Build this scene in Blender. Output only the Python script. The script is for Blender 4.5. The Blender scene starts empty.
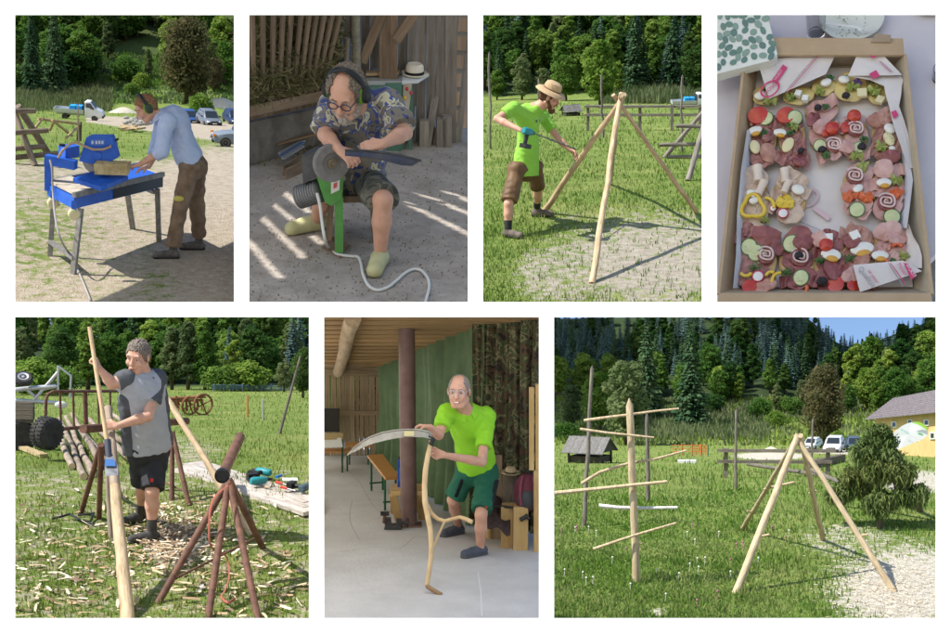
import bpy, math, random
import numpy as np
from mathutils import Vector, Matrix, noise as mnoise

# ---------------------------------------------------------------- camera, sky, sun, exposure
scene = bpy.context.scene
FOC, PX, PY, IW, IH = 1400.0, 475.0, 430.0, 950.0, 633.0      # focal length and principal point in photo pixels
cam_data = bpy.data.cameras.new('camera')
cam = bpy.data.objects.new('camera', cam_data)
scene.collection.objects.link(cam)
cam.location = (0, 0, 0)
cam.rotation_euler = (math.pi / 2, 0, 0)
cam_data.sensor_width = 36.0
cam_data.lens = 36.0 * FOC / IW
cam_data.shift_y = (PY - IH / 2) / IW
cam_data.clip_start = 0.5
cam_data.clip_end = 600000.0
scene.camera = cam

SUN_EL, SUN_AZ = math.radians(50), math.radians(68)           # elevation; angle to the left of straight behind the camera
S = Vector((-math.sin(SUN_AZ) * math.cos(SUN_EL), -math.cos(SUN_AZ) * math.cos(SUN_EL), math.sin(SUN_EL)))
sun_data = bpy.data.lights.new('sun', 'SUN')
sun_data.energy = 4.4
sun_data.angle = math.radians(0.5)
sun_data.color = (1.0, 0.95, 0.87)
sun = bpy.data.objects.new('sun', sun_data)
scene.collection.objects.link(sun)
sun.rotation_euler = S.to_track_quat('Z', 'Y').to_euler()

world = bpy.data.worlds.new('World')
scene.world = world
world.use_nodes = True
wn, wl = world.node_tree.nodes, world.node_tree.links
wn.clear()
sky = wn.new('ShaderNodeTexSky')
sky.sky_type = 'NISHITA'
sky.sun_disc = False
PITCH = math.radians(20)                                      # the whole display looks up by this much, so the sky over it is the sky at that height
Sk = Matrix.Rotation(PITCH, 3, 'X') @ S
sky.sun_elevation = math.asin(max(-1, min(1, Sk.z)))
sky.sun_rotation = math.atan2(Sk.x, Sk.y)
wtc = wn.new('ShaderNodeTexCoord')
wmp = wn.new('ShaderNodeMapping')
wmp.inputs['Rotation'].default_value = (PITCH, 0, 0)
wl.new(wtc.outputs['Generated'], wmp.inputs['Vector'])
wl.new(wmp.outputs['Vector'], sky.inputs['Vector'])
sky.air_density = 1.0
sky.dust_density = 0.3
sky.ozone_density = 2.0
wbg = wn.new('ShaderNodeBackground')
wbg.inputs['Strength'].default_value = 0.125
wout = wn.new('ShaderNodeOutputWorld')
wl.new(sky.outputs[0], wbg.inputs['Color'])
wl.new(wbg.outputs[0], wout.inputs['Surface'])

scene.view_settings.view_transform = 'Standard'
scene.view_settings.look = 'None'
scene.view_settings.gamma = 1.0
scene.view_settings.exposure = 0.8
scene.view_settings.use_curve_mapping = False
scene.cycles.use_denoising = True
scene.cycles.max_bounces = 8
scene.cycles.transparent_max_bounces = 12

COL = scene.collection
rnd = random.Random(11)
nrs = np.random.RandomState(5)

# ---------------------------------------------------------------- materials
_mats = {}

def _new(name):
	m = bpy.data.materials.new(name)
	m.use_nodes = True
	nt = m.node_tree
	b = nt.nodes['Principled BSDF']
	return m, nt, b

def _col(c):
	return (c[0], c[1], c[2], 1.0)

def pm(name, c1, c2=None, scale=6.0, rough=0.7, bump=0.0, s=1.0, metal=0.0, stretch=None, bscale=None, rand=0.0, lo=0.35, hi=0.65, spec=0.3, detail=5.0, trans=0.0, sheen=0.0):
	"""A general surface: two colours mixed by noise, optional relief (bump in local metres, s = the size of a metre) and variation by object."""
	key = (name, round(s, 4))
	if key in _mats:
		return _mats[key]
	m, nt, b = _new(name)
	N, L = nt.nodes, nt.links
	b.inputs['Roughness'].default_value = rough
	b.inputs['Metallic'].default_value = metal
	b.inputs['Specular IOR Level'].default_value = spec
	if trans:
		b.inputs['Transmission Weight'].default_value = trans
	tc = N.new('ShaderNodeTexCoord')
	vec = tc.outputs['Object']
	if stretch:
		mp = N.new('ShaderNodeMapping')
		mp.inputs['Scale'].default_value = stretch
		L.new(vec, mp.inputs['Vector'])
		vec = mp.outputs['Vector']
	col = None
	if c2 is not None:
		nz = N.new('ShaderNodeTexNoise')
		nz.inputs['Scale'].default_value = scale
		nz.inputs['Detail'].default_value = detail
		nz.inputs['Roughness'].default_value = 0.65
		L.new(vec, nz.inputs['Vector'])
		mr = N.new('ShaderNodeMapRange')
		mr.inputs['From Min'].default_value = lo
		mr.inputs['From Max'].default_value = hi
		L.new(nz.outputs['Fac'], mr.inputs['Value'])
		mx = N.new('ShaderNodeMix')
		mx.data_type = 'RGBA'
		mx.inputs['A'].default_value = _col(c1)
		mx.inputs['B'].default_value = _col(c2)
		L.new(mr.outputs['Result'], mx.inputs['Factor'])
		col = mx.outputs['Result']
	if rand:
		oi = N.new('ShaderNodeObjectInfo')
		hs = N.new('ShaderNodeHueSaturation')
		mv = N.new('ShaderNodeMapRange')
		mv.inputs['To Min'].default_value = 1 - rand
		mv.inputs['To Max'].default_value = 1 + rand
		L.new(oi.outputs['Random'], mv.inputs['Value'])
		L.new(mv.outputs['Result'], hs.inputs['Value'])
		if col is not None:
			L.new(col, hs.inputs['Color'])
		else:
			hs.inputs['Color'].default_value = _col(c1)
		col = hs.outputs['Color']
	if col is not None:
		L.new(col, b.inputs['Base Color'])
	else:
		b.inputs['Base Color'].default_value = _col(c1)
	if bump:
		n2 = N.new('ShaderNodeTexNoise')
		n2.inputs['Scale'].default_value = bscale or scale * 2
		n2.inputs['Detail'].default_value = 4.0
		L.new(vec, n2.inputs['Vector'])
		bp = N.new('ShaderNodeBump')
		bp.inputs['Strength'].default_value = 1.0
		bp.inputs['Distance'].default_value = bump * s
		L.new(n2.outputs['Fac'], bp.inputs['Height'])
		L.new(bp.outputs['Normal'], b.inputs['Normal'])
	_mats[key] = m
	return m

def leaf_mat(name, dark, light, scale=0.5, vary=0.3, transl=0.48):
	if name in _mats:
		return _mats[name]
	m, nt, b = _new(name)
	N, L = nt.nodes, nt.links
	N.remove(b)
	tc = N.new('ShaderNodeTexCoord')
	nz = N.new('ShaderNodeTexNoise')
	nz.inputs['Scale'].default_value = scale
	nz.inputs['Detail'].default_value = 3.0
	L.new(tc.outputs['Object'], nz.inputs['Vector'])
	mr = N.new('ShaderNodeMapRange')
	mr.inputs['From Min'].default_value = 0.35
	mr.inputs['From Max'].default_value = 0.65
	L.new(nz.outputs['Fac'], mr.inputs['Value'])
	mx = N.new('ShaderNodeMix')
	mx.data_type = 'RGBA'
	mx.inputs['A'].default_value = _col(dark)
	mx.inputs['B'].default_value = _col(light)
	L.new(mr.outputs['Result'], mx.inputs['Factor'])
	oi = N.new('ShaderNodeObjectInfo')
	hs = N.new('ShaderNodeHueSaturation')
	mv = N.new('ShaderNodeMapRange')
	mv.inputs['To Min'].default_value = 1 - vary
	mv.inputs['To Max'].default_value = 1 + vary
	L.new(oi.outputs['Random'], mv.inputs['Value'])
	L.new(mv.outputs['Result'], hs.inputs['Value'])
	mh = N.new('ShaderNodeMapRange')
	mh.inputs['To Min'].default_value = 0.525
	mh.inputs['To Max'].default_value = 0.48
	L.new(oi.outputs['Random'], mh.inputs['Value'])
	L.new(mh.outputs['Result'], hs.inputs['Hue'])
	L.new(mx.outputs['Result'], hs.inputs['Color'])
	d = N.new('ShaderNodeBsdfDiffuse')
	t = N.new('ShaderNodeBsdfTranslucent')
	ms = N.new('ShaderNodeMixShader')
	ms.inputs[0].default_value = transl
	L.new(hs.outputs['Color'], d.inputs['Color'])
	L.new(hs.outputs['Color'], t.inputs['Color'])
	L.new(d.outputs[0], ms.inputs[1])
	L.new(t.outputs[0], ms.inputs[2])
	L.new(ms.outputs[0], N['Material Output'].inputs['Surface'])
	_mats[name] = m
	return m

def ground_mat(name, s, dirt1, dirt2, grass1, grass2, forest=(0.035, 0.055, 0.022)):
	"""Bare soil and turf mixed by the 'turf' attribute of the terrain; 'wood' turns it to forest floor."""
	m, nt, b = _new(name)
	N, L = nt.nodes, nt.links
	b.inputs['Roughness'].default_value = 0.95
	b.inputs['Specular IOR Level'].default_value = 0.1
	tc = N.new('ShaderNodeTexCoord')
	def noise_(sc, det=6.0, rg=0.65):
		n = N.new('ShaderNodeTexNoise')
		n.inputs['Scale'].default_value = sc
		n.inputs['Detail'].default_value = det
		n.inputs['Roughness'].default_value = rg
		L.new(tc.outputs['Object'], n.inputs['Vector'])
		return n.outputs['Fac']
	def rng(v, a, bb):
		r = N.new('ShaderNodeMapRange')
		r.inputs['From Min'].default_value = a
		r.inputs['From Max'].default_value = bb
		L.new(v, r.inputs['Value'])
		return r.outputs['Result']
	def mix(f, A, B):
		x = N.new('ShaderNodeMix')
		x.data_type = 'RGBA'
		for k, v in (('A', A), ('B', B)):
			if isinstance(v, tuple):
				x.inputs[k].default_value = _col(v)
			else:
				L.new(v, x.inputs[k])
		L.new(f, x.inputs['Factor'])
		return x.outputs['Result']
	dirt = mix(rng(noise_(9.0), 0.35, 0.65), dirt1, dirt2)
	dirt = mix(rng(noise_(70.0, 2.0), 0.58, 0.66), dirt, tuple(min(1, 1.5 * c) for c in dirt2))
	gr = mix(rng(noise_(5.0), 0.35, 0.65), grass1, grass2)
	gr = mix(rng(noise_(0.9, 3.0), 0.45, 0.75), gr, tuple(c * k for c, k in zip(grass2, (1.45, 1.2, 1.5))))
	gr = mix(rng(noise_(38.0, 3.0), 0.45, 0.7), gr, tuple(0.6 * c for c in grass1))
	at = N.new('ShaderNodeAttribute')
	at.attribute_name = 'turf'
	ad = N.new('ShaderNodeMath')
	ad.operation = 'ADD'
	sb = N.new('ShaderNodeMath')
	sb.operation = 'MULTIPLY_ADD'
	L.new(noise_(6.0, 8.0, 0.75), sb.inputs[0])
	sb.inputs[1].default_value = 2.3
	sb.inputs[2].default_value = -1.15
	L.new(at.outputs['Fac'], ad.inputs[0])
	L.new(sb.outputs[0], ad.inputs[1])
	base = mix(rng(ad.outputs[0], 0.36, 0.6), dirt, gr)
	aw = N.new('ShaderNodeAttribute')
	aw.attribute_name = 'wood'
	base = mix(aw.outputs['Fac'], base, forest)
	L.new(base, b.inputs['Base Color'])
	bp = N.new('ShaderNodeBump')
	bp.inputs['Distance'].default_value = 0.03 * s
	L.new(noise_(45.0, 5.0), bp.inputs['Height'])
	L.new(bp.outputs['Normal'], b.inputs['Normal'])
	return m

def translucent_mat(name, c, t=0.6):
	if name in _mats:
		return _mats[name]
	m, nt, b = _new(name)
	N, L = nt.nodes, nt.links
	tr = N.new('ShaderNodeBsdfTranslucent')
	tr.inputs['Color'].default_value = _col(c)
	b.inputs['Base Color'].default_value = _col(c)
	ms = N.new('ShaderNodeMixShader')
	ms.inputs[0].default_value = t
	L.new(b.outputs[0], ms.inputs[1])
	L.new(tr.outputs[0], ms.inputs[2])
	L.new(ms.outputs[0], N['Material Output'].inputs['Surface'])
	_mats[name] = m
	return m

# ---------------------------------------------------------------- mesh building
def V(*a):
	return np.array(a[0] if len(a) == 1 else a, dtype=float)

def unit(v):
	v = np.asarray(v, float)
	return v / (np.linalg.norm(v) + 1e-12)

def frame_for(d, up=None):
	"""right-handed axes (x, y) perpendicular to d"""
	d = unit(d)
	u = V(0, 0, 1) if up is None else np.asarray(up, float)
	if abs(np.dot(d, unit(u))) > 0.98:
		u = V(0, 1, 0)
	x = unit(np.cross(u, d))
	y = np.cross(d, x)
	return x, y

def curve(pts, k=6):
	"""a smooth path through the points"""
	P_ = [V(q) for q in pts]
	P_ = [2 * P_[0] - P_[1]] + P_ + [2 * P_[-1] - P_[-2]]
	out = []
	for i in range(1, len(P_) - 2):
		a, b, c, d = P_[i - 1:i + 3]
		for j in range(k):
			t = j / k
			out.append(.5 * (2 * b + (c - a) * t + (2 * a - 5 * b + 4 * c - d) * t * t + (3 * b - a - 3 * c + d) * t ** 3))
	return out + [P_[-2]]

class MB:
	def __init__(self):
		self.v, self.f, self.mi = [], [], []

	def add(self, vs, fs, mi=0):
		b = len(self.v)
		self.v.extend([tuple(map(float, p)) for p in vs])
		self.f.extend([tuple(b + i for i in f) for f in fs])
		self.mi.extend([mi] * len(fs))
		return self

	def box(self, c, size, ax=None, mi=0, taper=1.0):
		c = V(c)
		h = V(size) / 2
		A = np.eye(3) if ax is None else np.array(ax)
		vs = []
		for z in (-1, 1):
			k = taper if z > 0 else 1.0
			for x, y in ((-1, -1), (1, -1), (1, 1), (-1, 1)):
				vs.append(c + A[0] * (x * h[0] * k) + A[1] * (y * h[1] * k) + A[2] * (z * h[2]))
		return self.add(vs, [(3, 2, 1, 0), (4, 5, 6, 7), (0, 1, 5, 4), (1, 2, 6, 5), (2, 3, 7, 6), (3, 0, 4, 7)], mi)

	def plank(self, a, b, w, t, up=None, mi=0):
		a, b = V(a), V(b)
		d = b - a
		x, y = frame_for(d, up)
		return self.box((a + b) / 2, (w, t, np.linalg.norm(d)), (x, y, unit(d)), mi)

	def tube(self, pts, r, n=10, caps=True, mi=0, flat=1.0, closed=False):
		pts = [V(p) for p in pts]
		m = len(pts)
		rr = [r] * m if np.isscalar(r) else list(r)
		x, _ = frame_for(pts[1] - pts[0])
		vs, fs = [], []
		for i, p in enumerate(pts):
			if closed:
				d = pts[(i + 1) % m] - pts[i - 1]
			else:
				d = pts[min(i + 1, m - 1)] - pts[max(i - 1, 0)]
			d = unit(d)
			x = unit(x - d * np.dot(x, d))
			y = np.cross(d, x)
			for k in range(n):
				a = 2 * math.pi * k / n
				vs.append(p + rr[i] * (math.cos(a) * x + flat * math.sin(a) * y))
		for i in range(m if closed else m - 1):
			j = (i + 1) % m
			for k in range(n):
				l = (k + 1) % n
				fs.append((i * n + k, i * n + l, j * n + l, j * n + k))
		if caps and not closed:
			fs.append(tuple(range(n - 1, -1, -1)))
			fs.append(tuple((m - 1) * n + k for k in range(n)))
		return self.add(vs, fs, mi)

	def lathe(self, prof, o=(0, 0, 0), axis=(0, 0, 1), n=24, mi=0, sx=1.0, sy=1.0, up=None):
		"""prof: (radius, height) pairs round the axis"""
		o = V(o)
		d = unit(axis)
		x, y = frame_for(d, up)
		vs, fs = [], []
		for r, h in prof:
			for k in range(n):
				a = 2 * math.pi * k / n
				vs.append(o + d * h + r * (sx * math.cos(a) * x + sy * math.sin(a) * y))
		m = len(prof)
		for i in range(m - 1):
			for k in range(n):
				l = (k + 1) % n
				fs.append((i * n + k, i * n + l, (i + 1) * n + l, (i + 1) * n + k))
		fs.append(tuple(range(n - 1, -1, -1)))
		fs.append(tuple((m - 1) * n + k for k in range(n)))
		return self.add(vs, fs, mi)

	def ell(self, c, r, ax=None, n=14, m=9, mi=0, jit=0.0):
		c = V(c)
		A = np.eye(3) if ax is None else np.array(ax)
		vs, fs = [], []
		for i in range(m + 1):
			ph = -math.pi / 2 + math.pi * i / m
			for k in range(n):
				a = 2 * math.pi * k / n
				j = 1 + (rnd.uniform(-jit, jit) if 0 < i < m else 0)
				q = V(math.cos(ph) * math.cos(a) * r[0], math.cos(ph) * math.sin(a) * r[1], math.sin(ph) * r[2]) * j
				vs.append(c + A[0] * q[0] + A[1] * q[1] + A[2] * q[2])
		for i in range(m):
			for k in range(n):
				l = (k + 1) % n
				fs.append((i * n + k, i * n + l, (i + 1) * n + l, (i + 1) * n + k))
		return self.add(vs, fs, mi)

	def prism(self, poly, d, mi=0):
		"""closed outline of 3D points pushed along d"""
		poly = [V(p) for p in poly]
		n = len(poly)
		d = V(d)
		vs = poly + [p + d for p in poly]
		nrm = np.zeros(3)
		for i in range(n):
			nrm += np.cross(poly[i], poly[(i + 1) % n])
		flip = np.dot(nrm, d) > 0
		fs = [tuple(range(n)), tuple(range(2 * n - 1, n - 1, -1))]
		fs += [(i, i + n, (i + 1) % n + n, (i + 1) % n) for i in range(n)]
		if flip:
			fs = [tuple(reversed(f)) for f in fs]
		return self.add(vs, fs, mi)

	def sheet(self, grid, mi=0, thick=0.0, n=None):
		"""grid[i][j] of points; with thickness it becomes a closed slab along n"""
		a = len(grid)
		b = len(grid[0])
		vs = [V(p) for row in grid for p in row]
		fs = [(i * b + j, i * b + j + 1, (i + 1) * b + j + 1, (i + 1) * b + j) for i in range(a - 1) for j in range(b - 1)]
		if thick:
			o = V(n) * thick
			k = len(vs)
			vs = vs + [p + o for p in vs]
			fs = fs + [tuple(q + k for q in reversed(f)) for f in fs]
			ring = [(0, j) for j in range(b)] + [(i, b - 1) for i in range(1, a)] + [(a - 1, j) for j in range(b - 2, -1, -1)] + [(i, 0) for i in range(a - 2, 0, -1)]
			ids = [i * b + j for i, j in ring]
			for q in range(len(ids)):
				r_ = ids[(q + 1) % len(ids)]
				fs.append((ids[q], ids[q] + k, r_ + k, r_))
		return self.add(vs, fs, mi)

	def mesh(self, name, mats, off=(0, 0, 0), smooth=False, angle=None):
		me = bpy.data.meshes.new(name)
		o = V(off)
		me.from_pydata([tuple(V(p) - o) for p in self.v], [], self.f)
		for m in (mats if isinstance(mats, (list, tuple)) else [mats]):
			me.materials.append(m)
		if any(self.mi):
			me.polygons.foreach_set('material_index', self.mi)
		if smooth:
			me.polygons.foreach_set('use_smooth', [True] * len(me.polygons))
			if angle:
				try:
					me.set_sharp_from_angle(angle=math.radians(angle))
				except Exception:
					pass
		me.update()
		return me

def np_mesh(name, verts, faces, mats, mi=None, smooth=False):
	"""fast mesh from arrays; faces is an (n, k) index array"""
	me = bpy.data.meshes.new(name)
	verts = np.asarray(verts, np.float32)
	faces = np.asarray(faces, np.int32)
	nf, k = faces.shape
	me.vertices.add(len(verts))
	me.vertices.foreach_set('co', verts.ravel())
	me.loops.add(nf * k)
	me.loops.foreach_set('vertex_index', faces.ravel())
	me.polygons.add(nf)
	me.polygons.foreach_set('loop_start', np.arange(0, nf * k, k, dtype=np.int32))
	for m in (mats if isinstance(mats, (list, tuple)) else [mats]):
		me.materials.append(m)
	if mi is not None:
		me.polygons.foreach_set('material_index', np.asarray(mi, np.int32))
	if smooth:
		me.polygons.foreach_set('use_smooth', np.ones(nf, bool))
	me.update(calc_edges=True)
	me.validate()
	return me

# ---------------------------------------------------------------- one scene behind one opening
class Tile:
	def __init__(self, x0, y0, x1, y1, horizon, s, cx=None, h=4.0):
		self.x0, self.y0, self.x1, self.y1, self.h, self.s = x0, y0, x1, y1, horizon, s
		cx = (x0 + x1) / 2 if cx is None else cx
		f0 = unit(V((cx - PX) / FOC, 1, (PY - horizon) / FOC))
		uv = unit(V(0, 0, 1) - f0 * f0[2])
		u = uv
		f = unit(f0 - u * np.dot(f0, u))
		r = np.cross(f, u)
		self.R = np.stack([r, f, u], axis=1)           # columns: right, forward, up
		m = Matrix.Identity(4)
		for i in range(3):
			for j in range(3):
				m[i][j] = self.R[i, j] * s
		self.M = m
		self.gz = -h
		self.zf = None
		self.locs = {}
		self.sun = V(S @ Vector(r), S @ Vector(f), S @ Vector(u))

	def ray(self, px, py):
		d = self.R.T @ V((px - PX) / FOC, 1, (PY - py) / FOC)
		return d / d[1]

	def at(self, px, py, y):
		return self.ray(px, py) * y

	def proj(self, p):
		w = self.R @ V(p)
		return PX + FOC * w[0] / w[1], PY - FOC * w[2] / w[1]

	def ppm(self, y):
		return FOC / y

	def z(self, x, y):
		return self.gz if self.zf is None else self.zf(x, y)

	def gp(self, px, py, dz=0.0):
		"""the point of the ground seen at a pixel"""
		d = self.ray(px, py)
		if self.zf is None:
			return d * (self.gz / d[2])
		y = 3.0
		lo = y
		while y < 400:
			p = d * y
			if p[2] < self.z(p[0], p[1]):
				break
			lo = y
			y *= 1.03
		hi = y
		for _ in range(24):
			mid = (lo + hi) / 2
			p = d * mid
			if p[2] < self.z(p[0], p[1]):
				hi = mid
			else:
				lo = mid
		return d * hi

	def on_col(self, px, y):
		"""x and z of the ground below a picture column at a depth"""
		k, R = (px - PX) / FOC, self.R
		x, z = 0.0, self.gz if self.zf is None else self.zf(self.ray(px, self.h)[0] * y, y)
		for _ in range(3):
			x = (k * (R[1, 1] * y + R[1, 2] * z) - R[0, 1] * y - R[0, 2] * z) / (R[0, 0] - k * R[1, 0])
			z = self.z(x, y)
		return x, z

	def gy(self, px, y):
		x, z = self.on_col(px, y)
		return V(x, y, z)

	def gps(self, px, py):
		"""many ground points at once"""
		D = np.stack([(px - PX) / FOC, np.ones(len(px)), (PY - py) / FOC], 1) @ self.R
		D = D / D[:, 1:2]
		if self.zf is None:
			return D * (self.gz / D[:, 2:3])
		lo = np.full(len(px), 3.0)
		hi = np.full(len(px), 400.0)
		y = 3.0
		done = np.zeros(len(px), bool)
		while y < 400:
			hit = (~done) & (D[:, 2] * y < self.zf(D[:, 0] * y, np.full(len(px), y)))
			hi[hit] = y
			done |= hit
			lo[~done] = y
			y *= 1.02
		for _ in range(18):
			m = (lo + hi) / 2
			below = D[:, 2] * m < self.zf(D[:, 0] * m, m)
			hi = np.where(below, m, hi)
			lo = np.where(below, lo, m)
		return D * hi[:, None]

	def place(self, o, loc, rz=0.0, sc=1.0):
		o.matrix_world = self.M @ Matrix.Translation(Vector([float(c) for c in loc])) @ Matrix.Rotation(rz, 4, 'Z') @ Matrix.Scale(sc, 4)

	def tag(self, o, label=None, cat=None, group=None, kind=None):
		if label:
			o['label'] = label
		if cat:
			o['category'] = cat
		if group:
			o['group'] = group
		if kind:
			o['kind'] = kind
		return o

	def thing(self, name, label, cat, loc, group=None):
		o = bpy.data.objects.new(name, None)
		o.empty_display_size = 0.2
		COL.objects.link(o)
		self.place(o, loc)
		self.locs[o.name] = V(loc)
		return self.tag(o, label, cat, group)

	def part(self, parent, name, mb, mats, smooth=True, angle=40, label=None):
		"""mb in the tile's coordinates; stored relative to its thing"""
		me = mb.mesh(name, mats, self.locs[parent.name], smooth, angle)
		o = bpy.data.objects.new(name, me)
		COL.objects.link(o)
		o.parent = parent
		self.locs[o.name] = self.locs[parent.name]
		if label:
			o['label'] = label
		return o

	def single(self, name, mb, mats, label, cat, loc, group=None, smooth=True, angle=40, kind=None):
		me = mb.mesh(name, mats, loc, smooth, angle)
		o = bpy.data.objects.new(name, me)
		COL.objects.link(o)
		self.place(o, loc)
		self.locs[o.name] = V(loc)
		return self.tag(o, label, cat, group, kind)

	def npobj(self, name, me, loc=(0, 0, 0), parent=None, **kw):
		o = bpy.data.objects.new(name, me)
		COL.objects.link(o)
		if parent is not None:
			o.parent = parent
			self.locs[o.name] = self.locs[parent.name]
		else:
			self.place(o, loc)
			self.locs[o.name] = V(loc)
		return self.tag(o, **kw)

	def pole(self, parent, name, a, b, ra, rb, mat, n=12, wob=0.0, seg=8, tip=False, label=None, cat=None, group=None, square=False):
		"""a round (or squared) timber; its own z axis runs along it so that the grain does too"""
		a, b = V(a), V(b)
		L_ = float(np.linalg.norm(b - a))
		pts, rr = [], []
		for i in range(seg + 1):
			t = i / seg
			pts.append((rnd.uniform(-wob, wob) if 0 < i < seg else 0, rnd.uniform(-wob, wob) if 0 < i < seg else 0, t * L_))
			rr.append((ra + (rb - ra) * t) * (1 + rnd.uniform(-0.04, 0.04) * (1 if wob else 0)))
		if tip:
			pts.append((0, 0, L_ + 2.2 * rb))
			rr.append(rb * 0.12)
		mb = MB()
		if square:
			mb.box((0, 0, L_ / 2), (2 * ra, 2 * rb, L_))
		else:
			mb.tube(pts, rr, n)
		me = mb.mesh(name, mat, (0, 0, 0), not square, 50)
		o = bpy.data.objects.new(name, me)
		COL.objects.link(o)
		q = Vector([float(c) for c in (b - a)]).to_track_quat('Z', 'Y').to_matrix().to_4x4()
		off = a - (self.locs[parent.name] if parent is not None else 0)
		ml = Matrix.Translation(Vector([float(c) for c in off])) @ q
		if parent is not None:
			o.parent = parent
			o.matrix_local = ml
			if label:
				o['label'] = label
		else:
			o.matrix_world = self.M @ Matrix.Translation(Vector([float(c) for c in a])) @ q
			self.tag(o, label, cat, group)
		self.locs[o.name] = self.locs[parent.name] if parent is not None else a
		return o

	def board(self, parent, name, a, b, w, t, mat, up=None, **kw):
		"""a sawn board from a to b, w wide, t thick, the thickness towards up"""
		a, b = V(a), V(b)
		d = b - a
		L_ = float(np.linalg.norm(d))
		x, y = frame_for(d, up)
		mb = MB()
		mb.box((0, 0, L_ / 2), (w, t, L_))
		me = mb.mesh(name, mat)
		o = bpy.data.objects.new(name, me)
		COL.objects.link(o)
		q = Matrix(((x[0], y[0], unit(d)[0], 0), (x[1], y[1], unit(d)[1], 0), (x[2], y[2], unit(d)[2], 0), (0, 0, 0, 1)))
		off = a - (self.locs[parent.name] if parent is not None else 0)
		ml = Matrix.Translation(Vector([float(c) for c in off])) @ q
		if parent is not None:
			o.parent = parent
			o.matrix_local = ml
			if kw.get('label'):
				o['label'] = kw['label']
			self.locs[o.name] = self.locs[parent.name]
		else:
			o.matrix_world = self.M @ Matrix.Translation(Vector([float(c) for c in a])) @ q
			self.tag(o, **kw)
			self.locs[o.name] = a
		return o

	def terrain(self, name, prof, mat, turf, wood=None, near=None, far=None, nx=90, ny=170, bump=0.03):
		"""prof: (depth, row) pairs, a row may be a function of the picture column. Builds self.zf and the ground sheet."""
		cx = (self.x0 + self.x1) / 2
		ys = np.array([p[0] for p in prof], float)
		cols = np.linspace(self.x0 - 9, self.x1 + 9, 40)
		tab = np.zeros((len(cols), len(prof)))
		for i, c in enumerate(cols):
			for j, (y, row) in enumerate(prof):
				if row is None:
					tab[i, j] = self.gz
				else:
					tab[i, j] = self.ray(cx, row(c) if callable(row) else row)[2] * y
		rx = np.array([self.ray(c, self.h)[0] for c in cols])
		yy = np.linspace(ys[0], ys[-1], 400)
		prof2 = np.stack([np.interp(yy, ys, tab[i]) for i in range(len(cols))])
		ker = np.hanning(13)
		ker /= ker.sum()
		pad = np.pad(prof2, ((0, 0), (6, 6)), mode='edge')
		prof2 = np.stack([np.convolve(p, ker, 'valid') for p in pad])
		nyy = len(yy)
		def zf(x, y):
			x, y = np.asarray(x, float), np.asarray(y, float)
			u = np.interp(x / np.maximum(y, 1e-3), rx, np.arange(len(rx)))
			v = np.clip((y - yy[0]) / (yy[-1] - yy[0]) * (nyy - 1), 0, nyy - 1.001)
			i = np.minimum(u.astype(int), len(rx) - 2)
			j = v.astype(int)
			fu, fv = u - i, v - j
			z = (prof2[i, j] * (1 - fv) + prof2[i, j + 1] * fv) * (1 - fu) + (prof2[i + 1, j] * (1 - fv) + prof2[i + 1, j + 1] * fv) * fu
			w = np.maximum(y / 15.0, 0.6)
			a_, b_ = x * 1.9 / w, y * 0.9 / w
			n_ = np.sin(a_ + 1.3 * np.sin(b_ * 0.7 + self.x0)) * np.sin(b_ * 1.1 + 0.9 * np.sin(a_ * 1.3)) + 0.5 * np.sin(2.3 * a_ + 1.7) * np.sin(2.1 * b_ + 0.4)
			z = z + 0.5 * bump * n_ * w
			return float(z) if z.ndim == 0 else z
		self.zf = zf
		near = near or ys[0]
		far = far or ys[-1]
		c2 = np.linspace(self.x0 - 5, self.x1 + 5, nx)
		nearc = [max(near, float(self.gp(c, self.y1 + 5)[1])) for c in c2]
		vs, tf, wd = [], [], []
		for t in np.linspace(0, 1, ny):
			for c, yn in zip(c2, nearc):
				y = 1.0 / ((1 - t) / yn + t / far)
				x, z = self.on_col(c, y)
				p = V(x, y, z)
				q = self.proj(p)
				vs.append(p)
				tf.append(turf(q[0], q[1], p))
				wd.append(wood(q[0], q[1], p) if wood else 0.0)
		fs = [(i * nx + j, i * nx + j + 1, (i + 1) * nx + j + 1, (i + 1) * nx + j) for i in range(ny - 1) for j in range(nx - 1)]
		me = np_mesh(name, np.array(vs), np.array(fs), mat, smooth=True)
		for nm, arr in (('turf', tf), ('wood', wd)):
			a = me.attributes.new(nm, 'FLOAT', 'POINT')
			a.data.foreach_set('value', np.array(arr, np.float32))
		o = self.npobj(name, me, (0, 0, 0), kind='structure')
		return o

	def blades(self, name, n, region, hgt, wid, mats, dens=None, label=None, cat='grass', lean=0.5, ylim=None):
		"""loose upright blades over the ground, even in the picture; region = (x0, y0, x1, y1)"""
		x0, y0, x1, y1 = region
		px, py = nrs.uniform(x0, x1, n), nrs.uniform(y0, y1, n)
		if dens:
			k = np.array([dens(a, b) for a, b in zip(px, py)])
			k = nrs.uniform(0, 1, n) < k
			px, py = px[k], py[k]
		P = self.gps(px, py)
		P = P[P[:, 1] < (ylim or 300)]
		m = len(P)
		a = nrs.uniform(0, 2 * np.pi, m)
		cl = 0.5 + 0.5 * np.sin(P[:, 0] * 5.1 + 2 * np.sin(P[:, 1] * 2.3)) * np.sin(P[:, 1] * 3.7 + 1.5 * np.sin(P[:, 0] * 3.1))
		h = hgt * nrs.uniform(0.4, 1.1, m) * (0.55 + 0.9 * cl)
		w = wid * nrs.uniform(0.6, 1.4, m)
		far = np.maximum(1.0, P[:, 1] / 22.0)
		h = h * np.minimum(far, 1.6)
		w = w * far
		side = np.stack([np.cos(a), np.sin(a), np.zeros(m)], 1) * w[:, None]
		b = nrs.uniform(0, 2 * np.pi, m)
		l = nrs.uniform(0, lean, m) * h
		tip = np.stack([np.cos(b) * l, np.sin(b) * l, h], 1)
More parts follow.
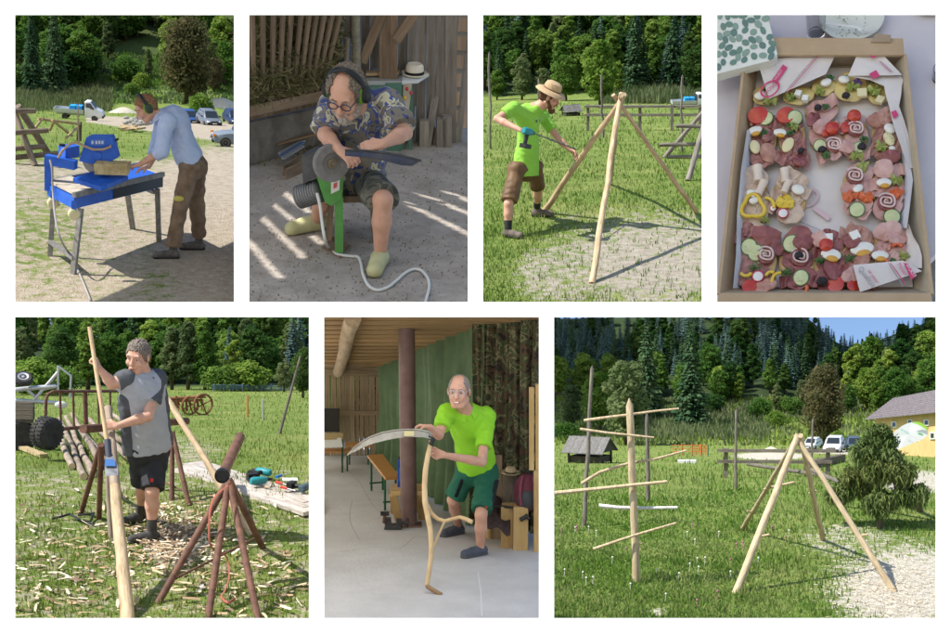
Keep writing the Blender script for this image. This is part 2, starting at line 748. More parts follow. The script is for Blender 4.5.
		vs = np.concatenate([P - side * 0.5 - V(0, 0, 0.01), P + side * 0.5 - V(0, 0, 0.01), P + tip * 0.55 + side * 0.4, P + tip], 0)
		i = np.arange(m)
		fs = np.concatenate([np.stack([i, i + m, i + 2 * m], 1), np.stack([i, i + 2 * m, i + 3 * m], 1)], 0)
		k = len(mats)
		pt = .5 + .5 * np.sin(P[:, 0] * 1.7 + 1.9 * np.sin(P[:, 1] * .8)) * np.sin(P[:, 1] * 1.1 + 1.3 * np.sin(P[:, 0] * 1.2 + 2))
		mi = np.clip(((pt * .75 + nrs.uniform(-.15, .4, m)) * k).astype(int), 0, k - 1)
		me = np_mesh(name, vs, fs, mats, np.concatenate([mi, mi]))
		return self.npobj(name, me, (0, 0, 0), label=label, cat=cat, kind='stuff')

def copy_tree(o, parent=None):
	c = o.copy()
	COL.objects.link(c)
	if parent is not None:
		c.parent = parent
	for ch in list(o.children):
		copy_tree(ch, c)
	return c

# ---------------------------------------------------------------- trees: one of each kind, copied with their parts
BARK = pm('bark', (0.05, 0.04, 0.03), (0.12, 0.095, 0.07), 8, 0.9)
LEAF = {
	'ash': leaf_mat('ash_leaf', (0.067, 0.141, 0.026), (0.167, 0.275, 0.059)),
	'lime': leaf_mat('lime_leaf', (0.101, 0.194, 0.028), (0.233, 0.327, 0.070)),
	'olive': leaf_mat('olive_leaf', (0.089, 0.137, 0.048), (0.209, 0.250, 0.113)),
	'deep': leaf_mat('deep_leaf', (0.034, 0.081, 0.022), (0.085, 0.155, 0.040)),
	'copper': leaf_mat('copper_leaf', (0.085, 0.090, 0.038), (0.175, 0.145, 0.075), vary=0.1),
	'spruce': leaf_mat('spruce_needle', (0.030, 0.070, 0.033), (0.075, 0.130, 0.060), transl=0.15),
	'blue': leaf_mat('hazy_spruce_needle', (0.062, 0.112, 0.105), (0.115, 0.185, 0.165), transl=0.15),  # spruce green shifted to blue and lightened in place of distance haze
}

def leaf_cloud(centres, radii, per, size, seed, droop=0.0):
	rs = np.random.RandomState(seed)
	C = np.repeat(np.array(centres), per, 0)
	Rr = np.repeat(np.array(radii), per, 0)
	m = len(C)
	d = rs.normal(size=(m, 3))
	d /= np.linalg.norm(d, axis=1)[:, None]
	rad = rs.uniform(0.45, 1.08, m) ** 0.6
	P = C + d * Rr * rad[:, None]
	n = d + rs.normal(size=(m, 3)) * 0.7
	n[:, 2] += 0.35
	n /= np.linalg.norm(n, axis=1)[:, None]
	t = np.cross(n, rs.normal(size=(m, 3)))
	t /= np.linalg.norm(t, axis=1)[:, None]
	b = np.cross(n, t)
	sz = size * rs.uniform(0.5, 1.35, m)[:, None]
	a = P + t * sz
	c = P - t * sz
	e = P + b * sz * 0.55 + n * sz * 0.15
	f = P - b * sz * 0.55 - V(0, 0, droop) * sz
	vs = np.concatenate([a, e, c, f], 0)
	i = np.arange(m)
	return vs, np.stack([i, i + m, i + 2 * m, i + 3 * m], 1)

def make_broadleaf(name, leaf, seed, H=10.0, W=4.0, base=0.18, lobes=26, per=150, size=0.26, shape='round'):
	rr = random.Random(seed)
	root = bpy.data.objects.new(name, None)
	mb = MB()
	mb.tube([(0, 0, -0.3), (0.05, 0.02, H * 0.25), (-0.05, 0.08, H * 0.55), (0.05, 0, H * 0.86)], [H * 0.028, H * 0.022, H * 0.014, H * 0.004], 8)
	cen, rad = [], []
	for i in range(lobes):
		t = (i + 0.5) / lobes
		z = H * (base + (0.97 - base) * t)
		if shape == 'round':
			k = math.sin(math.pi * (0.12 + 0.82 * t)) ** 0.7
		elif shape == 'tall':
			k = (1 - t) ** 0.45 * min(1, 0.5 + t * 3)
		else:
			k = math.sin(math.pi * (0.3 + 0.66 * t)) ** 0.8
		a = i * 2.4 + rr.uniform(-0.5, 0.5)
		r = W * 0.5 * k * rr.uniform(0.35, 0.85)
		c = (r * math.cos(a), r * math.sin(a), z)
		cen.append(c)
		q = W * rr.uniform(0.16, 0.26) * (0.5 + 0.6 * k)
		rad.append((q, q, q * rr.uniform(0.6, 0.95)))
		if i % 3 == 0:
			mb.tube([(0, 0, max(0.6, z - H * 0.16)), (c[0] * 0.5, c[1] * 0.5, z - H * 0.05), c], [H * 0.009, H * 0.006, H * 0.002], 5)
	tr = bpy.data.objects.new('trunk', mb.mesh('trunk', BARK, smooth=True))
	vs, fs = leaf_cloud(cen, rad, per, size, seed)
	cr = bpy.data.objects.new('crown', np_mesh('crown', vs, fs, LEAF[leaf]))
	for o in (tr, cr):
		o.parent = root
	return root

def make_conifer(name, leaf, seed, H=12.0, W=4.0, base=0.06, tiers=26, size=0.30):
	rs = np.random.RandomState(seed)
	root = bpy.data.objects.new(name, None)
	mb = MB()
	mb.tube([(0, 0, -0.3), (0, 0, H * 0.5), (0, 0, H * 0.99)], [H * 0.02, H * 0.012, H * 0.002], 8)
	P, N = [], []
	for i in range(tiers):
		t = i / (tiers - 1)
		z = H * (base + (0.985 - base) * t)
		R = W * 0.5 * ((1 - t) ** 0.8 + 0.02) * rs.uniform(0.75, 1.15)
		nb = int(7 + 7 * (1 - t))
		off = rs.uniform(0, 6.28)
		for b in range(nb):
			a = off + 6.283 * b / nb + rs.uniform(-0.25, 0.25)
			L = R * rs.uniform(0.7, 1.12)
			nn = max(3, int(L / (size * 0.42)))
			for k in range(nn):
				u = (k + 0.6) / nn
				rr = L * u
				zz = z - 0.28 * L * u + 0.10 * L * u * u + rs.uniform(-0.10, 0.10) * H * 0.03
				sw = rs.uniform(-0.22, 0.22) * L * (0.3 + 0.7 * u)
				P.append((rr * math.cos(a) - sw * math.sin(a), rr * math.sin(a) + sw * math.cos(a), zz))
				N.append((math.cos(a), math.sin(a), -0.35))
	P, N = np.array(P), np.array(N)
	m = len(P)
	t = N + rs.normal(size=(m, 3)) * 0.35
	t /= np.linalg.norm(t, axis=1)[:, None]
	up = np.tile(V(0, 0, 1), (m, 1)) + rs.normal(size=(m, 3)) * 0.45
	b = np.cross(up, t)
	b /= np.linalg.norm(b, axis=1)[:, None]
	sz = size * rs.uniform(0.6, 1.3, m)[:, None]
	vs = np.concatenate([P - t * sz * 0.8, P + b * sz * 0.5 - V(0, 0, 0.25) * sz, P + t * sz * 1.1 - V(0, 0, 0.2) * sz, P - b * sz * 0.5 - V(0, 0, 0.25) * sz], 0)
	i = np.arange(m)
	tr = bpy.data.objects.new('trunk', mb.mesh('trunk', BARK, smooth=True))
	cr = bpy.data.objects.new('crown', np_mesh('crown', vs, np.stack([i, i + m, i + 2 * m, i + 3 * m], 1), LEAF[leaf]))
	for o in (tr, cr):
		o.parent = root
	return root

PROTO = {
	'ash1': (make_broadleaf('midgreen_tree', 'ash', 1, W=5.0, lobes=30), 10.0),  # generic broadleaf trees; kinds differ by leaf colour and outline, not species
	'ash2': (make_broadleaf('midgreen_tree', 'ash', 2, W=4.0, shape='tall', lobes=28), 10.0),
	'lime1': (make_broadleaf('lightgreen_tree', 'lime', 3, W=5.2, lobes=30), 10.0),
	'lime2': (make_broadleaf('lightgreen_tree', 'lime', 4, W=3.8, base=0.1, lobes=26), 10.0),
	'olive1': (make_broadleaf('greygreen_tree', 'olive', 5, W=5.0, lobes=24, per=120), 10.0),
	'olive2': (make_broadleaf('greygreen_tree', 'olive', 6, W=3.6, shape='tall', lobes=24), 10.0),
	'deep1': (make_broadleaf('darkgreen_tree', 'deep', 7, W=5.0, lobes=28), 10.0),
	'deep2': (make_broadleaf('darkgreen_tree', 'deep', 17, W=4.0, shape='tall', lobes=28), 10.0),
	'copper': (make_broadleaf('copper_tree', 'copper', 8, W=6.2, base=0.16, lobes=46, per=150, size=0.22), 10.0),
	'spruce1': (make_conifer('spruce_tree', 'spruce', 9), 12.0),
	'spruce2': (make_conifer('spruce_tree', 'spruce', 10, W=3.2, tiers=30), 12.0),
	'spruce3': (make_conifer('spruce_tree', 'spruce', 12, W=5.4, tiers=34, size=0.34), 12.0),
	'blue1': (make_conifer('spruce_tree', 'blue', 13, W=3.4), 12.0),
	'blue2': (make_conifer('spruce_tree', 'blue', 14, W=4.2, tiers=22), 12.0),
	'bush1': (make_broadleaf('bush', 'ash', 21, H=4.0, W=5.0, base=0.12, lobes=22, per=130, size=0.2), 4.0),
	'bush2': (make_broadleaf('bush', 'lime', 22, H=4.0, W=4.6, base=0.12, lobes=22, per=130, size=0.2), 4.0),
	'bush3': (make_broadleaf('bush', 'deep', 23, H=4.0, W=5.0, base=0.1, lobes=22, per=130, size=0.22), 4.0),
}
for _r, _h in PROTO.values():            # the bush's stems and leaves read better under these names
	if _r.name.startswith('bush'):
		for _c in _r.children:
			_c.name = 'stems' if _c.name.startswith('trunk') else 'foliage'

def tree(T, kind, px, base, top, label=None, group=None, Y=None, wide=1.0, cat='tree', name=None, row_min=None):
	"""stands on the ground under column px (base = picture row of its foot, or a depth Y); its top reaches picture row top"""
	proto, H0 = PROTO[kind]
	p = T.gy(px, Y) if Y else T.gp(px, base)
	if row_min is not None:
		top = max(top, row_min)
	zt = T.ray(px, top)[2] * p[1]
	sc = max(0.05, (zt - p[2]) / H0)
	c = copy_tree(proto)
	c.name = name or proto.name.split('.')[0]
	w = wide * rnd.uniform(0.92, 1.08)
	c.matrix_world = T.M @ Matrix.Translation(Vector([float(q) for q in p])) @ Matrix.Rotation(rnd.uniform(0, 6.28), 4, 'Z') @ Matrix.Diagonal((sc * w, sc * w, sc, 1))
	T.tag(c, label, cat, group)
	return c

LOOK = dict(ash='mid-green leafy tree', lime='light green leafy tree', olive='grey-green airy tree', deep='dark green leafy tree', spruce='dark pointed spruce', blue='bluish pointed spruce', copper='copper-brown tree')
def wood_tree(T, kind, px, Y, top, wood, row_min=None):
	"""one tree of a wood; the label tells its kind and where in the wood it stands"""
	t = (px - T.x0) / (T.x1 - T.x0)
	where = 'left third' if t < .33 else ('middle' if t < .67 else 'right third')
	row = T.proj(T.gy(px, Y))[1]
	rank = 'front edge' if row > wood[2] else ('slope' if row > wood[3] else 'top')
	look = LOOK[kind.rstrip('123')]
	tree(T, kind, px, None, top, '%s, %s of %s, %s' % (look, rank, wood[0], where), wood[1], Y=Y, wide=1.2, row_min=row_min)

# ---------------------------------------------------------------- people: smooth bodies from a distance field
class SDF:
	def __init__(self, h=0.006):
		self.h, self.p = h, []

	def cap(self, a, b, ra, rb, k=0.02, flat=None, cuts=(), op='u'):
		self.p.append(('c', V(a), V(b), ra, rb, k, flat, cuts, op))
		return self

	def ell(self, c, r, ax=None, k=0.02, cuts=(), op='u'):
		self.p.append(('e', V(c), V(r), np.eye(3) if ax is None else np.array(ax), 0, k, None, cuts, op))
		return self

	def mesh(self):
		h = self.h
		lo, hi = V(9, 9, 9) * 99, -V(9, 9, 9) * 99
		bbs = []
		for q in self.p:
			if q[0] == 'c':
				_, a, b, ra, rb, k, flat, cuts, op = q
				r = max(ra, rb) * (max(1.0, flat[1]) if flat else 1.0)
				l, u = np.minimum(a, b) - r, np.maximum(a, b) + r
			else:
				r = q[2].max()
				l, u = q[1] - r, q[1] + r
			l, u = l - q[5] - 2 * h, u + q[5] + 2 * h
			bbs.append((l, u))
			if q[8] == 'u':
				lo, hi = np.minimum(lo, l), np.maximum(hi, u)
		n = np.ceil((hi - lo) / h).astype(int) + 2
		G = np.full(n, 1.0, np.float32)
		ax = [lo[i] + h * np.arange(n[i]) for i in range(3)]
		for q, (l, u) in zip(self.p, bbs):
			i0 = np.clip(np.floor((l - lo) / h).astype(int), 0, n - 1)
			i1 = np.clip(np.ceil((u - lo) / h).astype(int) + 1, 1, n)
			if np.any(i1 <= i0):
				continue
			X = ax[0][i0[0]:i1[0]][:, None, None]
			Y = ax[1][i0[1]:i1[1]][None, :, None]
			Z = ax[2][i0[2]:i1[2]][None, None, :]
			k, cuts, op = q[5], q[7], q[8]
			if q[0] == 'c':
				_, a, b, ra, rb, _, flat, _, _ = q
				d = b - a
				L2 = max(float(d @ d), 1e-9)
				px, py, pz = X - a[0], Y - a[1], Z - a[2]
				t = np.clip((px * d[0] + py * d[1] + pz * d[2]) / L2, 0, 1)
				qx, qy, qz = px - t * d[0], py - t * d[1], pz - t * d[2]
				r = ra + (rb - ra) * t
				if flat is not None:
					f, ratio = V(flat[0]), flat[1]
					s_ = (qx * f[0] + qy * f[1] + qz * f[2]) * (1 / ratio - 1)
					qx, qy, qz = qx + s_ * f[0], qy + s_ * f[1], qz + s_ * f[2]
					D = (np.sqrt(qx * qx + qy * qy + qz * qz) - r) * min(1.0, 0.5 + 0.5 * ratio)
				else:
					D = np.sqrt(qx * qx + qy * qy + qz * qz) - r
			else:
				c, rr, A = q[1], q[2], q[3]
				px, py, pz = X - c[0], Y - c[1], Z - c[2]
				us = [(px * A[i][0] + py * A[i][1] + pz * A[i][2]) for i in range(3)]
				k0 = np.sqrt(sum((us[i] / rr[i]) ** 2 for i in range(3)))
				k1 = np.sqrt(sum((us[i] / rr[i] ** 2) ** 2 for i in range(3))) + 1e-9
				D = k0 * (k0 - 1) / k1
			for (p0, nn) in cuts:
				D = np.maximum(D, (X - p0[0]) * nn[0] + (Y - p0[1]) * nn[1] + (Z - p0[2]) * nn[2])
			W = G[i0[0]:i1[0], i0[1]:i1[1], i0[2]:i1[2]]
			if op == 'u':
				m = np.maximum(k - np.abs(W - D), 0) / k
				W[...] = np.minimum(W, D) - m * m * k * 0.25
			else:
				D = -D
				m = np.maximum(k - np.abs(W - D), 0) / k
				W[...] = np.maximum(W, D) + m * m * k * 0.25
		return surface_nets(G, lo, h)

def surface_nets(G, lo, h):
	ins = G < 0
	cs = np.zeros(tuple(np.array(G.shape) - 1), np.int8)
	for dx in (0, 1):
		for dy in (0, 1):
			for dz in (0, 1):
				cs += ins[dx:G.shape[0] - 1 + dx, dy:G.shape[1] - 1 + dy, dz:G.shape[2] - 1 + dz]
	idx = np.argwhere((cs > 0) & (cs < 8))
	nid = np.full(cs.shape, -1, np.int32)
	nid[idx[:, 0], idx[:, 1], idx[:, 2]] = np.arange(len(idx))
	corners = [(a, b, c) for a in (0, 1) for b in (0, 1) for c in (0, 1)]
	val = {c: G[idx[:, 0] + c[0], idx[:, 1] + c[1], idx[:, 2] + c[2]] for c in corners}
	acc = np.zeros((len(idx), 3))
	cnt = np.zeros(len(idx))
	for c in corners:
		for a in range(3):
			if c[a] == 0:
				e = list(c)
				e[a] = 1
				e = tuple(e)
				v0, v1 = val[c], val[e]
				cr = (v0 < 0) != (v1 < 0)
				t = np.where(cr, v0 / np.where(cr, v0 - v1, 1), 0)
				p = np.tile(np.array(c, float), (len(idx), 1))
				p[:, a] = t
				acc += p * cr[:, None]
				cnt += cr
	verts = lo + h * (idx + acc / np.maximum(cnt, 1)[:, None])
	faces = []
	for a in range(3):
		b, c = (a + 1) % 3, (a + 2) % 3
		s0 = [slice(None)] * 3
		s1 = [slice(None)] * 3
		s0[a], s1[a] = slice(0, -1), slice(1, None)
		e = np.argwhere(ins[tuple(s0)] != ins[tuple(s1)])
		e = e[(e[:, b] > 0) & (e[:, c] > 0)]
		e = e[(e[:, b] < cs.shape[b]) & (e[:, c] < cs.shape[c])]
		def cell(db, dc):
			q = e.copy()
			q[:, b] -= db
			q[:, c] -= dc
			return nid[q[:, 0], q[:, 1], q[:, 2]]
		quad = np.stack([cell(1, 1), cell(0, 1), cell(0, 0), cell(1, 0)], 1)
		fl = ins[e[:, 0], e[:, 1], e[:, 2]]
		quad[~fl] = quad[~fl][:, ::-1]
		faces.append(quad)
	F = np.concatenate(faces)
	F = F[(F >= 0).all(1)]
	return relax(verts, F, 2), F

def relax(v, F, it=1, f=0.5):
	e = np.concatenate([F[:, [0, 1]], F[:, [1, 2]], F[:, [2, 3]], F[:, [3, 0]]])
	for _ in range(it):
		acc = np.zeros_like(v)
		cnt = np.zeros(len(v))
		for i, j in ((0, 1), (1, 0)):
			np.add.at(acc, e[:, i], v[e[:, j]])
			np.add.at(cnt, e[:, i], 1)
		v = v * (1 - f) + f * acc / np.maximum(cnt, 1)[:, None]
	return v

def normals(v, F):
	n = np.cross(v[F[:, 1]] - v[F[:, 0]], v[F[:, 2]] - v[F[:, 0]])
	N = np.zeros_like(v)
	for k in range(4):
		np.add.at(N, F[:, k], n)
	return N / (np.linalg.norm(N, axis=1)[:, None] + 1e-12)

def folds(v, F, amp, freq, seed, dirv=(0, 0, 1)):
	"""cloth folds: a warped ripple along the normals"""
	if not amp:
		return v
	rs = np.random.RandomState(seed)
	N = normals(v, F)
	w = np.zeros(len(v))
	for o in range(7):
		d = rs.normal(size=3)
		d[2] = d[2] * 0.6 + 0.5
		d = unit(d) * freq * rs.uniform(0.6, 1.6) * (1 + .55 * o)
		e = unit(rs.normal(size=3)) * freq * 0.5
		w += np.sin(v @ d + 1.6 * np.sin(v @ e + rs.uniform(0, 6)) + rs.uniform(0, 6)) / (1 + 0.75 * o)
	return v + N * (amp * (w / 2.2))[:, None]

def tufts(v, F, amp, freq):
	"""loose strands: uneven relief along the normals"""
	N = normals(v, F)
	w = np.array([mnoise.noise(Vector((float(a) * freq, float(b) * freq, float(c) * freq * .45))) + .6 * mnoise.noise(Vector((float(a) * freq * 2.3, float(b) * freq * 2.3, float(c) * freq))) for a, b, c in v])
	return v + N * (amp * w)[:, None]

SKIN = lambda s, tan=1.0: pm('skin_%.2f' % tan, (0.50 * tan, 0.265 * tan, 0.185 * tan), (0.58 * tan, 0.33 * tan, 0.235 * tan), 14, 0.55, 0.0012, s, bscale=60, spec=0.35)
_eyew = pm('eye_white', (0.48, 0.45, 0.42), rough=0.25)
_eyed = pm('iris', (0.05, 0.04, 0.03), rough=0.2)
_mouth = pm('lips', (0.36, 0.13, 0.10), rough=0.5)
_teeth = pm('teeth', (0.78, 0.75, 0.68), rough=0.3)

def add_hand(sd, wrist, dirv, palm, side, curl=1.0, thumb=0.6, k=0.006, spread=0.10):
	"""wrist point, direction of the hand, palm = direction the palm faces, side = +1 when the thumb leaves along cross(dir, palm)"""
	d, n = unit(dirv), unit(np.asarray(palm, float) - unit(dirv) * np.dot(palm, unit(dirv)))
	t = np.cross(d, n) * side
	w = V(wrist)
	for i in range(4):
		o = (1.5 - i) * 0.02
		sd.cap(w + d * 0.012 + t * o * 0.55, w + d * 0.092 + t * o, 0.016, 0.0125, k=0.014)
	for i, L in enumerate((0.072, 0.082, 0.077, 0.060)):
		o = (1.5 - i) * 0.021
		p = w + d * 0.092 + t * o
		ang = 0.0
		for j, (fr_, r0, r1) in enumerate(((0.45, 0.0102, 0.0095), (0.30, 0.0095, 0.0088), (0.25, 0.0088, 0.0078))):
			ang += curl * (0.75, 0.95, 0.6)[j] * (1 + 0.06 * i)
			v = d * math.cos(ang) + n * math.sin(ang) + t * (1.5 - i) * spread * (1 if j == 0 else 0.3)
			q = p + unit(v) * L * fr_
			sd.cap(p, q, r0, r1, k=k)
			p = q
	p = w + d * 0.028 + t * 0.026
	v = unit(d * 0.7 + t * 0.75 + n * 0.25)
	q = p + v * 0.036
	sd.cap(p, q, 0.014, 0.0115, k=0.012)
	v2 = unit(d * 0.85 + t * (0.5 - thumb) + n * (0.3 + 0.8 * thumb))
	q2 = q + v2 * 0.030
	sd.cap(q, q2, 0.0112, 0.0102, k=k)
	sd.cap(q2, q2 + unit(v2 + n * 0.35 * thumb) * 0.024, 0.0102, 0.0085, k=k)

def person(T, label, J, face, head_up, o):
	"""J: joints in tile coordinates; face / head_up: direction of the face and of the crown; o: options"""
	s = T.s
	loc = V(J['pelvis'][0], J['pelvis'][1], T.z(J['pelvis'][0], J['pelvis'][1]))
	J = {k: V(v) - loc for k, v in J.items()}
	root = T.thing('person', label, 'person', loc)
	g = o.get('girth', 1.0)
	skin = SKIN(s, o.get('tan', 1.0))
	rgt = unit(J['shr'] - J['shl'])                       # the person's own left-to-right axis
	up = unit((J['shl'] + J['shr']) / 2 - J['pelvis'])
	fwd = unit(np.cross(up, rgt))
	rgt = np.cross(fwd, up)
	chest = (J['shl'] + J['shr']) / 2 - up * 0.13
	if o.get('spine') is not None:
		chest = chest + V(o['spine'])
	hl, hr = J['hipl'], J['hipr']
	def obj(name, v, F, m, parent=root):
		me = np_mesh(name, v, F, m, smooth=True)
		return T.npobj(name, me, parent=parent)
	# head axes
	f = unit(face)
	u = unit(V(head_up) - f * np.dot(V(head_up), f))
	r = np.cross(f, u)
	hs = o.get('head', 1.0)
	H = J['head']
	def hp(a, b, c):
		return H + hs * (r * a + f * b + u * c)
	hax = np.stack([r, f, u])
	# ---- body
	sd = SDF(0.0062)
	def torso(sd, inf, k=0.05):
		bel = J['pelvis'] * 0.5 + chest * 0.5 + fwd * 0.02 * g
		sd.cap(J['pelvis'] + up * 0.02, bel, 0.152 * g + inf, 0.150 * g + inf, k, (fwd, 0.74 + o.get('belly', 0.0)))
		sd.cap(bel, chest, 0.150 * g + inf, 0.172 * g + inf, k, (fwd, 0.70 + o.get('belly', 0.0) * 0.4))
		for sh in (J['shl'], J['shr']):
			sd.cap(chest + up * 0.03, sh - up * 0.015 + (chest - sh) * 0.12, 0.115 + inf, 0.066 + inf, k)
		sd.cap(J['neck'] - up * 0.02, (J['shl'] + J['shr']) / 2 - up * 0.02, 0.062 + inf, 0.10 + inf, k)
	torso(sd, 0.0)
	for a in 'lr':
		sh, el, wr = J['sh' + a], J['el' + a], J['wr' + a]
		sd.cap(sh, sh * 0.6 + el * 0.4, 0.058 * g, 0.052 * g, 0.03)
		sd.cap(sh * 0.6 + el * 0.4, el, 0.052 * g, 0.041 * g, 0.02)
		sd.cap(el, el * 0.7 + wr * 0.3, 0.042 * g, 0.043 * g, 0.015)
		sd.cap(el * 0.7 + wr * 0.3, wr, 0.043 * g, 0.027, 0.015)
		hd, pn, th, cu = o['hand' + a]
		add_hand(sd, wr, hd, pn, th, cu)
		hp_, kn, an = J['hip' + a], J['kn' + a], J['an' + a]
		sd.cap(hp_, kn, 0.088 * g, 0.057 * g, 0.04)
		sd.cap(kn, kn * 0.62 + an * 0.38, 0.055 * g, 0.057 * g, 0.02)
		sd.cap(kn * 0.62 + an * 0.38, an, 0.056 * g, 0.036, 0.02)
		fd_ = unit((J['to' + a] - an) * V(1, 1, 0))
		zt_ = J['to' + a][2] if o.get('toe_z') is None else o['toe_z'] + 0.045
		sd.cap(an, V(an[0], an[1], zt_ + 0.01), 0.034, 0.034, 0.02)
		sd.cap(V(an[0], an[1], zt_ + 0.005), V(an[0], an[1], zt_ - 0.005) + fd_ * 0.16, 0.033, 0.028, 0.02)
	sd.cap(hp(0, -0.025, -0.05), J['neck'], 0.055 * hs, 0.062, 0.03)
	sd.cap(J['neck'], (J['shl'] + J['shr']) / 2, 0.062, 0.075, 0.05)
	sd.ell(hp(0, -0.012, 0.030), V(0.076, 0.097, 0.088) * hs, hax, 0.03)
	sd.ell(hp(0, 0.026, -0.045), V(0.060, 0.068, 0.076) * hs, hax, 0.03)
	sd.cap(hp(-0.02, 0.068, -0.098), hp(0.02, 0.068, -0.098), 0.024 * hs, 0.024 * hs, 0.02)
	for sx in (-1, 1):
		sd.cap(hp(sx * 0.058, -0.01, -0.062), hp(sx * 0.03, 0.05, -0.095), 0.02 * hs, 0.02 * hs, 0.025)
		sd.ell(hp(sx * 0.037, 0.070, -0.030), V(0.028, 0.024, 0.028) * hs, hax, 0.02)
	sd.cap(hp(-0.042, 0.080, 0.030), hp(0.042, 0.080, 0.030), 0.013 * hs, 0.013 * hs, 0.02)
	for sx in (-1, 1):
		sd.ell(hp(sx * 0.033, 0.103, 0.008), V(0.017, 0.011, 0.009) * hs, hax, 0.012, op='s')
	sd.cap(hp(0, 0.090, 0.014), hp(0, 0.113, -0.026), 0.009 * hs, 0.014 * hs, 0.012)
	for sx in (-1, 1):
		sd.ell(hp(sx * 0.011, 0.102, -0.031), V(0.010, 0.012, 0.009) * hs, hax, 0.008)
		sd.ell(hp(sx * 0.080, -0.006, -0.006), V(0.010, 0.024, 0.034) * hs, np.stack([unit(r + sx * f * -0.35), unit(f + sx * r * 0.35), u]), 0.008)
	sd.cap(hp(-0.018, 0.094, -0.063), hp(0.018, 0.094, -0.063), 0.010 * hs, 0.010 * hs, 0.012)
	v, F = sd.mesh()
	body = obj('body', v, F, skin)
	# ---- face
	for sx in (-1, 1):
		e = MB()
		e.ell(loc + hp(sx * 0.033, 0.081, 0.008), V(0.0115, 0.0095, 0.0070) * hs, hax, 12, 8)
		eo = T.part(root, 'eye', e, _eyew)
		e = MB()
		e.ell(loc + hp(sx * 0.033, 0.0868, 0.007), V(0.0058, 0.0060, 0.0058) * hs, hax, 10, 6)
		io = T.part(eo, 'iris', e, _eyed)
		e = MB()
		e.tube([loc + hp(sx * 0.014, 0.094, 0.027), loc + hp(sx * 0.033, 0.094, 0.035), loc + hp(sx * 0.052, 0.082, 0.028)], [0.004 * hs, 0.0055 * hs, 0.003 * hs], 6, flat=0.7)
		T.part(root, 'eyebrow', e, o['hairmat'])
	e = MB()
	if o.get('smile'):
		pts = [hp(x, 0.1045 - 9.0 * x * x, -0.068 + 10.0 * x * x) for x in np.linspace(-0.026, 0.026, 9)]
		e.tube([loc + p for p in pts], [0.003 * hs] + [0.0066 * hs] * 7 + [0.003 * hs], 8, flat=1.0)
		T.part(root, 'mouth', e, _mouth)
		e = MB()
		pts = [hp(x, 0.1078 - 9.0 * x * x, -0.066 + 10.0 * x * x) for x in np.linspace(-0.019, 0.019, 7)]
		e.tube([loc + p for p in pts], [0.002 * hs] + [0.0046 * hs] * 5 + [0.002 * hs], 8)
		T.part(root, 'teeth', e, _teeth)
	else:
		pts = [hp(x, 0.1015 - 9.0 * x * x, -0.063) for x in np.linspace(-0.024, 0.024, 7)]
		e.tube([loc + p for p in pts], [0.003 * hs] + [0.0050 * hs] * 5 + [0.003 * hs], 6)
		T.part(root, 'mouth', e, _mouth)
	# ---- hair
	if o.get('hair'):
		hd = SDF(0.005)
		style = o['hair']
		th = {'short': 0.007, 'thin': 0.004, 'curly': 0.020, 'bush': 0.014}[style]
		hd.ell(hp(0, -0.016, 0.032), (V(0.077, 0.097, 0.088) + th) * hs, hax, 0.02)
		if style in ('curly', 'bush'):
			hd.ell(hp(0, -0.075, -0.03), V(0.075, 0.05, 0.075) * hs, hax, 0.03)
			for sx in (-1, 1):
				hd.ell(hp(sx * 0.07, -0.03, -0.02), V(0.026, 0.05, 0.055) * hs, hax, 0.03)
		else:
			hd.ell(hp(0, -0.062, -0.02), V(0.068, 0.045, 0.06) * hs, hax, 0.03)
			for sx in (-1, 1):
				hd.ell(hp(sx * 0.068, -0.022, 0.0), V(0.012, 0.034, 0.04) * hs, hax, 0.02)
		hl_ = o.get('hairline', 0.062)
		hd.ell(hp(0, 0.10, hl_ - 0.10), V(0.082, 0.105, 0.105) * hs, hax, 0.012, op='s')
		if style == 'thin' or o.get('bald'):
			hd.ell(hp(0, 0.06, 0.105), V(0.045, 0.085, 0.05) * hs, hax, 0.02, op='s')
		v, F = hd.mesh()
		if len(v):
			v = tufts(v, F, {'short': 0.010, 'thin': 0.003, 'curly': 0.022, 'bush': 0.012}[style] * hs, 75)
			obj('hair', v, F, o['hairmat'])
	if o.get('beard'):
		hd = SDF(0.005)
		b_ = o['beard']
		for sx in (-1, 1):
			hd.cap(hp(sx * 0.070, 0.004, -0.035), hp(sx * 0.050, 0.045, -0.085), 0.016 * hs, 0.020 * hs, 0.02)
			hd.cap(hp(sx * 0.050, 0.045, -0.085), hp(0, 0.078, -0.105 - 0.02 * b_), 0.020 * hs, (0.026 + 0.006 * b_) * hs, 0.02)
			hd.cap(hp(0, 0.103, -0.049), hp(sx * 0.030, 0.086, -0.066), 0.0085 * hs, 0.0085 * hs, 0.012)
		v, F = hd.mesh()
		v = tufts(v, F, 0.008 * hs, 90)
		obj('beard', v, F, o.get('beardmat', o['hairmat']))
	# ---- clothes
	k2 = 0.03
	sd = SDF(0.0072)
	hem = o.get('hem', 0.0)
	cutp = (J['pelvis'] + up * hem, -up)
	def cut_all(fn, cuts):
		n0 = len(sd.p)
		fn()
		for i in range(n0, len(sd.p)):
			q = sd.p[i]
			sd.p[i] = q[:7] + (tuple(cuts),) + q[8:]
	inf = o.get('loose', 0.014)
	def shirt_body():
		torso(sd, inf, 0.05)
		sd.cap(J['pelvis'] - up * 0.10, J['pelvis'] + up * 0.12, (0.158 if o.get('tuck') else 0.184) * g + inf, 0.162 * g + inf, 0.05, (fwd, 0.80 + o.get('belly', 0.0)))
	cut_all(shirt_body, [cutp])

	sl = o['sleeve']                                   # 0..1 upper arm, 1..2 forearm
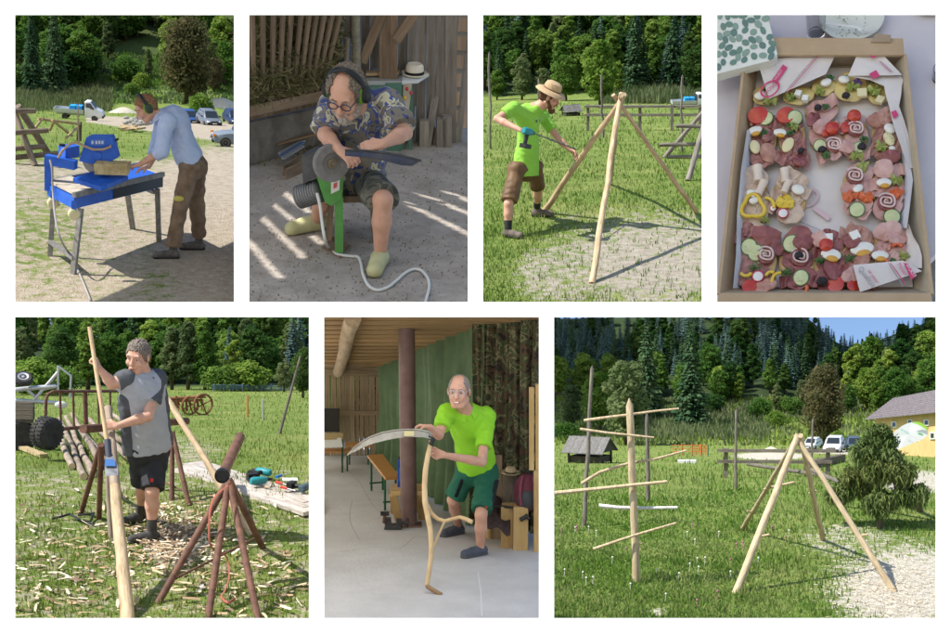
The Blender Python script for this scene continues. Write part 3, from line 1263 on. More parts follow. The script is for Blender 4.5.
	for a in 'lr':
		sh, el, wr = J['sh' + a], J['el' + a], J['wr' + a]
		si = inf * 0.7 + o.get('sleeve_wide', 0.0)
		if sl <= 1:
			e = sh + (el - sh) * sl
			sd.cap(sh, e + (el - sh) * 0.1, 0.064 * g + inf, 0.052 * g + si, 0.04, cuts=((e, unit(el - sh)),))
		else:
			e = el + (wr - el) * (sl - 1)
			sd.cap(sh, el, 0.064 * g + inf, 0.048 * g + si, 0.04)
			sd.cap(el, e + (wr - el) * 0.05, 0.048 * g + si, 0.042 * g + si, 0.03, cuts=((e, unit(wr - el)),))
	sd.cap(J['neck'] + up * 0.016 + fwd * 0.008, J['head'], 0.060, 0.075, 0.02, op='s')
	v, F = sd.mesh()
	v = folds(v, F, o.get('fold', 0.011), 26, 7)
	shirt = obj('shirt', v, F, o['shirtmat'])
	if o.get('collar'):
		c = MB()
		ring = []
		ctr = J['neck'] + up * 0.004
		for i in range(17):
			a = 0.35 + (2 * math.pi - 0.7) * i / 16 + math.pi / 2
			ring.append((a, ctr + 0.076 * (rgt * math.cos(a)) + 0.078 * (fwd * math.sin(a)) - up * 0.034 * max(0, math.sin(a))))
		g0 = [loc + p + up * 0.030 for a, p in ring]
		g1 = [loc + p + (rgt * math.cos(a) + fwd * math.sin(a)) * 0.046 - up * 0.016 for a, p in ring]
		c.sheet([g0, g1], thick=0.006, n=up)
		T.part(shirt, 'collar', c, o['collar'])
	if o.get('panel'):                                 # side panels and shoulders in another colour
		pd = SDF(0.0072)
		for a, sg in (('l', -1), ('r', 1)):
			sh, el = J['sh' + a], J['el' + a]
			e = sh + (el - sh) * sl
			pd.cap(sh, e + (el - sh) * 0.1, 0.064 * g + inf + 0.010, 0.052 * g + inf * 0.7 + 0.013, 0.03, cuts=((e, unit(el - sh)),))
			sidev = rgt * sg
			side = J['pelvis'] * 0.75 + chest * 0.25
			pd.cap(J['pelvis'] - up * 0.05 + sidev * 0.158 * g, chest + sidev * 0.152 * g - up * 0.02, 0.074, 0.070, 0.04, (fwd, 1.1), cuts=(cutp,))
		v, F = pd.mesh()
		v = folds(v, F, o.get('fold', 0.011), 26, 7)
		T.npobj('side_panel', np_mesh('side_panel', v, F, o['panel'], smooth=True), parent=shirt)
	sd = SDF(0.0072)
	ti = o.get('leg_loose', 0.02)
	waist = J['pelvis'] + up * o.get('waist', 0.10)
	sd.cap(J['pelvis'] + up * 0.06, J['pelvis'] - up * 0.02, 0.152 * g + 0.010, 0.165 * g + 0.012, 0.04, (fwd, 0.80 + o.get('belly', 0.0)), cuts=((waist, up),))
	sd.cap(hl, hr, 0.10 * g + 0.012, 0.10 * g + 0.012, 0.04, cuts=() if o.get('seated') else ((waist, up),))
	tl = o['trouser']                                  # 1 = knee, 2 = ankle
	for a in 'lr':
		hp_, kn, an = J['hip' + a], J['kn' + a], J['an' + a]
		if tl <= 1.15:
			e = hp_ + (kn - hp_) * tl
			sd.cap(hp_, kn + (kn - hp_) * 0.25, 0.092 * g + 0.010, 0.066 * g + ti, 0.035, cuts=((e, unit(kn - hp_)),) + (() if o.get('seated') else ((waist, up),)))
		else:
			e = kn + (an - kn) * (tl - 1)
			sd.cap(hp_, kn, 0.098 * g + 0.012, 0.066 * g + ti * 0.6, 0.035, cuts=((waist, up),))
			sd.cap(kn, e, 0.064 * g + ti * 0.6, 0.056 + ti, 0.03, cuts=((e, unit(an - kn)),))
	v, F = sd.mesh()
	v = folds(v, F, o.get('fold', 0.011) * 1.15, 24, 9)
	pants = obj(o.get('pants', 'trousers'), v, F, o['pantmat'])
	if o.get('belt'):
		bl = SDF(0.006)
		bl.cap(J['pelvis'] + up * 0.06, J['pelvis'] - up * 0.02, 0.152 * g + 0.018, 0.165 * g + 0.020, 0.02, (fwd, 0.80 + o.get('belly', 0.0)), cuts=((waist + up * 0.004, up), (waist - up * 0.032, -up)))
		v, F = bl.mesh()
		T.npobj('belt', np_mesh('belt', v, F, o['belt'], smooth=True), parent=pants)
	for a in 'lr':
		an, to = J['an' + a], J['to' + a]
		fd = unit((to - an) * V(1, 1, 0))
		zb = to[2] - 0.045 if o.get('toe_z') is None else o['toe_z']
		fl = lambda p, dz: V(p[0], p[1], zb + dz)
		sw = o.get('shoe_w', 1.0)
		sh = SDF(0.006)
		heel = fl(an - fd * 0.035, 0.045)
		toe = fl(an + fd * 0.185, 0.036)
		floor = ((fl(an, 0.004), V(0, 0, -1)),)
		sh.cap(heel, toe, 0.043 * sw, 0.044 * sw, 0.02, cuts=floor)
		ht = o.get('boot', 0.09)
		sh.cap(fl(an - fd * 0.005, 0.05), fl(an + fd * 0.10, 0.05), 0.046 * sw, 0.040 * sw, 0.02, cuts=floor)
		ankle_dir = unit(J['kn' + a] - an)
		topc = an + ankle_dir * max(0.0, ht - 0.09)
		sh.cap(fl(an, 0.05), topc, 0.045 * sw, 0.047 * sw, 0.02, cuts=((topc, ankle_dir), floor[0]))
		v, F = sh.mesh()
		so = obj('boot' if ht > 0.12 else 'shoe', v, F, o['shoemat'])
		if o.get('solemat'):
			sl_ = SDF(0.006)
			sl_.cap(heel - V(0, 0, 0.02), toe - V(0, 0, 0.012), 0.046 * sw, 0.047 * sw, 0.01, cuts=((fl(an, 0.024), V(0, 0, 1)), (fl(an, 0.0), V(0, 0, -1))))
			v, F = sl_.mesh()
			T.npobj('sole', np_mesh('sole', v, F, o['solemat'], smooth=True), parent=so)
		if o.get('sock'):
			c = MB()
			c.tube([loc + an + ankle_dir * 0.0, loc + an + ankle_dir * o.get('sock_h', 0.09)], [0.046, 0.049], 16)
			T.part(root, 'sock', c, o['sock'])
	return root, dict(hp=lambda a, b, c: loc + hp(a, b, c), ax=(r, f, u), hs=hs, loc=loc, J={k: v + loc for k, v in J.items()}, fwd=fwd, up=up, rgt=rgt, chest=chest + loc)

def ear_muffs(T, K, label, shell, band, accent=None):
	t = T.thing('ear_defenders', label, 'ear defenders', K['hp'](0, 0, 0.1))
	hp, (r, f, u), hs = K['hp'], K['ax'], K['hs']
	mb = MB()
	pts = []
	for i in range(17):
		a = math.pi * i / 16
		pts.append(hp(-0.098 * math.cos(a), -0.012, 0.0 + 0.142 * math.sin(a)))
	mb.tube(pts, 0.009 * hs, 8, flat=1.9)
	T.part(t, 'headband', mb, band)
	for sx in (-1, 1):
		c = MB()
		ax = np.stack([f, u, r * sx])
		prof = [(0.030, 0.0), (0.038, 0.006), (0.040, 0.022), (0.034, 0.036), (0.018, 0.042), (0.004, 0.043)]
		c.lathe([(a * hs, b * hs) for a, b in prof], hp(sx * 0.080, -0.008, -0.006), r * sx, 20, sx=1.0, sy=1.2, up=u)
		co = T.part(t, 'ear_cup', c, shell)
		c = MB()
		c.tube([hp(sx * 0.082, -0.008 + 0.036 * math.cos(a), -0.006 + 0.044 * math.sin(a)) for a in np.linspace(0, 6.283, 21)[:-1]], 0.011 * hs, 8, closed=True)
		T.part(co, 'cushion', c, accent or band)
	return t

def glasses(T, K, label, rim, y=0.108, w=0.021):
	hp, hs = K['hp'], K['hs']
	mb = MB()
	t = T.thing('glasses', label, 'glasses', hp(0, y, 0.01))
	for sx in (-1, 1):
		ring = [hp(sx * 0.034 + 0.025 * math.cos(a), y - 0.006 + 0.0, 0.006 + w * math.sin(a)) for a in np.linspace(0, 6.283, 17)[:-1]]
		mb.tube(ring, 0.0028 * hs, 6, closed=True)
		mb.tube([hp(sx * 0.060, y - 0.008, 0.012), hp(sx * 0.082, 0.03, 0.012), hp(sx * 0.085, -0.02, 0.008)], 0.0026 * hs, 6)
	mb.tube([hp(-0.010, y - 0.006, 0.010), hp(0, y, 0.013), hp(0.010, y - 0.006, 0.010)], 0.0026 * hs, 6)
	T.part(t, 'rim', mb, rim)
	return t

# ---------------------------------------------------------------- things that several of the scenes share
T1 = Tile(15, 15, 234, 302, -118, 190)
T2 = Tile(249, 15, 468, 302, -357, 305, h=3.37)
T3 = Tile(483, 15, 702, 302, -114, 345)
T5 = Tile(15, 317, 309, 618, 97, 17)
T6 = Tile(324, 317, 539, 618, 229, 16, h=3.0)
T7 = Tile(554, 317, 936, 618, 270, 21)

def sm(a, b, x):
	t = min(1.0, max(0.0, (x - a) / (b - a)))
	return t * t * (3 - 2 * t)

def wood_mat(T, name, c1, c2, rough=0.75, bump=0.004, sc=9):
	return pm(name, tuple(.72 * c for c in c1), c2, sc, rough, bump * 1.6, T.s, stretch=(3, 3, 0.5), bscale=22, rand=0.12, detail=9, lo=.3, hi=.62)

class Loc:
	"""a place to build a thing in its own axes: x forward, y to its left, z up"""
	def __init__(self, c, heading, sc=1.0):
		self.c, self.sc = V(c), sc
		self.x = V(math.cos(heading), math.sin(heading), 0)
		self.y = V(-math.sin(heading), math.cos(heading), 0)
	def __call__(self, x, y, z):
		return self.c + self.sc * (self.x * x + self.y * y + V(0, 0, z))
	def mb(self, mb):
		out = MB()
		out.v = [tuple(self(*p)) for p in mb.v]
		out.f, out.mi = mb.f, mb.mi
		return out

GLASS = pm('car_glass', (0.02, 0.025, 0.03), rough=0.08, spec=0.6)
TYRE = pm('tyre_rubber', (0.02, 0.02, 0.02), (0.05, 0.048, 0.045), 9, 0.9)
RIM = pm('wheel_rim', (0.35, 0.35, 0.36), rough=0.35, metal=0.8)
LAMP = pm('headlamp_glass', (0.75, 0.75, 0.72), rough=0.1)
REDLAMP = pm('tail_lamp', (0.35, 0.02, 0.02), rough=0.2)
BLACK = pm('black_plastic', (0.015, 0.015, 0.016), rough=0.5)
PLATE = pm('number_plate', (0.7, 0.7, 0.7), rough=0.5)

def add_wheel(T, L, parent, x, y, r, w=0.2):
	mb = MB()
	sg = 1 if y > 0 else -1
	mb.lathe([(r * 0.62, -w / 2), (r * 0.93, -w / 2), (r, -w * 0.3), (r, w * 0.3), (r * 0.93, w / 2), (r * 0.62, w / 2)], (x, y, r), (0, 1, 0), 20)
	t = T.part(parent, 'wheel', L.mb(mb), TYRE)
	mb = MB()
	mb.lathe([(r * 0.60, 0), (r * 0.60, w * 0.53), (r * 0.5, w * 0.45), (r * 0.16, w * 0.40), (r * 0.14, w * 0.5), (0.01, w * 0.5)], (x, y, r), (0, sg, 0), 16)
	T.part(t, 'rim', L.mb(mb), RIM)

def section_body(mb, secs):
	"""secs: (x, half width low, half width high, z low, z high) rings joined into a closed body"""
	rings = []
	for x, wl, wh, zl, zh in secs:
		zm = zl + (zh - zl) * 0.55
		rings.append([(x, -wl * 0.94, zl), (x, -wl, zl + (zh - zl) * 0.2), (x, -wl, zm), (x, -wh, zh - 0.03), (x, -wh * 0.9, zh), (x, wh * 0.9, zh), (x, wh, zh - 0.03), (x, wl, zm), (x, wl, zl + (zh - zl) * 0.2), (x, wl * 0.94, zl)])
	n = 10
	vs = [p for r in rings for p in r]
	fs = []
	for i in range(len(rings) - 1):
		for k in range(n):
			l = (k + 1) % n
			fs.append((i * n + k, i * n + l, (i + 1) * n + l, (i + 1) * n + k))
	fs.append(tuple(range(n - 1, -1, -1)))
	fs.append(tuple((len(rings) - 1) * n + k for k in range(n)))
	mb.add(vs, fs)

def car(T, label, c, heading, sc, paint, style='hatch', group=None):
	L = Loc(c, heading, sc)
	t = T.thing('parked_car', label, 'car', c, group)
	tall = style == 'jeep'
	zr = 1.78 if tall else 1.46
	zb = 0.98 if tall else 0.86
	body = MB()
	secs = [(-2.05, .72, .70, .45, zb - .12), (-2.0, .82, .78, .32, zb), (-1.2, .86, .80, .28, zb + .02), (0.7, .86, .80, .26, zb), (1.2, .85, .78, .28, zb - .04), (1.85, .80, .70, .30, zb - .14), (2.05, .68, .62, .42, zb - .26)]
	section_body(body, secs)
	T.part(t, 'body', L.mb(body), paint)
	cab = MB()
	fx = 0.75 if tall else 1.05
	section_body(cab, [(-1.95 if tall else -1.9, .74, .66, zb - .05, zb + .02), (-1.8 if tall else -1.45, .75, .60, zb - .05, zr - .03), (-0.4, .76, .60, zb - .05, zr), (0.2 if not tall else 0.35, .76, .60, zb - .05, zr - .03), (fx, .74, .66, zb - .05, zb + .02)])
	T.part(t, 'cabin', L.mb(cab), paint)
	w = MB()
	x1, x2 = (0.36, fx - 0.03) if tall else (0.24, fx - 0.06)
	w.sheet([[(x2 + .03, -.60, zb + .05), (x2 + .03, .60, zb + .05)], [(x1 + .06, -.52, zr - .07), (x1 + .06, .52, zr - .07)]], thick=0.02, n=(0.5, 0, 0.5))
	T.part(t, 'windscreen', L.mb(w), GLASS, False)
	w = MB()
	w.sheet([[(-1.93, .58, zb + .06), (-1.93, -.58, zb + .06)], [(-1.60 if not tall else -1.84, .50, zr - .1), (-1.60 if not tall else -1.84, -.50, zr - .1)]], thick=0.03, n=(-0.8, 0, 0.2))
	T.part(t, 'rear_window', L.mb(w), GLASS, False)
	for sg in (-1, 1):
		for a, b in ((-1.35, -0.42), (-0.34, 0.62)):
			w = MB()
			bt = b - (0.38 if b > 0 else 0)
			q = [(a, sg * .755, zb + .03), (b, sg * .755, zb + .03), (bt, sg * .635, zr - .09), (a + (.1 if a < -1 else 0), sg * .635, zr - .09)]
			w.prism(q, (0, sg * 0.02, 0))
			T.part(t, 'window', L.mb(w), GLASS, False)
		for x in (-1.3, 1.28):
			add_wheel(T, L, t, x, sg * 0.78, 0.36 if tall else 0.31)
		h = MB()
		h.ell((1.95, sg * .52, zb - .28), (.10, .16, .08))
		T.part(t, 'headlight', L.mb(h), LAMP)
		h = MB()
		h.box((-2.02, sg * .62, zb - .16), (.06, .14, .2))
		T.part(t, 'tail_light', L.mb(h), REDLAMP, False)
		h = MB()
		h.ell((0.62, sg * .92, zb + .08), (.07, .09, .07))
		T.part(t, 'mirror', L.mb(h), BLACK)
	b = MB()
	b.box((2.04, 0, .42), (.12, 1.35, .18))
	b.box((2.05, 0, .62), (.05, .7, .1))
	T.part(t, 'bumper', L.mb(b), BLACK, False)
	b = MB()
	b.box((2.115, 0, .45), (.01, .45, .1))
	T.part(t, 'number_plate', L.mb(b), PLATE, False)
	return t

def pickup(T, label, c, heading, sc, load, group=None):
	"""a white flatbed pickup with drop sides"""
	L = Loc(c, heading, sc)
	wp = pm('white_truck_paint', (0.75, 0.76, 0.77), (0.68, 0.69, 0.70), 3, 0.35)
	alu = pm('drop_side_aluminium', (0.55, 0.56, 0.57), rough=0.45, metal=0.4)
	t = T.thing('pickup_truck', label, 'truck', c, group)
	m = MB()
	section_body(m, [(0.85, .88, .70, .45, 2.15), (1.0, .92, .74, .40, 2.25), (1.5, .92, .74, .40, 2.24), (2.15, .92, .80, .40, 1.45), (2.75, .90, .80, .42, 1.22), (2.95, .78, .70, .46, .98)])
	T.part(t, 'cab', L.mb(m), wp)
	m = MB()
	m.sheet([[(2.12, -.70, 1.50), (2.12, .70, 1.50)], [(1.56, -.62, 2.14), (1.56, .62, 2.14)]], thick=0.03, n=(.6, 0, .5))
	T.part(t, 'windscreen', L.mb(m), GLASS, False)
	for sg in (-1, 1):
		m = MB()
		m.prism([(1.02, sg * .875, 1.42), (1.98, sg * .885, 1.42), (1.55, sg * .80, 2.05), (1.02, sg * .79, 2.05)], (0, sg * .03, 0))
		T.part(t, 'window', L.mb(m), GLASS, False)
		m = MB()
		m.ell((2.86, sg * .62, .86), (.10, .14, .12))
		T.part(t, 'headlight', L.mb(m), LAMP)
		add_wheel(T, L, t, 2.0, sg * .82, .36)
		add_wheel(T, L, t, -1.35, sg * .82, .36)
		m = MB()
		m.box((-0.95, sg * .98, 1.10), (3.4, .04, .36))
		T.part(t, 'drop_side', L.mb(m), alu, False)
		m = MB()
		m.ell((1.85, sg * 1.05, 1.5), (.06, .10, .16))
		T.part(t, 'mirror', L.mb(m), BLACK)
	m = MB()
	m.box((-0.95, 0, .87), (3.4, 1.94, .10))
	m.box((-2.63, 0, 1.10), (.04, 1.9, .36))
	m.box((-0.6, 0, .62), (3.6, .7, .2))
	T.part(t, 'flatbed', L.mb(m), alu, False)
	m = MB()
	m.box((0.78, 0, 1.45), (.07, 1.8, 1.3))
	T.part(t, 'headboard', L.mb(m), pm('dark_headboard', (0.03, 0.035, 0.045), rough=0.6), False)
	m = MB()
	m.box((2.93, 0, .55), (.14, 1.7, .26))
	T.part(t, 'bumper', L.mb(m), BLACK, False)
	b = T.thing('blue_crate', load, 'cargo', L(-0.2, 0, .92))
	m = MB()
	m.box((-0.15, 0, 1.28), (1.5, 1.5, .70), taper=0.93)
	T.part(b, 'bale', L.mb(m), pm('blue_tarpaulin', (0.02, 0.28, 0.72), (0.03, 0.36, 0.8), 2, 0.5), False)
	m = MB()
	m.box((-0.15, 0, 1.30), (.06, 1.52, .71), taper=0.94)
	T.part(b, 'strap', L.mb(m), BLACK, False)
	return t

def hay_hut(T, label, c, heading, sc):
	"""a low open hut: boards on posts under a pitched board roof"""
	L = Loc(c, heading, sc)
	t = T.thing('hay_hut', label, 'hut', c)
	ws = wood_mat(T, 'grey_weathered_wood', (0.10, 0.095, 0.09), (0.20, 0.19, 0.18))
	wd = wood_mat(T, 'dark_weathered_wood', (0.035, 0.03, 0.026), (0.08, 0.07, 0.06))
	for x in (-1.3, 1.3):
		for y in (-0.9, 0.9):
			m = MB()
			m.box((x, y, 0.45), (.14, .14, 1.1))
			T.part(t, 'post', L.mb(m), wd, False)
	for sg in (-1, 1):
		for i in range(10):
			x = -1.7 + 3.4 * (i + .5) / 10
			m = MB()
			m.prism([(x - .165, sg * 1.35, .85), (x + .165, sg * 1.35, .85), (x + .165, sg * -.02, 1.95), (x - .165, sg * -.02, 1.95)], (0, 0, .05 + .015 * (i % 2)))
			T.part(t, 'roof_board', L.mb(m), ws, False)
	for x in (-1.5, 1.5):
		m = MB()
		m.prism([(x, -1.15, .95), (x, 1.15, .95), (x, 0, 1.86)], (.06, 0, 0))
		T.part(t, 'gable', L.mb(m), wd, False)
	m = MB()
	m.box((0, 0, .35), (2.5, 1.7, .5))
	T.part(t, 'hay_floor', L.mb(m), wd, False)
	return t

GRASS = [leaf_mat('grass_blade_a', (0.12, 0.20, 0.030), (0.22, 0.31, 0.065), 0.8, 0.0, 0.4),
		 leaf_mat('grass_blade_b', (0.085, 0.155, 0.025), (0.16, 0.24, 0.055), 0.8, 0.0, 0.4),
		 leaf_mat('grass_blade_c', (0.20, 0.25, 0.07), (0.31, 0.34, 0.12), 0.8, 0.0, 0.4)]
REED = [leaf_mat('reed_a', (0.075, 0.12, 0.045), (0.16, 0.20, 0.09), 0.8, 0.0, 0.3), leaf_mat('reed_b', (0.10, 0.14, 0.06), (0.19, 0.22, 0.11), 0.8, 0.0, 0.3)]
GR1, GR2 = (0.12, 0.19, 0.034), (0.21, 0.27, 0.070)
D1, D2 = (0.25, 0.215, 0.165), (0.40, 0.36, 0.30)

def text_part(T, parent, s_, o, ux_, uy_, size, mat, name='lettering'):
	"""flat letters: o = lower left corner, ux_/uy_ = directions of reading and of letter height (tile coordinates)"""
	cu = bpy.data.curves.new(name, 'FONT')
	cu.body = s_
	cu.size = 1.0
	cu.fill_mode = 'FRONT'
	cu.resolution_u = 2
	tmp = bpy.data.objects.new('tmp_text', cu)
	COL.objects.link(tmp)
	dg = bpy.context.evaluated_depsgraph_get()
	me = bpy.data.meshes.new_from_object(tmp.evaluated_get(dg))
	n = len(me.vertices)
	co = np.zeros(n * 3)
	me.vertices.foreach_get('co', co)
	co = co.reshape(-1, 3)
	w = np.asarray(o) - T.locs[parent.name] + size * (co[:, :1] * np.asarray(ux_) + co[:, 1:2] * np.asarray(uy_))
	me.vertices.foreach_set('co', w.astype(np.float32).ravel())
	me.materials.clear()
	me.materials.append(mat)
	me.update()
	bpy.data.objects.remove(tmp)
	bpy.data.curves.remove(cu)
	o_ = bpy.data.objects.new(name, me)
	COL.objects.link(o_)
	o_.parent = parent
	T.locs[o_.name] = T.locs[parent.name]
	return o_

# ================================================================ the man at the blue stone saw
T = T1
gm1 = ground_mat('yard_soil_and_turf', T.s, (0.29, 0.24, 0.18), (0.44, 0.38, 0.30), GR1, GR2)
def turf1(px, py, p):
	g = 0.62 * sm(168, 150, py) + 0.30
	road = sm(1.2, 0.6, abs(py - 119 - 0.10 * (px - 90)) / (4 + 0.05 * max(0, px - 90))) if px > 86 else 0
	yard = sm(150, 215, px) * sm(136, 150, py)
	g2 = g - 0.9 * road - 0.55 * yard
	g2 += 0.22 * sm(1.3, 0.2, math.hypot((px - 40) / 60, (py - 230) / 60))
	g2 += 0.25 * sm(1.2, 0.2, math.hypot((px - 190) / 60, (py - 285) / 25))
	return max(0.0, g2)
T.terrain('yard_ground', [(12.9, None), (19.4, None), (26, 145), (36, 130), (50, 120), (62, 111), (68, 100), (72, 92), (76, 60), (84, 0)], gm1, turf1, lambda a, b, p: 0.8 * sm(72, 75, p[1]))
T.blades('yard_grass', 9000, (10, 100, 238, 306), 0.055, 0.013, GRASS, lambda a, b: sm(0.35, 0.95, turf1(a, b, None)) * (0.9 if b < 170 else 0.25), 'patchy grass on the yard round the blue stone saw', ylim=60)
T.blades('reed_bed', 10000, (12, 86, 112, 112), 0.22, 0.022, REED, lambda a, b: 1.0 if b < 110 else 0.3, 'band of tall reeds behind the white pickup truck with open drop sides', 'reeds')
T.blades('slope_growth', 9000, (90, 55, 236, 104), 0.13, 0.03, REED + GRASS[:2], None, 'rough green growth on the open slope under the wood', 'undergrowth')

BLUE = pm('saw_blue_paint', (0.012, 0.075, 0.42), (0.02, 0.11, 0.50), 9, 0.4, 0, 1)
STEEL = pm('dusty_steel', (0.16, 0.155, 0.15), (0.28, 0.27, 0.25), 14, 0.6, metal=0.3)
SLURRY = pm('cement_slurry', (0.34, 0.30, 0.24), (0.48, 0.43, 0.36), 9, 0.9)
P = T.at
GA, GB, GC, GD = T.gp(73, 274), T.gp(50, 256), T.gp(133, 229), T.gp(159, 242)
saw = T.thing('stone_saw', 'blue wet stone saw on a folding stand with two cream castors', 'saw', (GA + GB + GC + GD) / 4)
TA, TB, TC, TD = P(74, 197, GA[1] + .05), P(47, 184, GB[1]), P(137, 166, GC[1]), P(163, 176, GD[1] - .05)
mb = MB()
mb.prism([TA, TD, TC, TB], (0, 0, -.13))
T.part(saw, 'water_tray', mb, BLUE, False)
ux = unit(TD - TA)
mb = MB()
q_ = TA + (TD - TA) * .42
mb.prism([q_ + V(0, -.012, .0), TD + V(0, -.012, 0), TD + V(0, -.012, -.125), q_ + V(0, -.012, -.125)], (0, .008, 0))
T.part(saw, 'side_panel', mb, pm('dark_tray_side', (0.012, 0.013, 0.02), rough=.5), False)  # black sheet over the right-hand part of the tray side
uy = unit(TB - TA)
for a, b in ((TA, TD), (TB, TC)):
	mb = MB()
	mb.plank(a + V(0, 0, .02), b + V(0, 0, .02), .05, .05)
	T.part(saw, 'rail', mb, STEEL, False)
mb = MB()
mb.prism([TA + ux * .02 + uy * .03 + V(0, 0, .012), TA + ux * .42 + uy * .03 + V(0, 0, .012), TB + ux * .42 - uy * .03 + V(0, 0, .012), TB + ux * .02 - uy * .03 + V(0, 0, .012)], (0, 0, .03))
T.part(saw, 'table_plate', mb, SLURRY, False)
for (g, t_, e) in ((GA, TA, .12), (GB, TB, .12), (GC, TC, -.25), (GD, TD, -.12)):
	mb = MB()
	q = t_ + ux * e + V(0, 0, -.14)
	mb.plank(g - V(0, 0, .01), q, .055, .045)
	T.part(saw, 'leg', mb, STEEL, False)
for a, b, k in ((GA, GB, .2), (GC, GD, .78)):
	ta, tb = (TA, TB) if k < .5 else (TC, TD)
	mb = MB()
	mb.plank(a + (ta + ux * (.1 if k < .5 else -.2) - a) * k, b + (tb + ux * (.1 if k < .5 else -.2) - b) * k, .05, .04)
	T.part(saw, 'cross_tie', mb, STEEL, False)
for px, py, y in ((53, 203, GB[1] - .1), (74, 214, GA[1] - .08)):
	c = P(px, py, y)
	mb = MB()
	mb.lathe([(.012, -.03), (.05, -.03), (.062, -.02), (.062, .02), (.05, .03), (.012, .03)], c, (.3, -1, 0), 16)
	T.part(saw, 'castor', mb, pm('cream_castor', (0.55, 0.50, 0.30), rough=0.6))
	mb = MB()
	mb.box(c + V(0, 0, .08), (.05, .05, .12))
	T.part(saw, 'castor_fork', mb, BLUE, False)
YH = GB[1] + .15
# back post, arm and motor
mb = MB()
mb.plank(P(49, 190, GB[1]), P(49, 156, GB[1]), .09, .12)
T.part(saw, 'column', mb, BLUE, False)
mb = MB()
mb.plank(P(46, 159, GB[1]), P(76, 165, GB[1] - .1), .11, .10)
T.part(saw, 'arm', mb, BLUE, False)
mb = MB()
mb.box(P(69, 151, YH), (.26, .2, .12), (ux, uy, V(0, 0, 1)))
T.part(saw, 'motor', mb, BLUE, False)
mb = MB()
mb.tube([P(62, 150, YH - .05), P(62, 144, YH - .05)], [.02, .035], 10)
T.part(saw, 'clamp_knob', mb, BLACK)
# hood over the disc
YB = GA[1] + .42
hood = [P(79, 161, YB), P(86, 138, YB), P(89, 136.5, YB), P(110, 136.5, YB), P(112, 138, YB), P(117.5, 158, YB), P(110, 162, YB), P(90, 164, YB)]
mb = MB()
mb.prism(hood, (.03, .16, 0))
ho = T.part(saw, 'blade_guard', mb, BLUE, False)
mb = MB()
mb.prism([P(90.5, 139.5, YB - .006), P(105, 139, YB - .006), P(105, 145.5, YB - .006), P(90.5, 146, YB - .006)], (0, .004, 0))
lp = T.part(ho, 'maker_plate', mb, pm('plate_blue', (0.05, 0.13, 0.45), rough=0.5), False)
for sx in (92.5, 96.5, 99.5, 102.5):
	mb = MB()
	mb.prism([P(sx - 1.1, 141, YB - .009), P(sx + .9, 140.9, YB - .009), P(sx + .9, 144, YB - .009), P(sx - 1.1, 144.1, YB - .009)], (0, .004, 0))
	T.part(ho, 'lettering', mb, pm('plate_silver', (0.45, 0.5, 0.6), rough=0.5), False)
mb = MB()
mb.tube([P(97, 156, YB - .02), P(97, 156, YB + .0)], .045, 14)
T.part(ho, 'hub_cap', mb, BLUE)
mb = MB()
mb.lathe([(.004, -.004), (.155, -.004), (.155, .004), (.004, .004)], P(97, 160, YB + .08), (.15, -1, 0), 40)
T.part(saw, 'cutting_disc', mb, pm('disc_steel', (0.35, 0.34, 0.33), (0.25, 0.24, 0.23), 8, 0.35, metal=0.8))
mb = MB()
mb.plank(P(112, 142, YB + .05), P(118, 139, YB + .2), .02, .02)
T.part(ho, 'handle', mb, BLACK, False)
# sliding table and the block on it
zt = TA[2] + .10
S0 = [P(73, 178, YB - .12), P(101, 187, YB - .30), P(107, 185, YB - .26), P(128, 176, YB + .06), P(98, 170, YB + .1)]
mb = MB()
mb.prism(S0, (0, 0, -.045))
T.part(saw, 'sliding_table', mb, BLUE, False)
bk = T.thing('stone_block', 'rough yellowish stone block lying under the saw blade', 'block', P(112, 177, YB))
mb = MB()
q = [P(94.5, 175.5, YB - .16), P(128, 176, YB - .02), P(131, 171.5, YB + .1), P(98, 171, YB - .02)]
mb.prism([a + V(0, 0, .004) for a in q], (0, 0, .115))
mb.v = [tuple(V(a) + V(rnd.uniform(-.01, .01), rnd.uniform(-.01, .01), rnd.uniform(-.006, .006))) for a in mb.v]
T.part(bk, 'block', mb, pm('sandstone', (0.30, 0.22, 0.10), (0.50, 0.40, 0.22), 12, 0.9, 0.01, T.s, bscale=20), False)
# hose and cable
mb = MB()
mb.tube([P(58, 158, YH - .3), P(63, 150, YH - .3), P(70, 144, YB - .1), P(77, 142.5, YB - .08), P(84, 146, YB - .05), P(93, 149.5, YB - .04), P(103, 149.5, YB - .04), P(110, 147, YB - .03), P(112, 144, YB + .05)], .013, 8)
T.single('water_hose', mb, pm('tan_hose', (0.36, 0.25, 0.16), rough=0.6), 'tan water hose looping over the blue blade guard', 'hose', P(77, 142, YB))
mb = MB()
mb.tube([P(79, 143, YB - .02), P(78.5, 133, YB + .2), P(78, 122, YB + .3), P(78, 104, YB + .4)], [.010, .009, .008, .006], 6)
T.single('feed_pipe', mb, pm('tan_pipe', (0.34, 0.25, 0.15), rough=0.6), 'thin tan rod rising behind the blade guard in front of the truck', 'rod', P(79, 143, YB))
mb = MB()
ck = [P(50, 160, GB[1] - .15), P(52, 170, GB[1] - .2), P(53, 195, GB[1] - .25), P(56, 222, GA[1]), P(62, 242, GA[1] - .1)]
ck += [T.gp(x, y) + V(0, 0, .012) for x, y in ((74, 262), (80, 276), (86, 290), (92, 306))]
mb.tube(curve(ck), .011, 8)
T.single('power_cable', mb, pm('grey_cable', (0.28, 0.27, 0.26), rough=0.6), 'grey power cable hanging from the stone saw down to the ground', 'cable', ck[0])

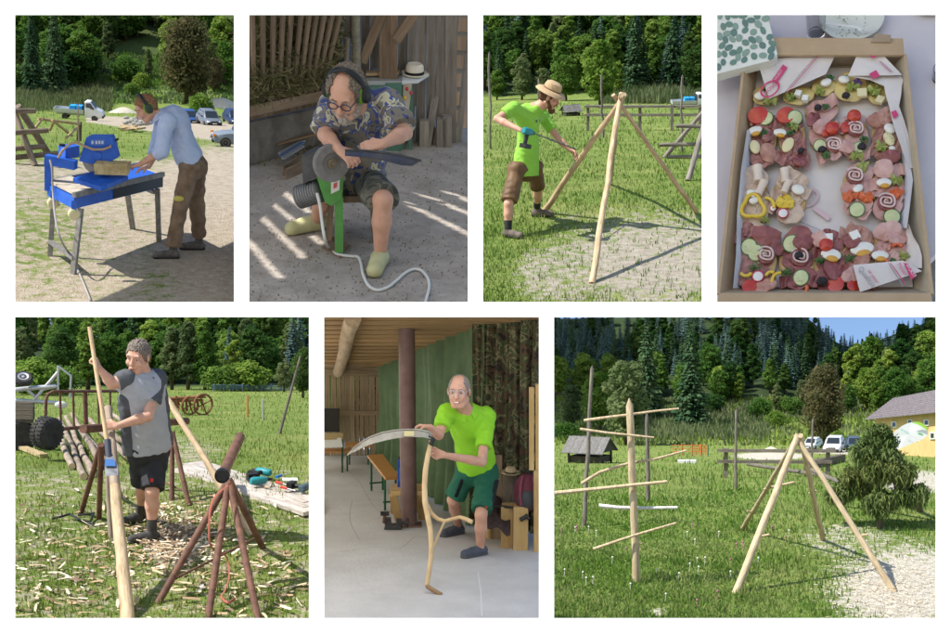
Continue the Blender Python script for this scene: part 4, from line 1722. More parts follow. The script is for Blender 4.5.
# the man
dY = T.gp(164, 258)[1] - 14.9
P0 = P
P = lambda a, b, y: P0(a, b, y + dY)
J = dict(head=P(146, 108, 14.95), neck=P(157, 115.5, 14.97), shl=P(167, 121, 14.75), shr=P(164, 117, 15.2), ell=P(161, 152, 14.68), wrl=P(139, 165, 14.72),
		 elr=P(156, 150, 15.25), wrr=P(149, 166.5, 15.1), pelvis=P(193, 163, 15.05), hipl=P(190, 168, 14.95), hipr=P(195, 167, 15.16), knl=P(181, 203, 14.85), anl=P(173, 246, 14.9),
		 tol=P(156, 257, 14.88), knr=P(197, 204, 15.25), anr=P(199, 236, 15.35), tor=P(186, 246, 15.33))
P = P0
for a in 'lr':
	J['to' + a][2] = T.z(J['to' + a][0], J['to' + a][1]) + 0.045
auburn = pm('light_brown_hair', (0.17, 0.085, 0.04), (0.28, 0.15, 0.075), 70, 0.7)
blueshirt = pm('pale_blue_cotton', (0.42, 0.50, 0.70), (0.36, 0.44, 0.64), 5, 0.85, 0.012, T.s, bscale=10)
brownwork = pm('brown_work_canvas', (0.13, 0.085, 0.055), (0.21, 0.15, 0.105), 8, 0.9, 0.012, T.s, bscale=8)
boot1 = pm('grey_work_boot', (0.06, 0.055, 0.055), (0.13, 0.12, 0.11), 18, 0.8)
man1, K1 = person(T, 'man in a pale blue shirt and brown work trousers bending over the stone saw', J, (-0.80, -0.18, -0.55), (-0.52, 0.0, 0.82), dict(
	hairmat=auburn, hair='short', hairline=0.075, shirtmat=blueshirt, sleeve=1.3, sleeve_wide=0.008, loose=0.024, pantmat=brownwork, trouser=1.99, leg_loose=0.032, shoemat=boot1, solemat=BLACK, boot=0.12,
	hem=0.055, tuck=True, waist=0.10, girth=1.06, head=1.16, fold=0.010, belt=BLACK, spine=(0.05, 0, 0.07), collar=blueshirt,
	handl=((-0.95, 0.0, -0.25), (0, 0, -1), -1, 0.28), handr=((-0.9, -0.1, -0.3), (0, 0, -1), 1, 0.28)))
ear_muffs(T, K1, 'black and green ear defenders on the man bending over the saw', pm('muff_green_black', (0.03, 0.045, 0.03), rough=0.4), BLACK, pm('muff_lime_ring', (0.18, 0.38, 0.03), rough=0.5))
kp = MB()
kn = K1['J']['knl']
kp.ell(kn + V(-.03, -.07, .06), (.06, .025, .035))
T.part(man1, 'knee_patch', kp, pm('yellow_patch', (0.45, 0.40, 0.10), rough=0.8))

# behind: the rack, the truck, cars, sand and rubble
wd1 = wood_mat(T, 'rack_wood', (0.11, 0.085, 0.06), (0.23, 0.18, 0.135))
rk = T.thing('pole_rack', 'brown rack of crossed poles at the picture edge left of the stone saw', 'rack', T.gp(40, 160))
ra, rb = T.gp(35, 166), T.gp(52, 160)
T.pole(rk, 'leg', ra, P(13, 108, ra[1] + .5), .05, .045, wd1)
T.pole(rk, 'leg', rb, P(18, 106, rb[1] - .5), .055, .05, wd1)
for x0, y0, x1, y1 in ((10, 111.5, 35, 111), (10, 133, 48, 130.5), (10, 149, 45, 146.5), (10, 158, 58, 153.5)):
	T.pole(rk, 'rail', P(x0, y0, ra[1] + .12), P(x1, y1, ra[1] + .35), .042, .04, wd1)
fr1 = T.thing('batten_frame', 'light batten frame lying on the grass in front of the white pickup truck', 'frame', T.gp(55, 134))
yl = wood_mat(T, 'yellow_batten', (0.30, 0.21, 0.10), (0.42, 0.31, 0.17))
for x0, y0, x1, y1 in ((33, 131, 42, 119), (42, 119, 54, 121), (54, 121, 50, 130), (52, 120, 72, 136), (66, 138, 78, 127), (38, 119, 80, 124)):
	T.pole(fr1, 'batten', P(x0, y0, 24.0), P(x1, y1, 24.6), .022, .022, yl)
g = T.gp(79, 141)
T.board(fr1, 'post', g, P(79.5, 122, g[1]), .09, .09, wood_mat(T, 'dark_post', (0.05, 0.04, 0.03), (0.1, 0.08, 0.06)))
pickup(T, 'white pickup truck with blue load parked on the drive behind the saw', T.gp(78, 119.5), -0.12, 0.285, 'bright blue tarpaulin bale on the pickup behind the saw')
def heap(T, name, label, cat, px, py, w, h, mat, rough=.25, seed=3):
	g = T.gp(px, py)
	rr = random.Random(seed)
	k = 1 / T.ppm(g[1])
	mb = MB()
	n, m = 22, 8
	grid = []
	for i in range(m + 1):
		t = i / m
		row = []
		for j in range(n + 1):
			a = 2 * math.pi * j / n
			q = (1 + rough * math.sin(3 * a + seed) * .4 + (rr.uniform(-rough, rough) * .3 if 0 < j < n else 0))
			row.append(g + V(math.cos(a) * w / 2 * k * (1 - t) * q, math.sin(a) * w / 2 * k * (1 - t) * q, h * k * (math.sin(t * math.pi / 2)) ** 1.2 - .03))
		row[-1] = row[0]
		grid.append(row)
	mb.sheet(grid)
	return T.single(name, mb, mat, label, cat, g)
sandm = pm('pale_sand', (0.46, 0.40, 0.32), (0.58, 0.52, 0.43), 12, 0.95, 0.03, T.s)
heap(T, 'sand_heap', 'pale heap of sand on the drive between truck and bending man', 'sand heap', 124, 113, 30, 6, sandm)
heap(T, 'sand_heap', 'long bank of tan sand behind the parked cars', 'sand heap', 222, 107, 44, 9, sandm, seed=5)
rub = T.thing('stone_pile', 'low pile of grey stones and timber by the face of the bending man', 'stone pile', T.gp(136, 127))
stm = pm('grey_stone', (0.22, 0.21, 0.19), (0.36, 0.34, 0.31), 8, 0.95)
for i in range(26):
	px, py = 136 + rnd.uniform(-12, 14), 125 + rnd.uniform(-3, 4)
	g = T.gp(px, py)
	r = rnd.uniform(.05, .11)
	mb = MB()
	mb.ell(g + V(0, 0, r * .5 + rnd.uniform(0, .14)), (r * 1.3, r, r * .7), n=8, m=5, jit=.15)
	T.part(rub, 'stone', mb, stm, False)
for i, (a, b, c, d) in enumerate(((120, 131, 136, 128), (126, 133, 144, 131), (122, 129, 139, 133))):
	T.board(rub, 'plank', T.gp(a, b) + V(0, 0, .05 + .02 * i), T.gp(c, d) + V(0, 0, .06 + .02 * i), .1, .04, yl)
car(T, 'grey car parked front-on left of the dark car beside the sand bank', T.gp(209, 125), math.radians(-78), .34, pm('grey_car_paint', (0.13, 0.15, 0.18), rough=0.3), group='cars parked behind the yard')
car(T, 'small dark blue car mostly hidden behind the back of the bending man', T.gp(190, 123), math.radians(-80), .30, pm('blue_car_paint', (0.03, 0.07, 0.20), rough=0.3), group='cars parked behind the yard')
car(T, 'dark blue car at the picture edge above the grey off-roader', T.gp(234, 124), math.radians(-80), .34, pm('navy_car_paint', (0.02, 0.035, 0.09), rough=0.3), group='cars parked behind the yard')
jp = car(T, 'grey off-roader with an orange indicator cut off at the yard edge', T.gy(244, 27.5), math.radians(183), .30, pm('jeep_grey_paint', (0.17, 0.20, 0.24), rough=0.35), 'jeep', group='cars parked behind the yard')
Lj = Loc(T.gy(244, 27.5), math.radians(183), .30)
for sg in (-1, 1):
	mb = MB()
	mb.box((1.98, sg * .72, .80), (.16, .14, .16))
	T.part(jp, 'indicator', Lj.mb(mb), pm('orange_lamp', (0.75, 0.22, 0.02), rough=0.2), False)
# trees
for k, px, b, t_, lab, w, nm in (('spruce3', 33, 95, 2, 'tall dark spruce at the left edge above the reeds', .72, None), ('spruce3', 55, 94, 4, 'big dark spruce directly above the white pickup truck', .85, None),
		('ash1', 83, 84, 30, 'round mid-green tree right of the big dark spruce', 1.15, None), ('bush3', 76, 86, 52, 'very dark rounded bush under the mid-green tree beside the spruce', 1.2, 'bush'), ('deep1', 96, 72, 42, 'dark green tree between the mid-green tree and the open slope', 1.0, None),
		('olive2', 108, 60, 22, 'olive pointed tree at the top of the open slope', 1.1, None), ('bush1', 126, 80, 58, 'wide round green bush on the open slope', 1.3, 'bush'), ('bush2', 141, 88, 74, 'small round bush below the wide one on the slope', 1.2, 'bush'),
		('olive2', 148, 78, 48, 'thin grey-green tree on the open slope left of the copper tree', .9, None), ('copper', 186, 104, 18, 'big copper-brown tree above the bending man', 1.0, None), ('copper', 214, 92, 58, 'small copper-tinged tree leaning against the big copper tree', 1.0, None),
		('bush2', 201, 117, 96, 'yellow-green shrub beside the grey parked car', 1.1, 'bush'), ('bush3', 18, 92, 66, 'dark bush at the left edge beside the tall spruce', 1.3, 'bush'), ('bush1', 132, 97, 84, 'low green bush at the foot of the open slope', 1.2, 'bush')):
	tree(T, k, px, b, t_, lab, wide=w, name=nm, cat='bush' if nm else 'tree', group='trees and bushes behind the yard')
for i in range(110):
	px = rnd.uniform(10, 239)
	y = 73 + 10 * (i / 110.0)
	p = T.gy(px, y)
	row = T.proj(p)[1]
	if 100 < px < 172 and row > 48:
		continue
	wood_tree(T, rnd.choice(['ash1', 'ash2', 'deep1', 'lime1', 'lime2', 'olive2', 'ash1', 'deep2', 'lime2']), px, y, row - rnd.uniform(30, 54), ('the wood above the saw yard', 'wood above the yard', 78, 42))
# the eave of the barn beside the yard: outside the picture, its shade falls on the corner of the yard
ev = T.thing('barn_eave', 'boarded barn eave beside the yard, out of the picture', 'eave', T.gp(160, 300))
e_m = wood_mat(T, 'eave_boards', (0.12, 0.09, 0.06), (0.2, 0.16, 0.11))
q0, q1 = T.gp(84, 306), T.gp(244, 238)
far = unit(np.cross(V(0, 0, 1), q1 - q0)) * -1.0
far = far if far[1] < 0 else -far
lift = T.sun * (3.6 / T.sun[2])
for i in range(8):
	a, b = q0 + far * (.225 * i + .11), q1 + far * (.225 * i + .11)
	T.board(ev, 'board', a + lift - (q1 - q0) * .3, b + lift, .235, .03 + .004 * (i % 2), e_m, up=(0, 0, 1))

# ================================================================ the man grinding a scythe blade in the barn
T = T2
P = T.at
G = T.gp
soil = pm('barn_floor_soil', (0.27, 0.235, 0.205), (0.39, 0.345, 0.305), 5, .95, .012, T.s, bscale=26)
mb = MB()
mb.sheet([[G(x, y) for x in np.linspace(241, 477, 12)] for y in np.linspace(308, 128, 14)], thick=.1, n=(0, 0, -1))
T.single('barn_floor', mb, soil, None, None, G(358, 220), kind='structure', smooth=False)
hayc = [pm('hay_a', (0.13, 0.12, 0.05), rough=.9), pm('hay_b', (0.20, 0.17, 0.085), rough=.9), pm('hay_c', (0.075, 0.085, 0.03), rough=.9)]
T.blades('floor_hay', 2600, (246, 128, 345, 176), .05, .012, hayc, lambda a, b: sm(174 - .25 * (a - 250), 150, b) * sm(345, 320, a), 'dark hay litter on the floor along the barn wall', 'hay', lean=2.5)
T.blades('floor_litter', 1500, (246, 150, 470, 304), .012, .010, hayc[:2], None, 'fine straw litter over the barn floor', 'litter', lean=2.0)
bwd = pm('barn_wood', (0.14, 0.095, 0.06), (0.24, 0.175, 0.12), 6, .9, .006, T.s, stretch=(3, 3, .35), bscale=20, rand=.18)
gwd = pm('grey_barn_wood', (0.17, 0.145, 0.12), (0.28, 0.25, 0.215), 6, .9, .006, T.s, stretch=(3, 3, .35), bscale=20, rand=.15)
A, B = G(246, 167), G(336, 141)
dwl = unit((B - A) * V(1, 1, 0))
nin = V(dwl[1], -dwl[0], 0)                     # into the barn
def on_wall(px, row, off=0.0):
	"""point of the wall plane (moved off metres into the barn) seen at a pixel"""
	d = T.ray(px, row)
	return d * (np.dot(A + nin * off, nin) / np.dot(d, nin))
# masonry base and boards
lw = T.thing('barn_side_wall', 'barn wall of dark boards on a masonry base behind the hay rack', 'wall', A)
mb = MB()
mb.prism([A, B, on_wall(336, 105), on_wall(246, 123.5)], -nin * .12)
T.part(lw, 'masonry_base', mb, pm('old_masonry', (0.13, 0.115, 0.10), (0.22, 0.20, 0.175), 7, .95, .02, T.s, bscale=12), False)
nbd = 13
for i in range(nbd):
	t0, t1 = i / nbd, (i + 1) / nbd
	x0, x1 = 246 + 94 * t0, 246 + 94 * t1 - .4
	r0, r1 = 121 - 19.5 * t0, 121 - 19.5 * t1
	mb = MB()
	mb.prism([on_wall(x0, r0), on_wall(x1, r1), on_wall(x1 + 2, -25), on_wall(x0 + 2, -25)], -nin * (.03 + .01 * (i % 2)))
	T.part(lw, 'board', mb, bwd, False)
# hay rack
rk = T.thing('hay_rack', 'slatted hay rack filled with hay along the barn wall', 'hay rack', on_wall(290, 100, .25))
tb = [(252, 254), (263, 262.6), (273.5, 271.5), (283, 278.7), (291.5, 285.4), (301.5, 292.4), (309.5, 299), (317, 304.7), (325, 310.4), (333, 316), (341, 321.8)]
for i, (xt, xb) in enumerate(tb):
	rb = 106 - 17.5 * (xb - 254) / 68.
	a, b = on_wall(xb, rb, .20), on_wall(xt, 12, .42)
	T.board(rk, 'slat', a - (b - a) * .02, b + (b - a) * .25, .030, .022, bwd, up=nin)
T.board(rk, 'sill_beam', on_wall(246, 110.5, .20), on_wall(334, 92, .20), .075, .07, bwd, up=nin)
rs2 = np.random.RandomState(9)
m = 9000
pxs, rws = rs2.uniform(244, 338, m), rs2.uniform(8, 104, m)
keep = rws < 107 - 17.5 * (pxs - 254) / 68. - 4
pxs, rws = pxs[keep], rws[keep]
m = len(pxs)
D = np.stack([(pxs - PX) / FOC, np.ones(m), (PY - rws) / FOC], 1) @ T.R
off = rs2.uniform(.06, .30, m)
nrm = nin
C = D * ((np.dot(A, nrm) + off) / (D @ nrm))[:, None]
a_ = rs2.normal(size=(m, 3))
a_[:, 2] -= .5
a_ /= np.linalg.norm(a_, axis=1)[:, None]
sd_ = np.cross(a_, rs2.normal(size=(m, 3)))
sd_ /= np.linalg.norm(sd_, axis=1)[:, None]
l_ = rs2.uniform(.04, .13, m)[:, None]
vs = np.concatenate([C - a_ * l_ - sd_ * .004, C - a_ * l_ + sd_ * .004, C + a_ * l_])
i_ = np.arange(m)
me = np_mesh('hay', vs - T.locs[rk.name], np.stack([i_, i_ + m, i_ + 2 * m], 1), hayc, rs2.randint(0, 3, m))
ho = T.npobj('hay', me, parent=rk)
ho['kind'] = 'stuff'
# back wall boards
yb = B[1] + .02
bk = T.thing('barn_back_wall', 'back wall of the barn made of upright grey boards', 'wall', T.gy(390, yb))
x = 333.0
i = 0
while x < 447:
	w = rnd.uniform(8, 12)
	T.board(bk, 'board', T.gy(x + w / 2, yb), P(x + w / 2 + 1, -30, yb + .02 * (i % 2)), (w - .3) / T.ppm(yb), .03, gwd, up=(0, 1, 0))
	x += w
	i += 1
yp = yb - .14
fm = T.thing('timber_frame', 'heavy timber posts and braces in front of the barn back wall', 'timber frame', T.gy(386, yp))
T.board(fm, 'post', T.gy(385, yp), P(386, -25, yp), .095, .09, bwd, up=(0, 1, 0))
T.board(fm, 'post', T.gy(394, yp - .02), P(394, -25, yp - .02), .05, .06, bwd, up=(0, 1, 0))
T.board(fm, 'brace', P(362, 62, yp - .04), P(384, 8, yp - .04), .07, .05, bwd, up=(0, 1, 0))
T.board(fm, 'brace', P(396, 40, yp - .06), P(420, 5, yp - .06), .07, .05, bwd, up=(0, 1, 0))
T.pole(fm, 'birch_pole', P(356, 70, yp - .08), P(355, -5, yp - .08), .035, .035, pm('birch_bark', (0.28, 0.26, 0.19), (0.12, 0.11, 0.08), 14, .9))
T.pole(fm, 'stake', P(346, 62, yp - .1), P(347, 38, yp - .1), .024, .022, gwd)
for x0, r0, r1 in ((426, 150, 128), (436, 140, 125)):
	pass
# leaning beam and ladder by the opening
yl = G(430, 143)[1] - .05
T.board(None, 'leaning_plank', G(427, 146), P(451, 2, yl + .3), .055, .035, gwd, up=(0, 1, 0), label='long grey plank leaning on the barn wall beside the ladder', cat='plank')
ld = T.thing('ladder', 'old wooden ladder leaning in the barn opening', 'ladder', G(446, 143))
la, lb_ = G(436, 144), G(458, 142)
lc, lde = P(459, 0, yl + .35), P(474, 2, yl + .35)
T.board(ld, 'rail', la, lc, .032, .05, gwd, up=(1, 0, 0))
T.board(ld, 'rail', lb_, lde, .032, .05, gwd, up=(1, 0, 0))
for t in (.12, .25, .38, .51, .64, .77, .90):
	T.board(ld, 'rung', la + (lc - la) * t, lb_ + (lde - lb_) * t, .03, .025, gwd, up=(0, 1, 0))
for px, r_ in ((424, 132), (441, 130), (447, 128)):
	T.board(None, 'short_beam', T.gy(px, yb - .10), P(px, r_ - 12, yb - .10), .07, .08, gwd, up=(0, 1, 0), label='short thick beam end standing at the foot of the barn wall, %s' % {424: 'left of the ladder', 441: 'between the ladder rails', 447: 'right of the ladder middle'}[px], cat='beam', group='beam ends at the barn wall')
ow = T.thing('outer_wall', 'sunlit board wall of the neighbouring building seen through the barn opening', 'wall', T.gy(462, yb + 1.6))
for i in range(7):
	x0 = 440 + 6 * i
	T.board(ow, 'board', T.gy(x0, yb + .9) - V(0, 0, .3), P(x0, -20, yb + .9), 5.6 / T.ppm(yb + .9), .03, pm('warm_outer_boards', (0.34, 0.22, 0.13), (0.46, 0.33, 0.21), 5, .85, stretch=(3, 3, .35), rand=.1), up=(0, 1, 0))
# unseen barn roof, slotted so that the sun draws the streaks on the floor
ST = [((249, 167), (269, 182)), ((247, 181), (256, 188)), ((280, 190), (309, 212)), ((265, 198), (303, 228)), ((250, 206), (303, 257)), ((247, 240), (279, 277)), ((309, 233), (321, 243)), ((416, 192), (472, 215)), ((406, 203), (472, 236)), ((445, 191), (472, 202)), ((466, 252), (472, 256))]
segs = [(G(*a)[:2], G(*b)[:2]) for a, b in ST]
step = .022
corners = np.array([G(238, 310), G(480, 310), G(480, 132), G(238, 132)])
x0, x1 = corners[:, 0].min() - .15, corners[:, 0].max() + .5
y0, y1 = corners[:, 1].min() - .5, corners[:, 1].max() + .3
nx, ny = int((x1 - x0) / step), int((y1 - y0) / step)
X, Y = np.meshgrid(x0 + step * (np.arange(nx) + .5), y0 + step * (np.arange(ny) + .5))
hole = np.zeros(X.shape, bool)
for a, b in segs:
	d = b - a
	t = np.clip(((X - a[0]) * d[0] + (Y - a[1]) * d[1]) / (d @ d), 0, 1)
	hole |= np.hypot(X - a[0] - t * d[0], Y - a[1] - t * d[1]) < .024
jj, ii = np.nonzero(~hole)
zr2 = T.gz + 3.0
sh = T.sun[:2] / T.sun[2] * 3.0
n_ = len(jj)
vx, vy = x0 + step * ii + sh[0], y0 + step * jj + sh[1]
vs = np.concatenate([np.stack([vx + a * step, vy + b * step, np.full(n_, zr2)], 1) for a, b in ((0, 0), (1, 0), (1, 1), (0, 1))])
i_ = np.arange(n_)
rf = T.thing('barn_roof', 'unseen barn roof with slots shaped to cast the floor streaks', 'roof', V(0, 9, zr2))
T.npobj('boarding', np_mesh('boarding', vs - T.locs[rf.name], np.stack([i_, i_ + n_, i_ + 2 * n_, i_ + 3 * n_], 1), bwd), parent=rf)
for sx, a, b in ((1, (x0 + sh[0], y1 + sh[1]), (x1 + sh[0] + .6, y1 + sh[1] + .8)), (2, (x0 + sh[0], y0 + sh[1] - 2.4), (x1 + sh[0] + .2, y0 + sh[1]))):
	mb = MB()
	mb.box(((a[0] + b[0]) / 2, (a[1] + b[1]) / 2, zr2), (b[0] - a[0], b[1] - a[1], .03))
	T.part(rf, 'eave', mb, bwd if sx == 1 else translucent_mat('light_diffuser', (0.97, 0.97, 0.97), .92), False)  # front one is an added translucent sheet, softening light on the seated man
# table saw with the hat
sw = T.thing('table_saw', 'green workshop table saw against the back wall', 'table saw', G(388, 151))
ys = G(388, 151)[1]
gcab = pm('dull_green_enamel', (0.07, 0.16, 0.12), (0.10, 0.20, 0.155), 5, .5)
mb = MB()
mb.prism([P(367, 83, ys), P(402, 83, ys), V(P(402, 100, ys)[0], ys, T.gz), V(P(367, 100, ys)[0], ys, T.gz)], (0, .35, 0))
T.part(sw, 'cabinet', mb, gcab, False)
zt2 = P(385, 81, ys)[2]
def tz(px, py, z):
	d = T.ray(px, py)
	return d * (z / d[2])
mb = MB()
mb.prism([tz(363, 81, zt2), tz(406, 81, zt2), tz(404, 72, zt2), tz(366, 72, zt2)], (0, 0, -.03))
T.part(sw, 'table', mb, pm('saw_table_steel', (0.42, 0.44, 0.45), rough=.4, metal=.5), False)
mb = MB()
mb.prism([tz(402, 81, zt2 + .004), tz(418, 80, zt2 + .004), tz(431, 72, zt2 + .004), tz(402, 71, zt2 + .004)], (0, 0, -.025))
T.part(sw, 'side_wing', mb, pm('pale_wing', (0.55, 0.57, 0.58), rough=.4), False)
for px, r0 in ((403, 82), (411, 82)):
	T.board(sw, 'leg', V(P(px, 100, ys + .05)[0], ys + .05, T.gz), P(px, r0, ys + .05), .03, .03, gcab, up=(0, 1, 0))
mb = MB()
mb.prism([P(403, 84, ys + .02), P(412, 84, ys + .02), P(409, 110, ys + .02), P(403, 110, ys + .02)], (0, .02, 0))
T.part(sw, 'switch_panel', mb, pm('cream_panel', (0.45, 0.42, 0.33), rough=.6), False)
for px, r0, c_ in ((407, 89, (0.5, 0.03, 0.05)), (405, 98, (0.6, 0.4, 0.03)), (411, 93, (0.5, 0.04, 0.08))):
	mb = MB()
	mb.ell(P(px, r0, ys), (.012, .014, .016))
	T.part(sw, 'switch', mb, pm('knob_%d' % px, c_, rough=.4))
mb = MB()
mb.prism([tz(366, 76, zt2 + .012), tz(398, 75.5, zt2 + .012), tz(400, 73, zt2 + .012), tz(366, 73, zt2 + .012)], (0, 0, .02))
T.single('offcut_board', mb, pm('light_offcut', (0.40, 0.28, 0.16), rough=.8), 'light offcut board lying on the table saw', 'board', tz(380, 75, zt2), smooth=False)
mb = MB()
mb.lathe([(.01, -.003), (.10, -.003), (.10, .003), (.01, .003)], tz(386, 74, zt2) + V(0, .05, .03), (.1, -.5, .8), 26)
T.single('saw_disc', mb, pm('dull_disc', (0.25, 0.30, 0.36), rough=.35, metal=.6), 'steel disc lying on the back of the table saw', 'disc', tz(386, 74, zt2))
bx_ = T.thing('cardboard_carton', 'brown carton on the floor beside the table saw', 'carton', T.gy(418, ys + .3))
mb = MB()
mb.prism([P(412, 92, ys + .3), P(424, 91, ys + .3), P(424, 106, ys + .3), P(412, 106, ys + .3)], (0, .15, 0))
T.part(bx_, 'carton_body', mb, pm('carton_brown', (0.27, 0.19, 0.12), rough=.85), False)
mb = MB()
mb.prism([P(411.5, 91.5, ys + .29), P(424.5, 90.5, ys + .29), P(424.5, 94, ys + .29), P(411.5, 95, ys + .29)], (0, .17, 0))
T.part(bx_, 'carton_lid', mb, pm('carton_brown', (0.27, 0.19, 0.12), rough=.85), False)
ft = T.thing('white_fedora', 'white fedora hat with a dark band on the table saw wing', 'hat', tz(414, 74, zt2 + .006))
fc = tz(414.5, 74.5, zt2 + .008)
wf_ = pm('cream_felt', (0.68, 0.62, 0.52), (0.60, 0.54, 0.44), 20, .9)
k_ = 1 / T.ppm(ys)
mb = MB()
mb.lathe([(9.2 * k_, .0), (9.6 * k_, .02), (9.0 * k_, .065), (7 * k_, .082), (3 * k_, .070), (.002, .066)], fc, (0, 0, 1), 24, sy=1.1)
T.part(ft, 'crown', mb, wf_)
mb = MB()
mb.lathe([(9 * k_, .002), (12.6 * k_, .0), (13.4 * k_, .010), (13.6 * k_, .006), (12.6 * k_, -.005), (9 * k_, -.004)], fc + V(0, 0, .006), (0, 0, 1), 28, sy=1.12)
T.part(ft, 'brim', mb, wf_)
mb = MB()
mb.lathe([(9.65 * k_, .004), (9.9 * k_, .006), (9.9 * k_, .026), (9.6 * k_, .028)], fc, (0, 0, 1), 24, sy=1.1)
T.part(ft, 'hat_band', mb, BLACK)
# toolbox with bars on the floor
bb = T.thing('bar_box', 'open wooden box with grey and blue metal bars on the barn floor', 'box', G(296, 176))
g0, g1 = G(284, 176), G(300, 180)
for a, b in ((G(284, 176), G(301, 166)), (G(286, 180), G(303, 172))):
	T.board(bb, 'board', a + V(0, 0, .04), b + V(0, 0, .04), .08, .014, bwd, up=(1, 0, 0))
for j, (a, b, c_) in enumerate((((280, 163), (304, 152), (0.40, 0.42, 0.45)), ((281, 167), (303, 156), (0.12, 0.20, 0.38)), ((283, 171), (303, 161), (0.30, 0.31, 0.33)), ((277, 158), (316, 150), (0.24, 0.15, 0.08)))):
	T.board(bb, 'metal_bar' if j < 3 else 'stick', G(*a) + V(0, 0, .07 + .012 * j), G(*b) + V(0, 0, .09 + .012 * j), .03, .014, pm('bar_%d' % j, c_, rough=.45, metal=.4 if j < 3 else 0), up=(0, 0, 1))
# grinder on its pedestal
gb = G(336, 250)
gr2 = T.thing('bench_grinder', 'electric grinder with a big stone wheel on a green pedestal', 'grinder', gb)
yg = gb[1] - .06
ggr = pm('bright_green_enamel', (0.10, 0.30, 0.07), (0.13, 0.36, 0.10), 6, .45)
dgr = pm('dark_grinder_iron', (0.035, 0.035, 0.037), (0.07, 0.07, 0.072), 10, .5)
mb = MB()
mb.prism([G(322, 249), G(340, 259), G(350, 246), G(333, 238)], (0, 0, .012))
T.part(gr2, 'base_plate', mb, pm('rusty_plate', (0.17, 0.11, 0.07), (0.25, 0.17, 0.12), 8, .85), False)
T.board(gr2, 'post', V(P(339, 246, yg)[0], yg, T.gz + .01), P(339, 196, yg), .052, .05, ggr, up=(0, 1, 0))
mb = MB()
mb.prism([P(317, 178, yg - .08), P(344.5, 168, yg - .08), P(342, 198, yg - .05), P(332, 206, yg - .05), P(325, 203, yg - .05)], (0, .11, 0))
T.part(gr2, 'hopper', mb, ggr, False)
mb = MB()
mb.prism([P(331, 182, yg - .088), P(340, 178, yg - .088), P(339.5, 190, yg - .086), P(331, 194, yg - .086)], (0, .004, 0))
pl_ = T.part(gr2, 'sticker', mb, pm('white_sticker', (0.68, 0.67, 0.63), rough=.6), False)
mb = MB()
mb.prism([P(333.5, 184, yg - .091), P(337, 182, yg - .091), P(337, 187, yg - .091), P(333.5, 189, yg - .091)], (0, .003, 0))
T.part(gr2, 'red_emblem', mb, pm('red_emblem', (0.55, 0.10, 0.10), rough=.6), False)
mb = MB()
mc = P(309, 194, yg + .02)
md = unit(V(.75, -.25, .35))
mb.tube([mc - md * .09, mc - md * .08, mc + md * .08, mc + md * .09], [.045, .068, .068, .05], 22)
mo = T.part(gr2, 'motor', mb, pm('grey_motor', (0.20, 0.20, 0.205), rough=.5, metal=.3))
mb = MB()
for i in range(9):
	q = mc + md * (-.07 + .0175 * i)
	mb.lathe([(.066, -.003), (.075, -.003), (.075, .003), (.066, .003)], q, md, 20)
T.part(mo, 'cooling_fins', mb, pm('grey_motor', (0.20, 0.20, 0.205), rough=.5, metal=.3))
mb = MB()
mb.prism([P(302, 158, yg - .02), P(318, 150, yg - .06), P(320, 176, yg - .06), P(303, 184, yg - .02)], (.02, .12, 0))
T.part(gr2, 'wheel_guard', mb, dgr, False)
mb = MB()
mb.prism([P(323, 139, yg), P(337, 136, yg), P(341, 149, yg), P(320, 152, yg)], (.0, .09, 0))
T.part(gr2, 'tool_rest', mb, dgr, False)
mb = MB()
mb.tube([P(320, 127, yg + .05), P(327, 146, yg)], [.012, .015], 8)
T.part(gr2, 'lever', mb, dgr)
wd2 = unit(V(.42, -.88, .12))
wc2 = P(331, 163, yg - .15)
mb = MB()
R2 = 19.5 / T.ppm(yg - .15)
mb.lathe([(.01, -.022), (R2 * .96, -.022), (R2, -.016), (R2, .016), (R2 * .96, .022), (R2 * .55, .022), (R2 * .5, .014), (.012, .014)], wc2, wd2, 44)
wo2 = T.part(gr2, 'stone_wheel', mb, pm('grindstone', (0.15, 0.14, 0.13), (0.21, 0.20, 0.19), 16, .9, .003, T.s))
mb = MB()
mb.lathe([(.03, .014), (.03, .022), (.014, .024), (.014, .05), (.004, .052)], wc2, wd2, 16)
T.part(wo2, 'spindle_nut', mb, pm('brass_nut', (0.25, 0.20, 0.13), rough=.4, metal=.6))
mb = MB()
cp = [P(317, 193, yg - .1), P(320, 206, yg - .12), P(322, 222, yg - .15), P(325, 240, yg - .18)] + [G(x, y) + V(0, 0, .012) for x, y in ((329, 250), (337, 256), (350, 258), (358, 259), (361, 265), (363, 276), (368, 287), (377, 292), (388, 289), (397, 282), (405, 275), (414, 271), (422, 273), (428, 281), (429, 290), (425, 306))]
mb.tube(curve(cp), .0095, 8)
T.single('white_cable', mb, pm('white_cable_rubber', (0.62, 0.62, 0.60), rough=.5), 'white power cable snaking from the grinder over the barn floor', 'cable', cp[0])
# stool
stl = T.thing('low_stool', 'low brown stool under the grinding man', 'stool', G(352, 228))
zs2 = T.gz + .30
yq = 8.62
mb = MB()
cc = P(352, 190, yq)
mb.box(V(cc[0], yq, zs2), (.36, .32, .04))
T.part(stl, 'seat', mb, bwd, False)
for sx in (-1, 1):
	for sy in (-1, 1):
		T.board(stl, 'leg', V(cc[0] + sx * .15, yq + sy * .12, T.gz), V(cc[0] + sx * .13, yq + sy * .1, zs2), .04, .04, bwd, up=(0, 1, 0))
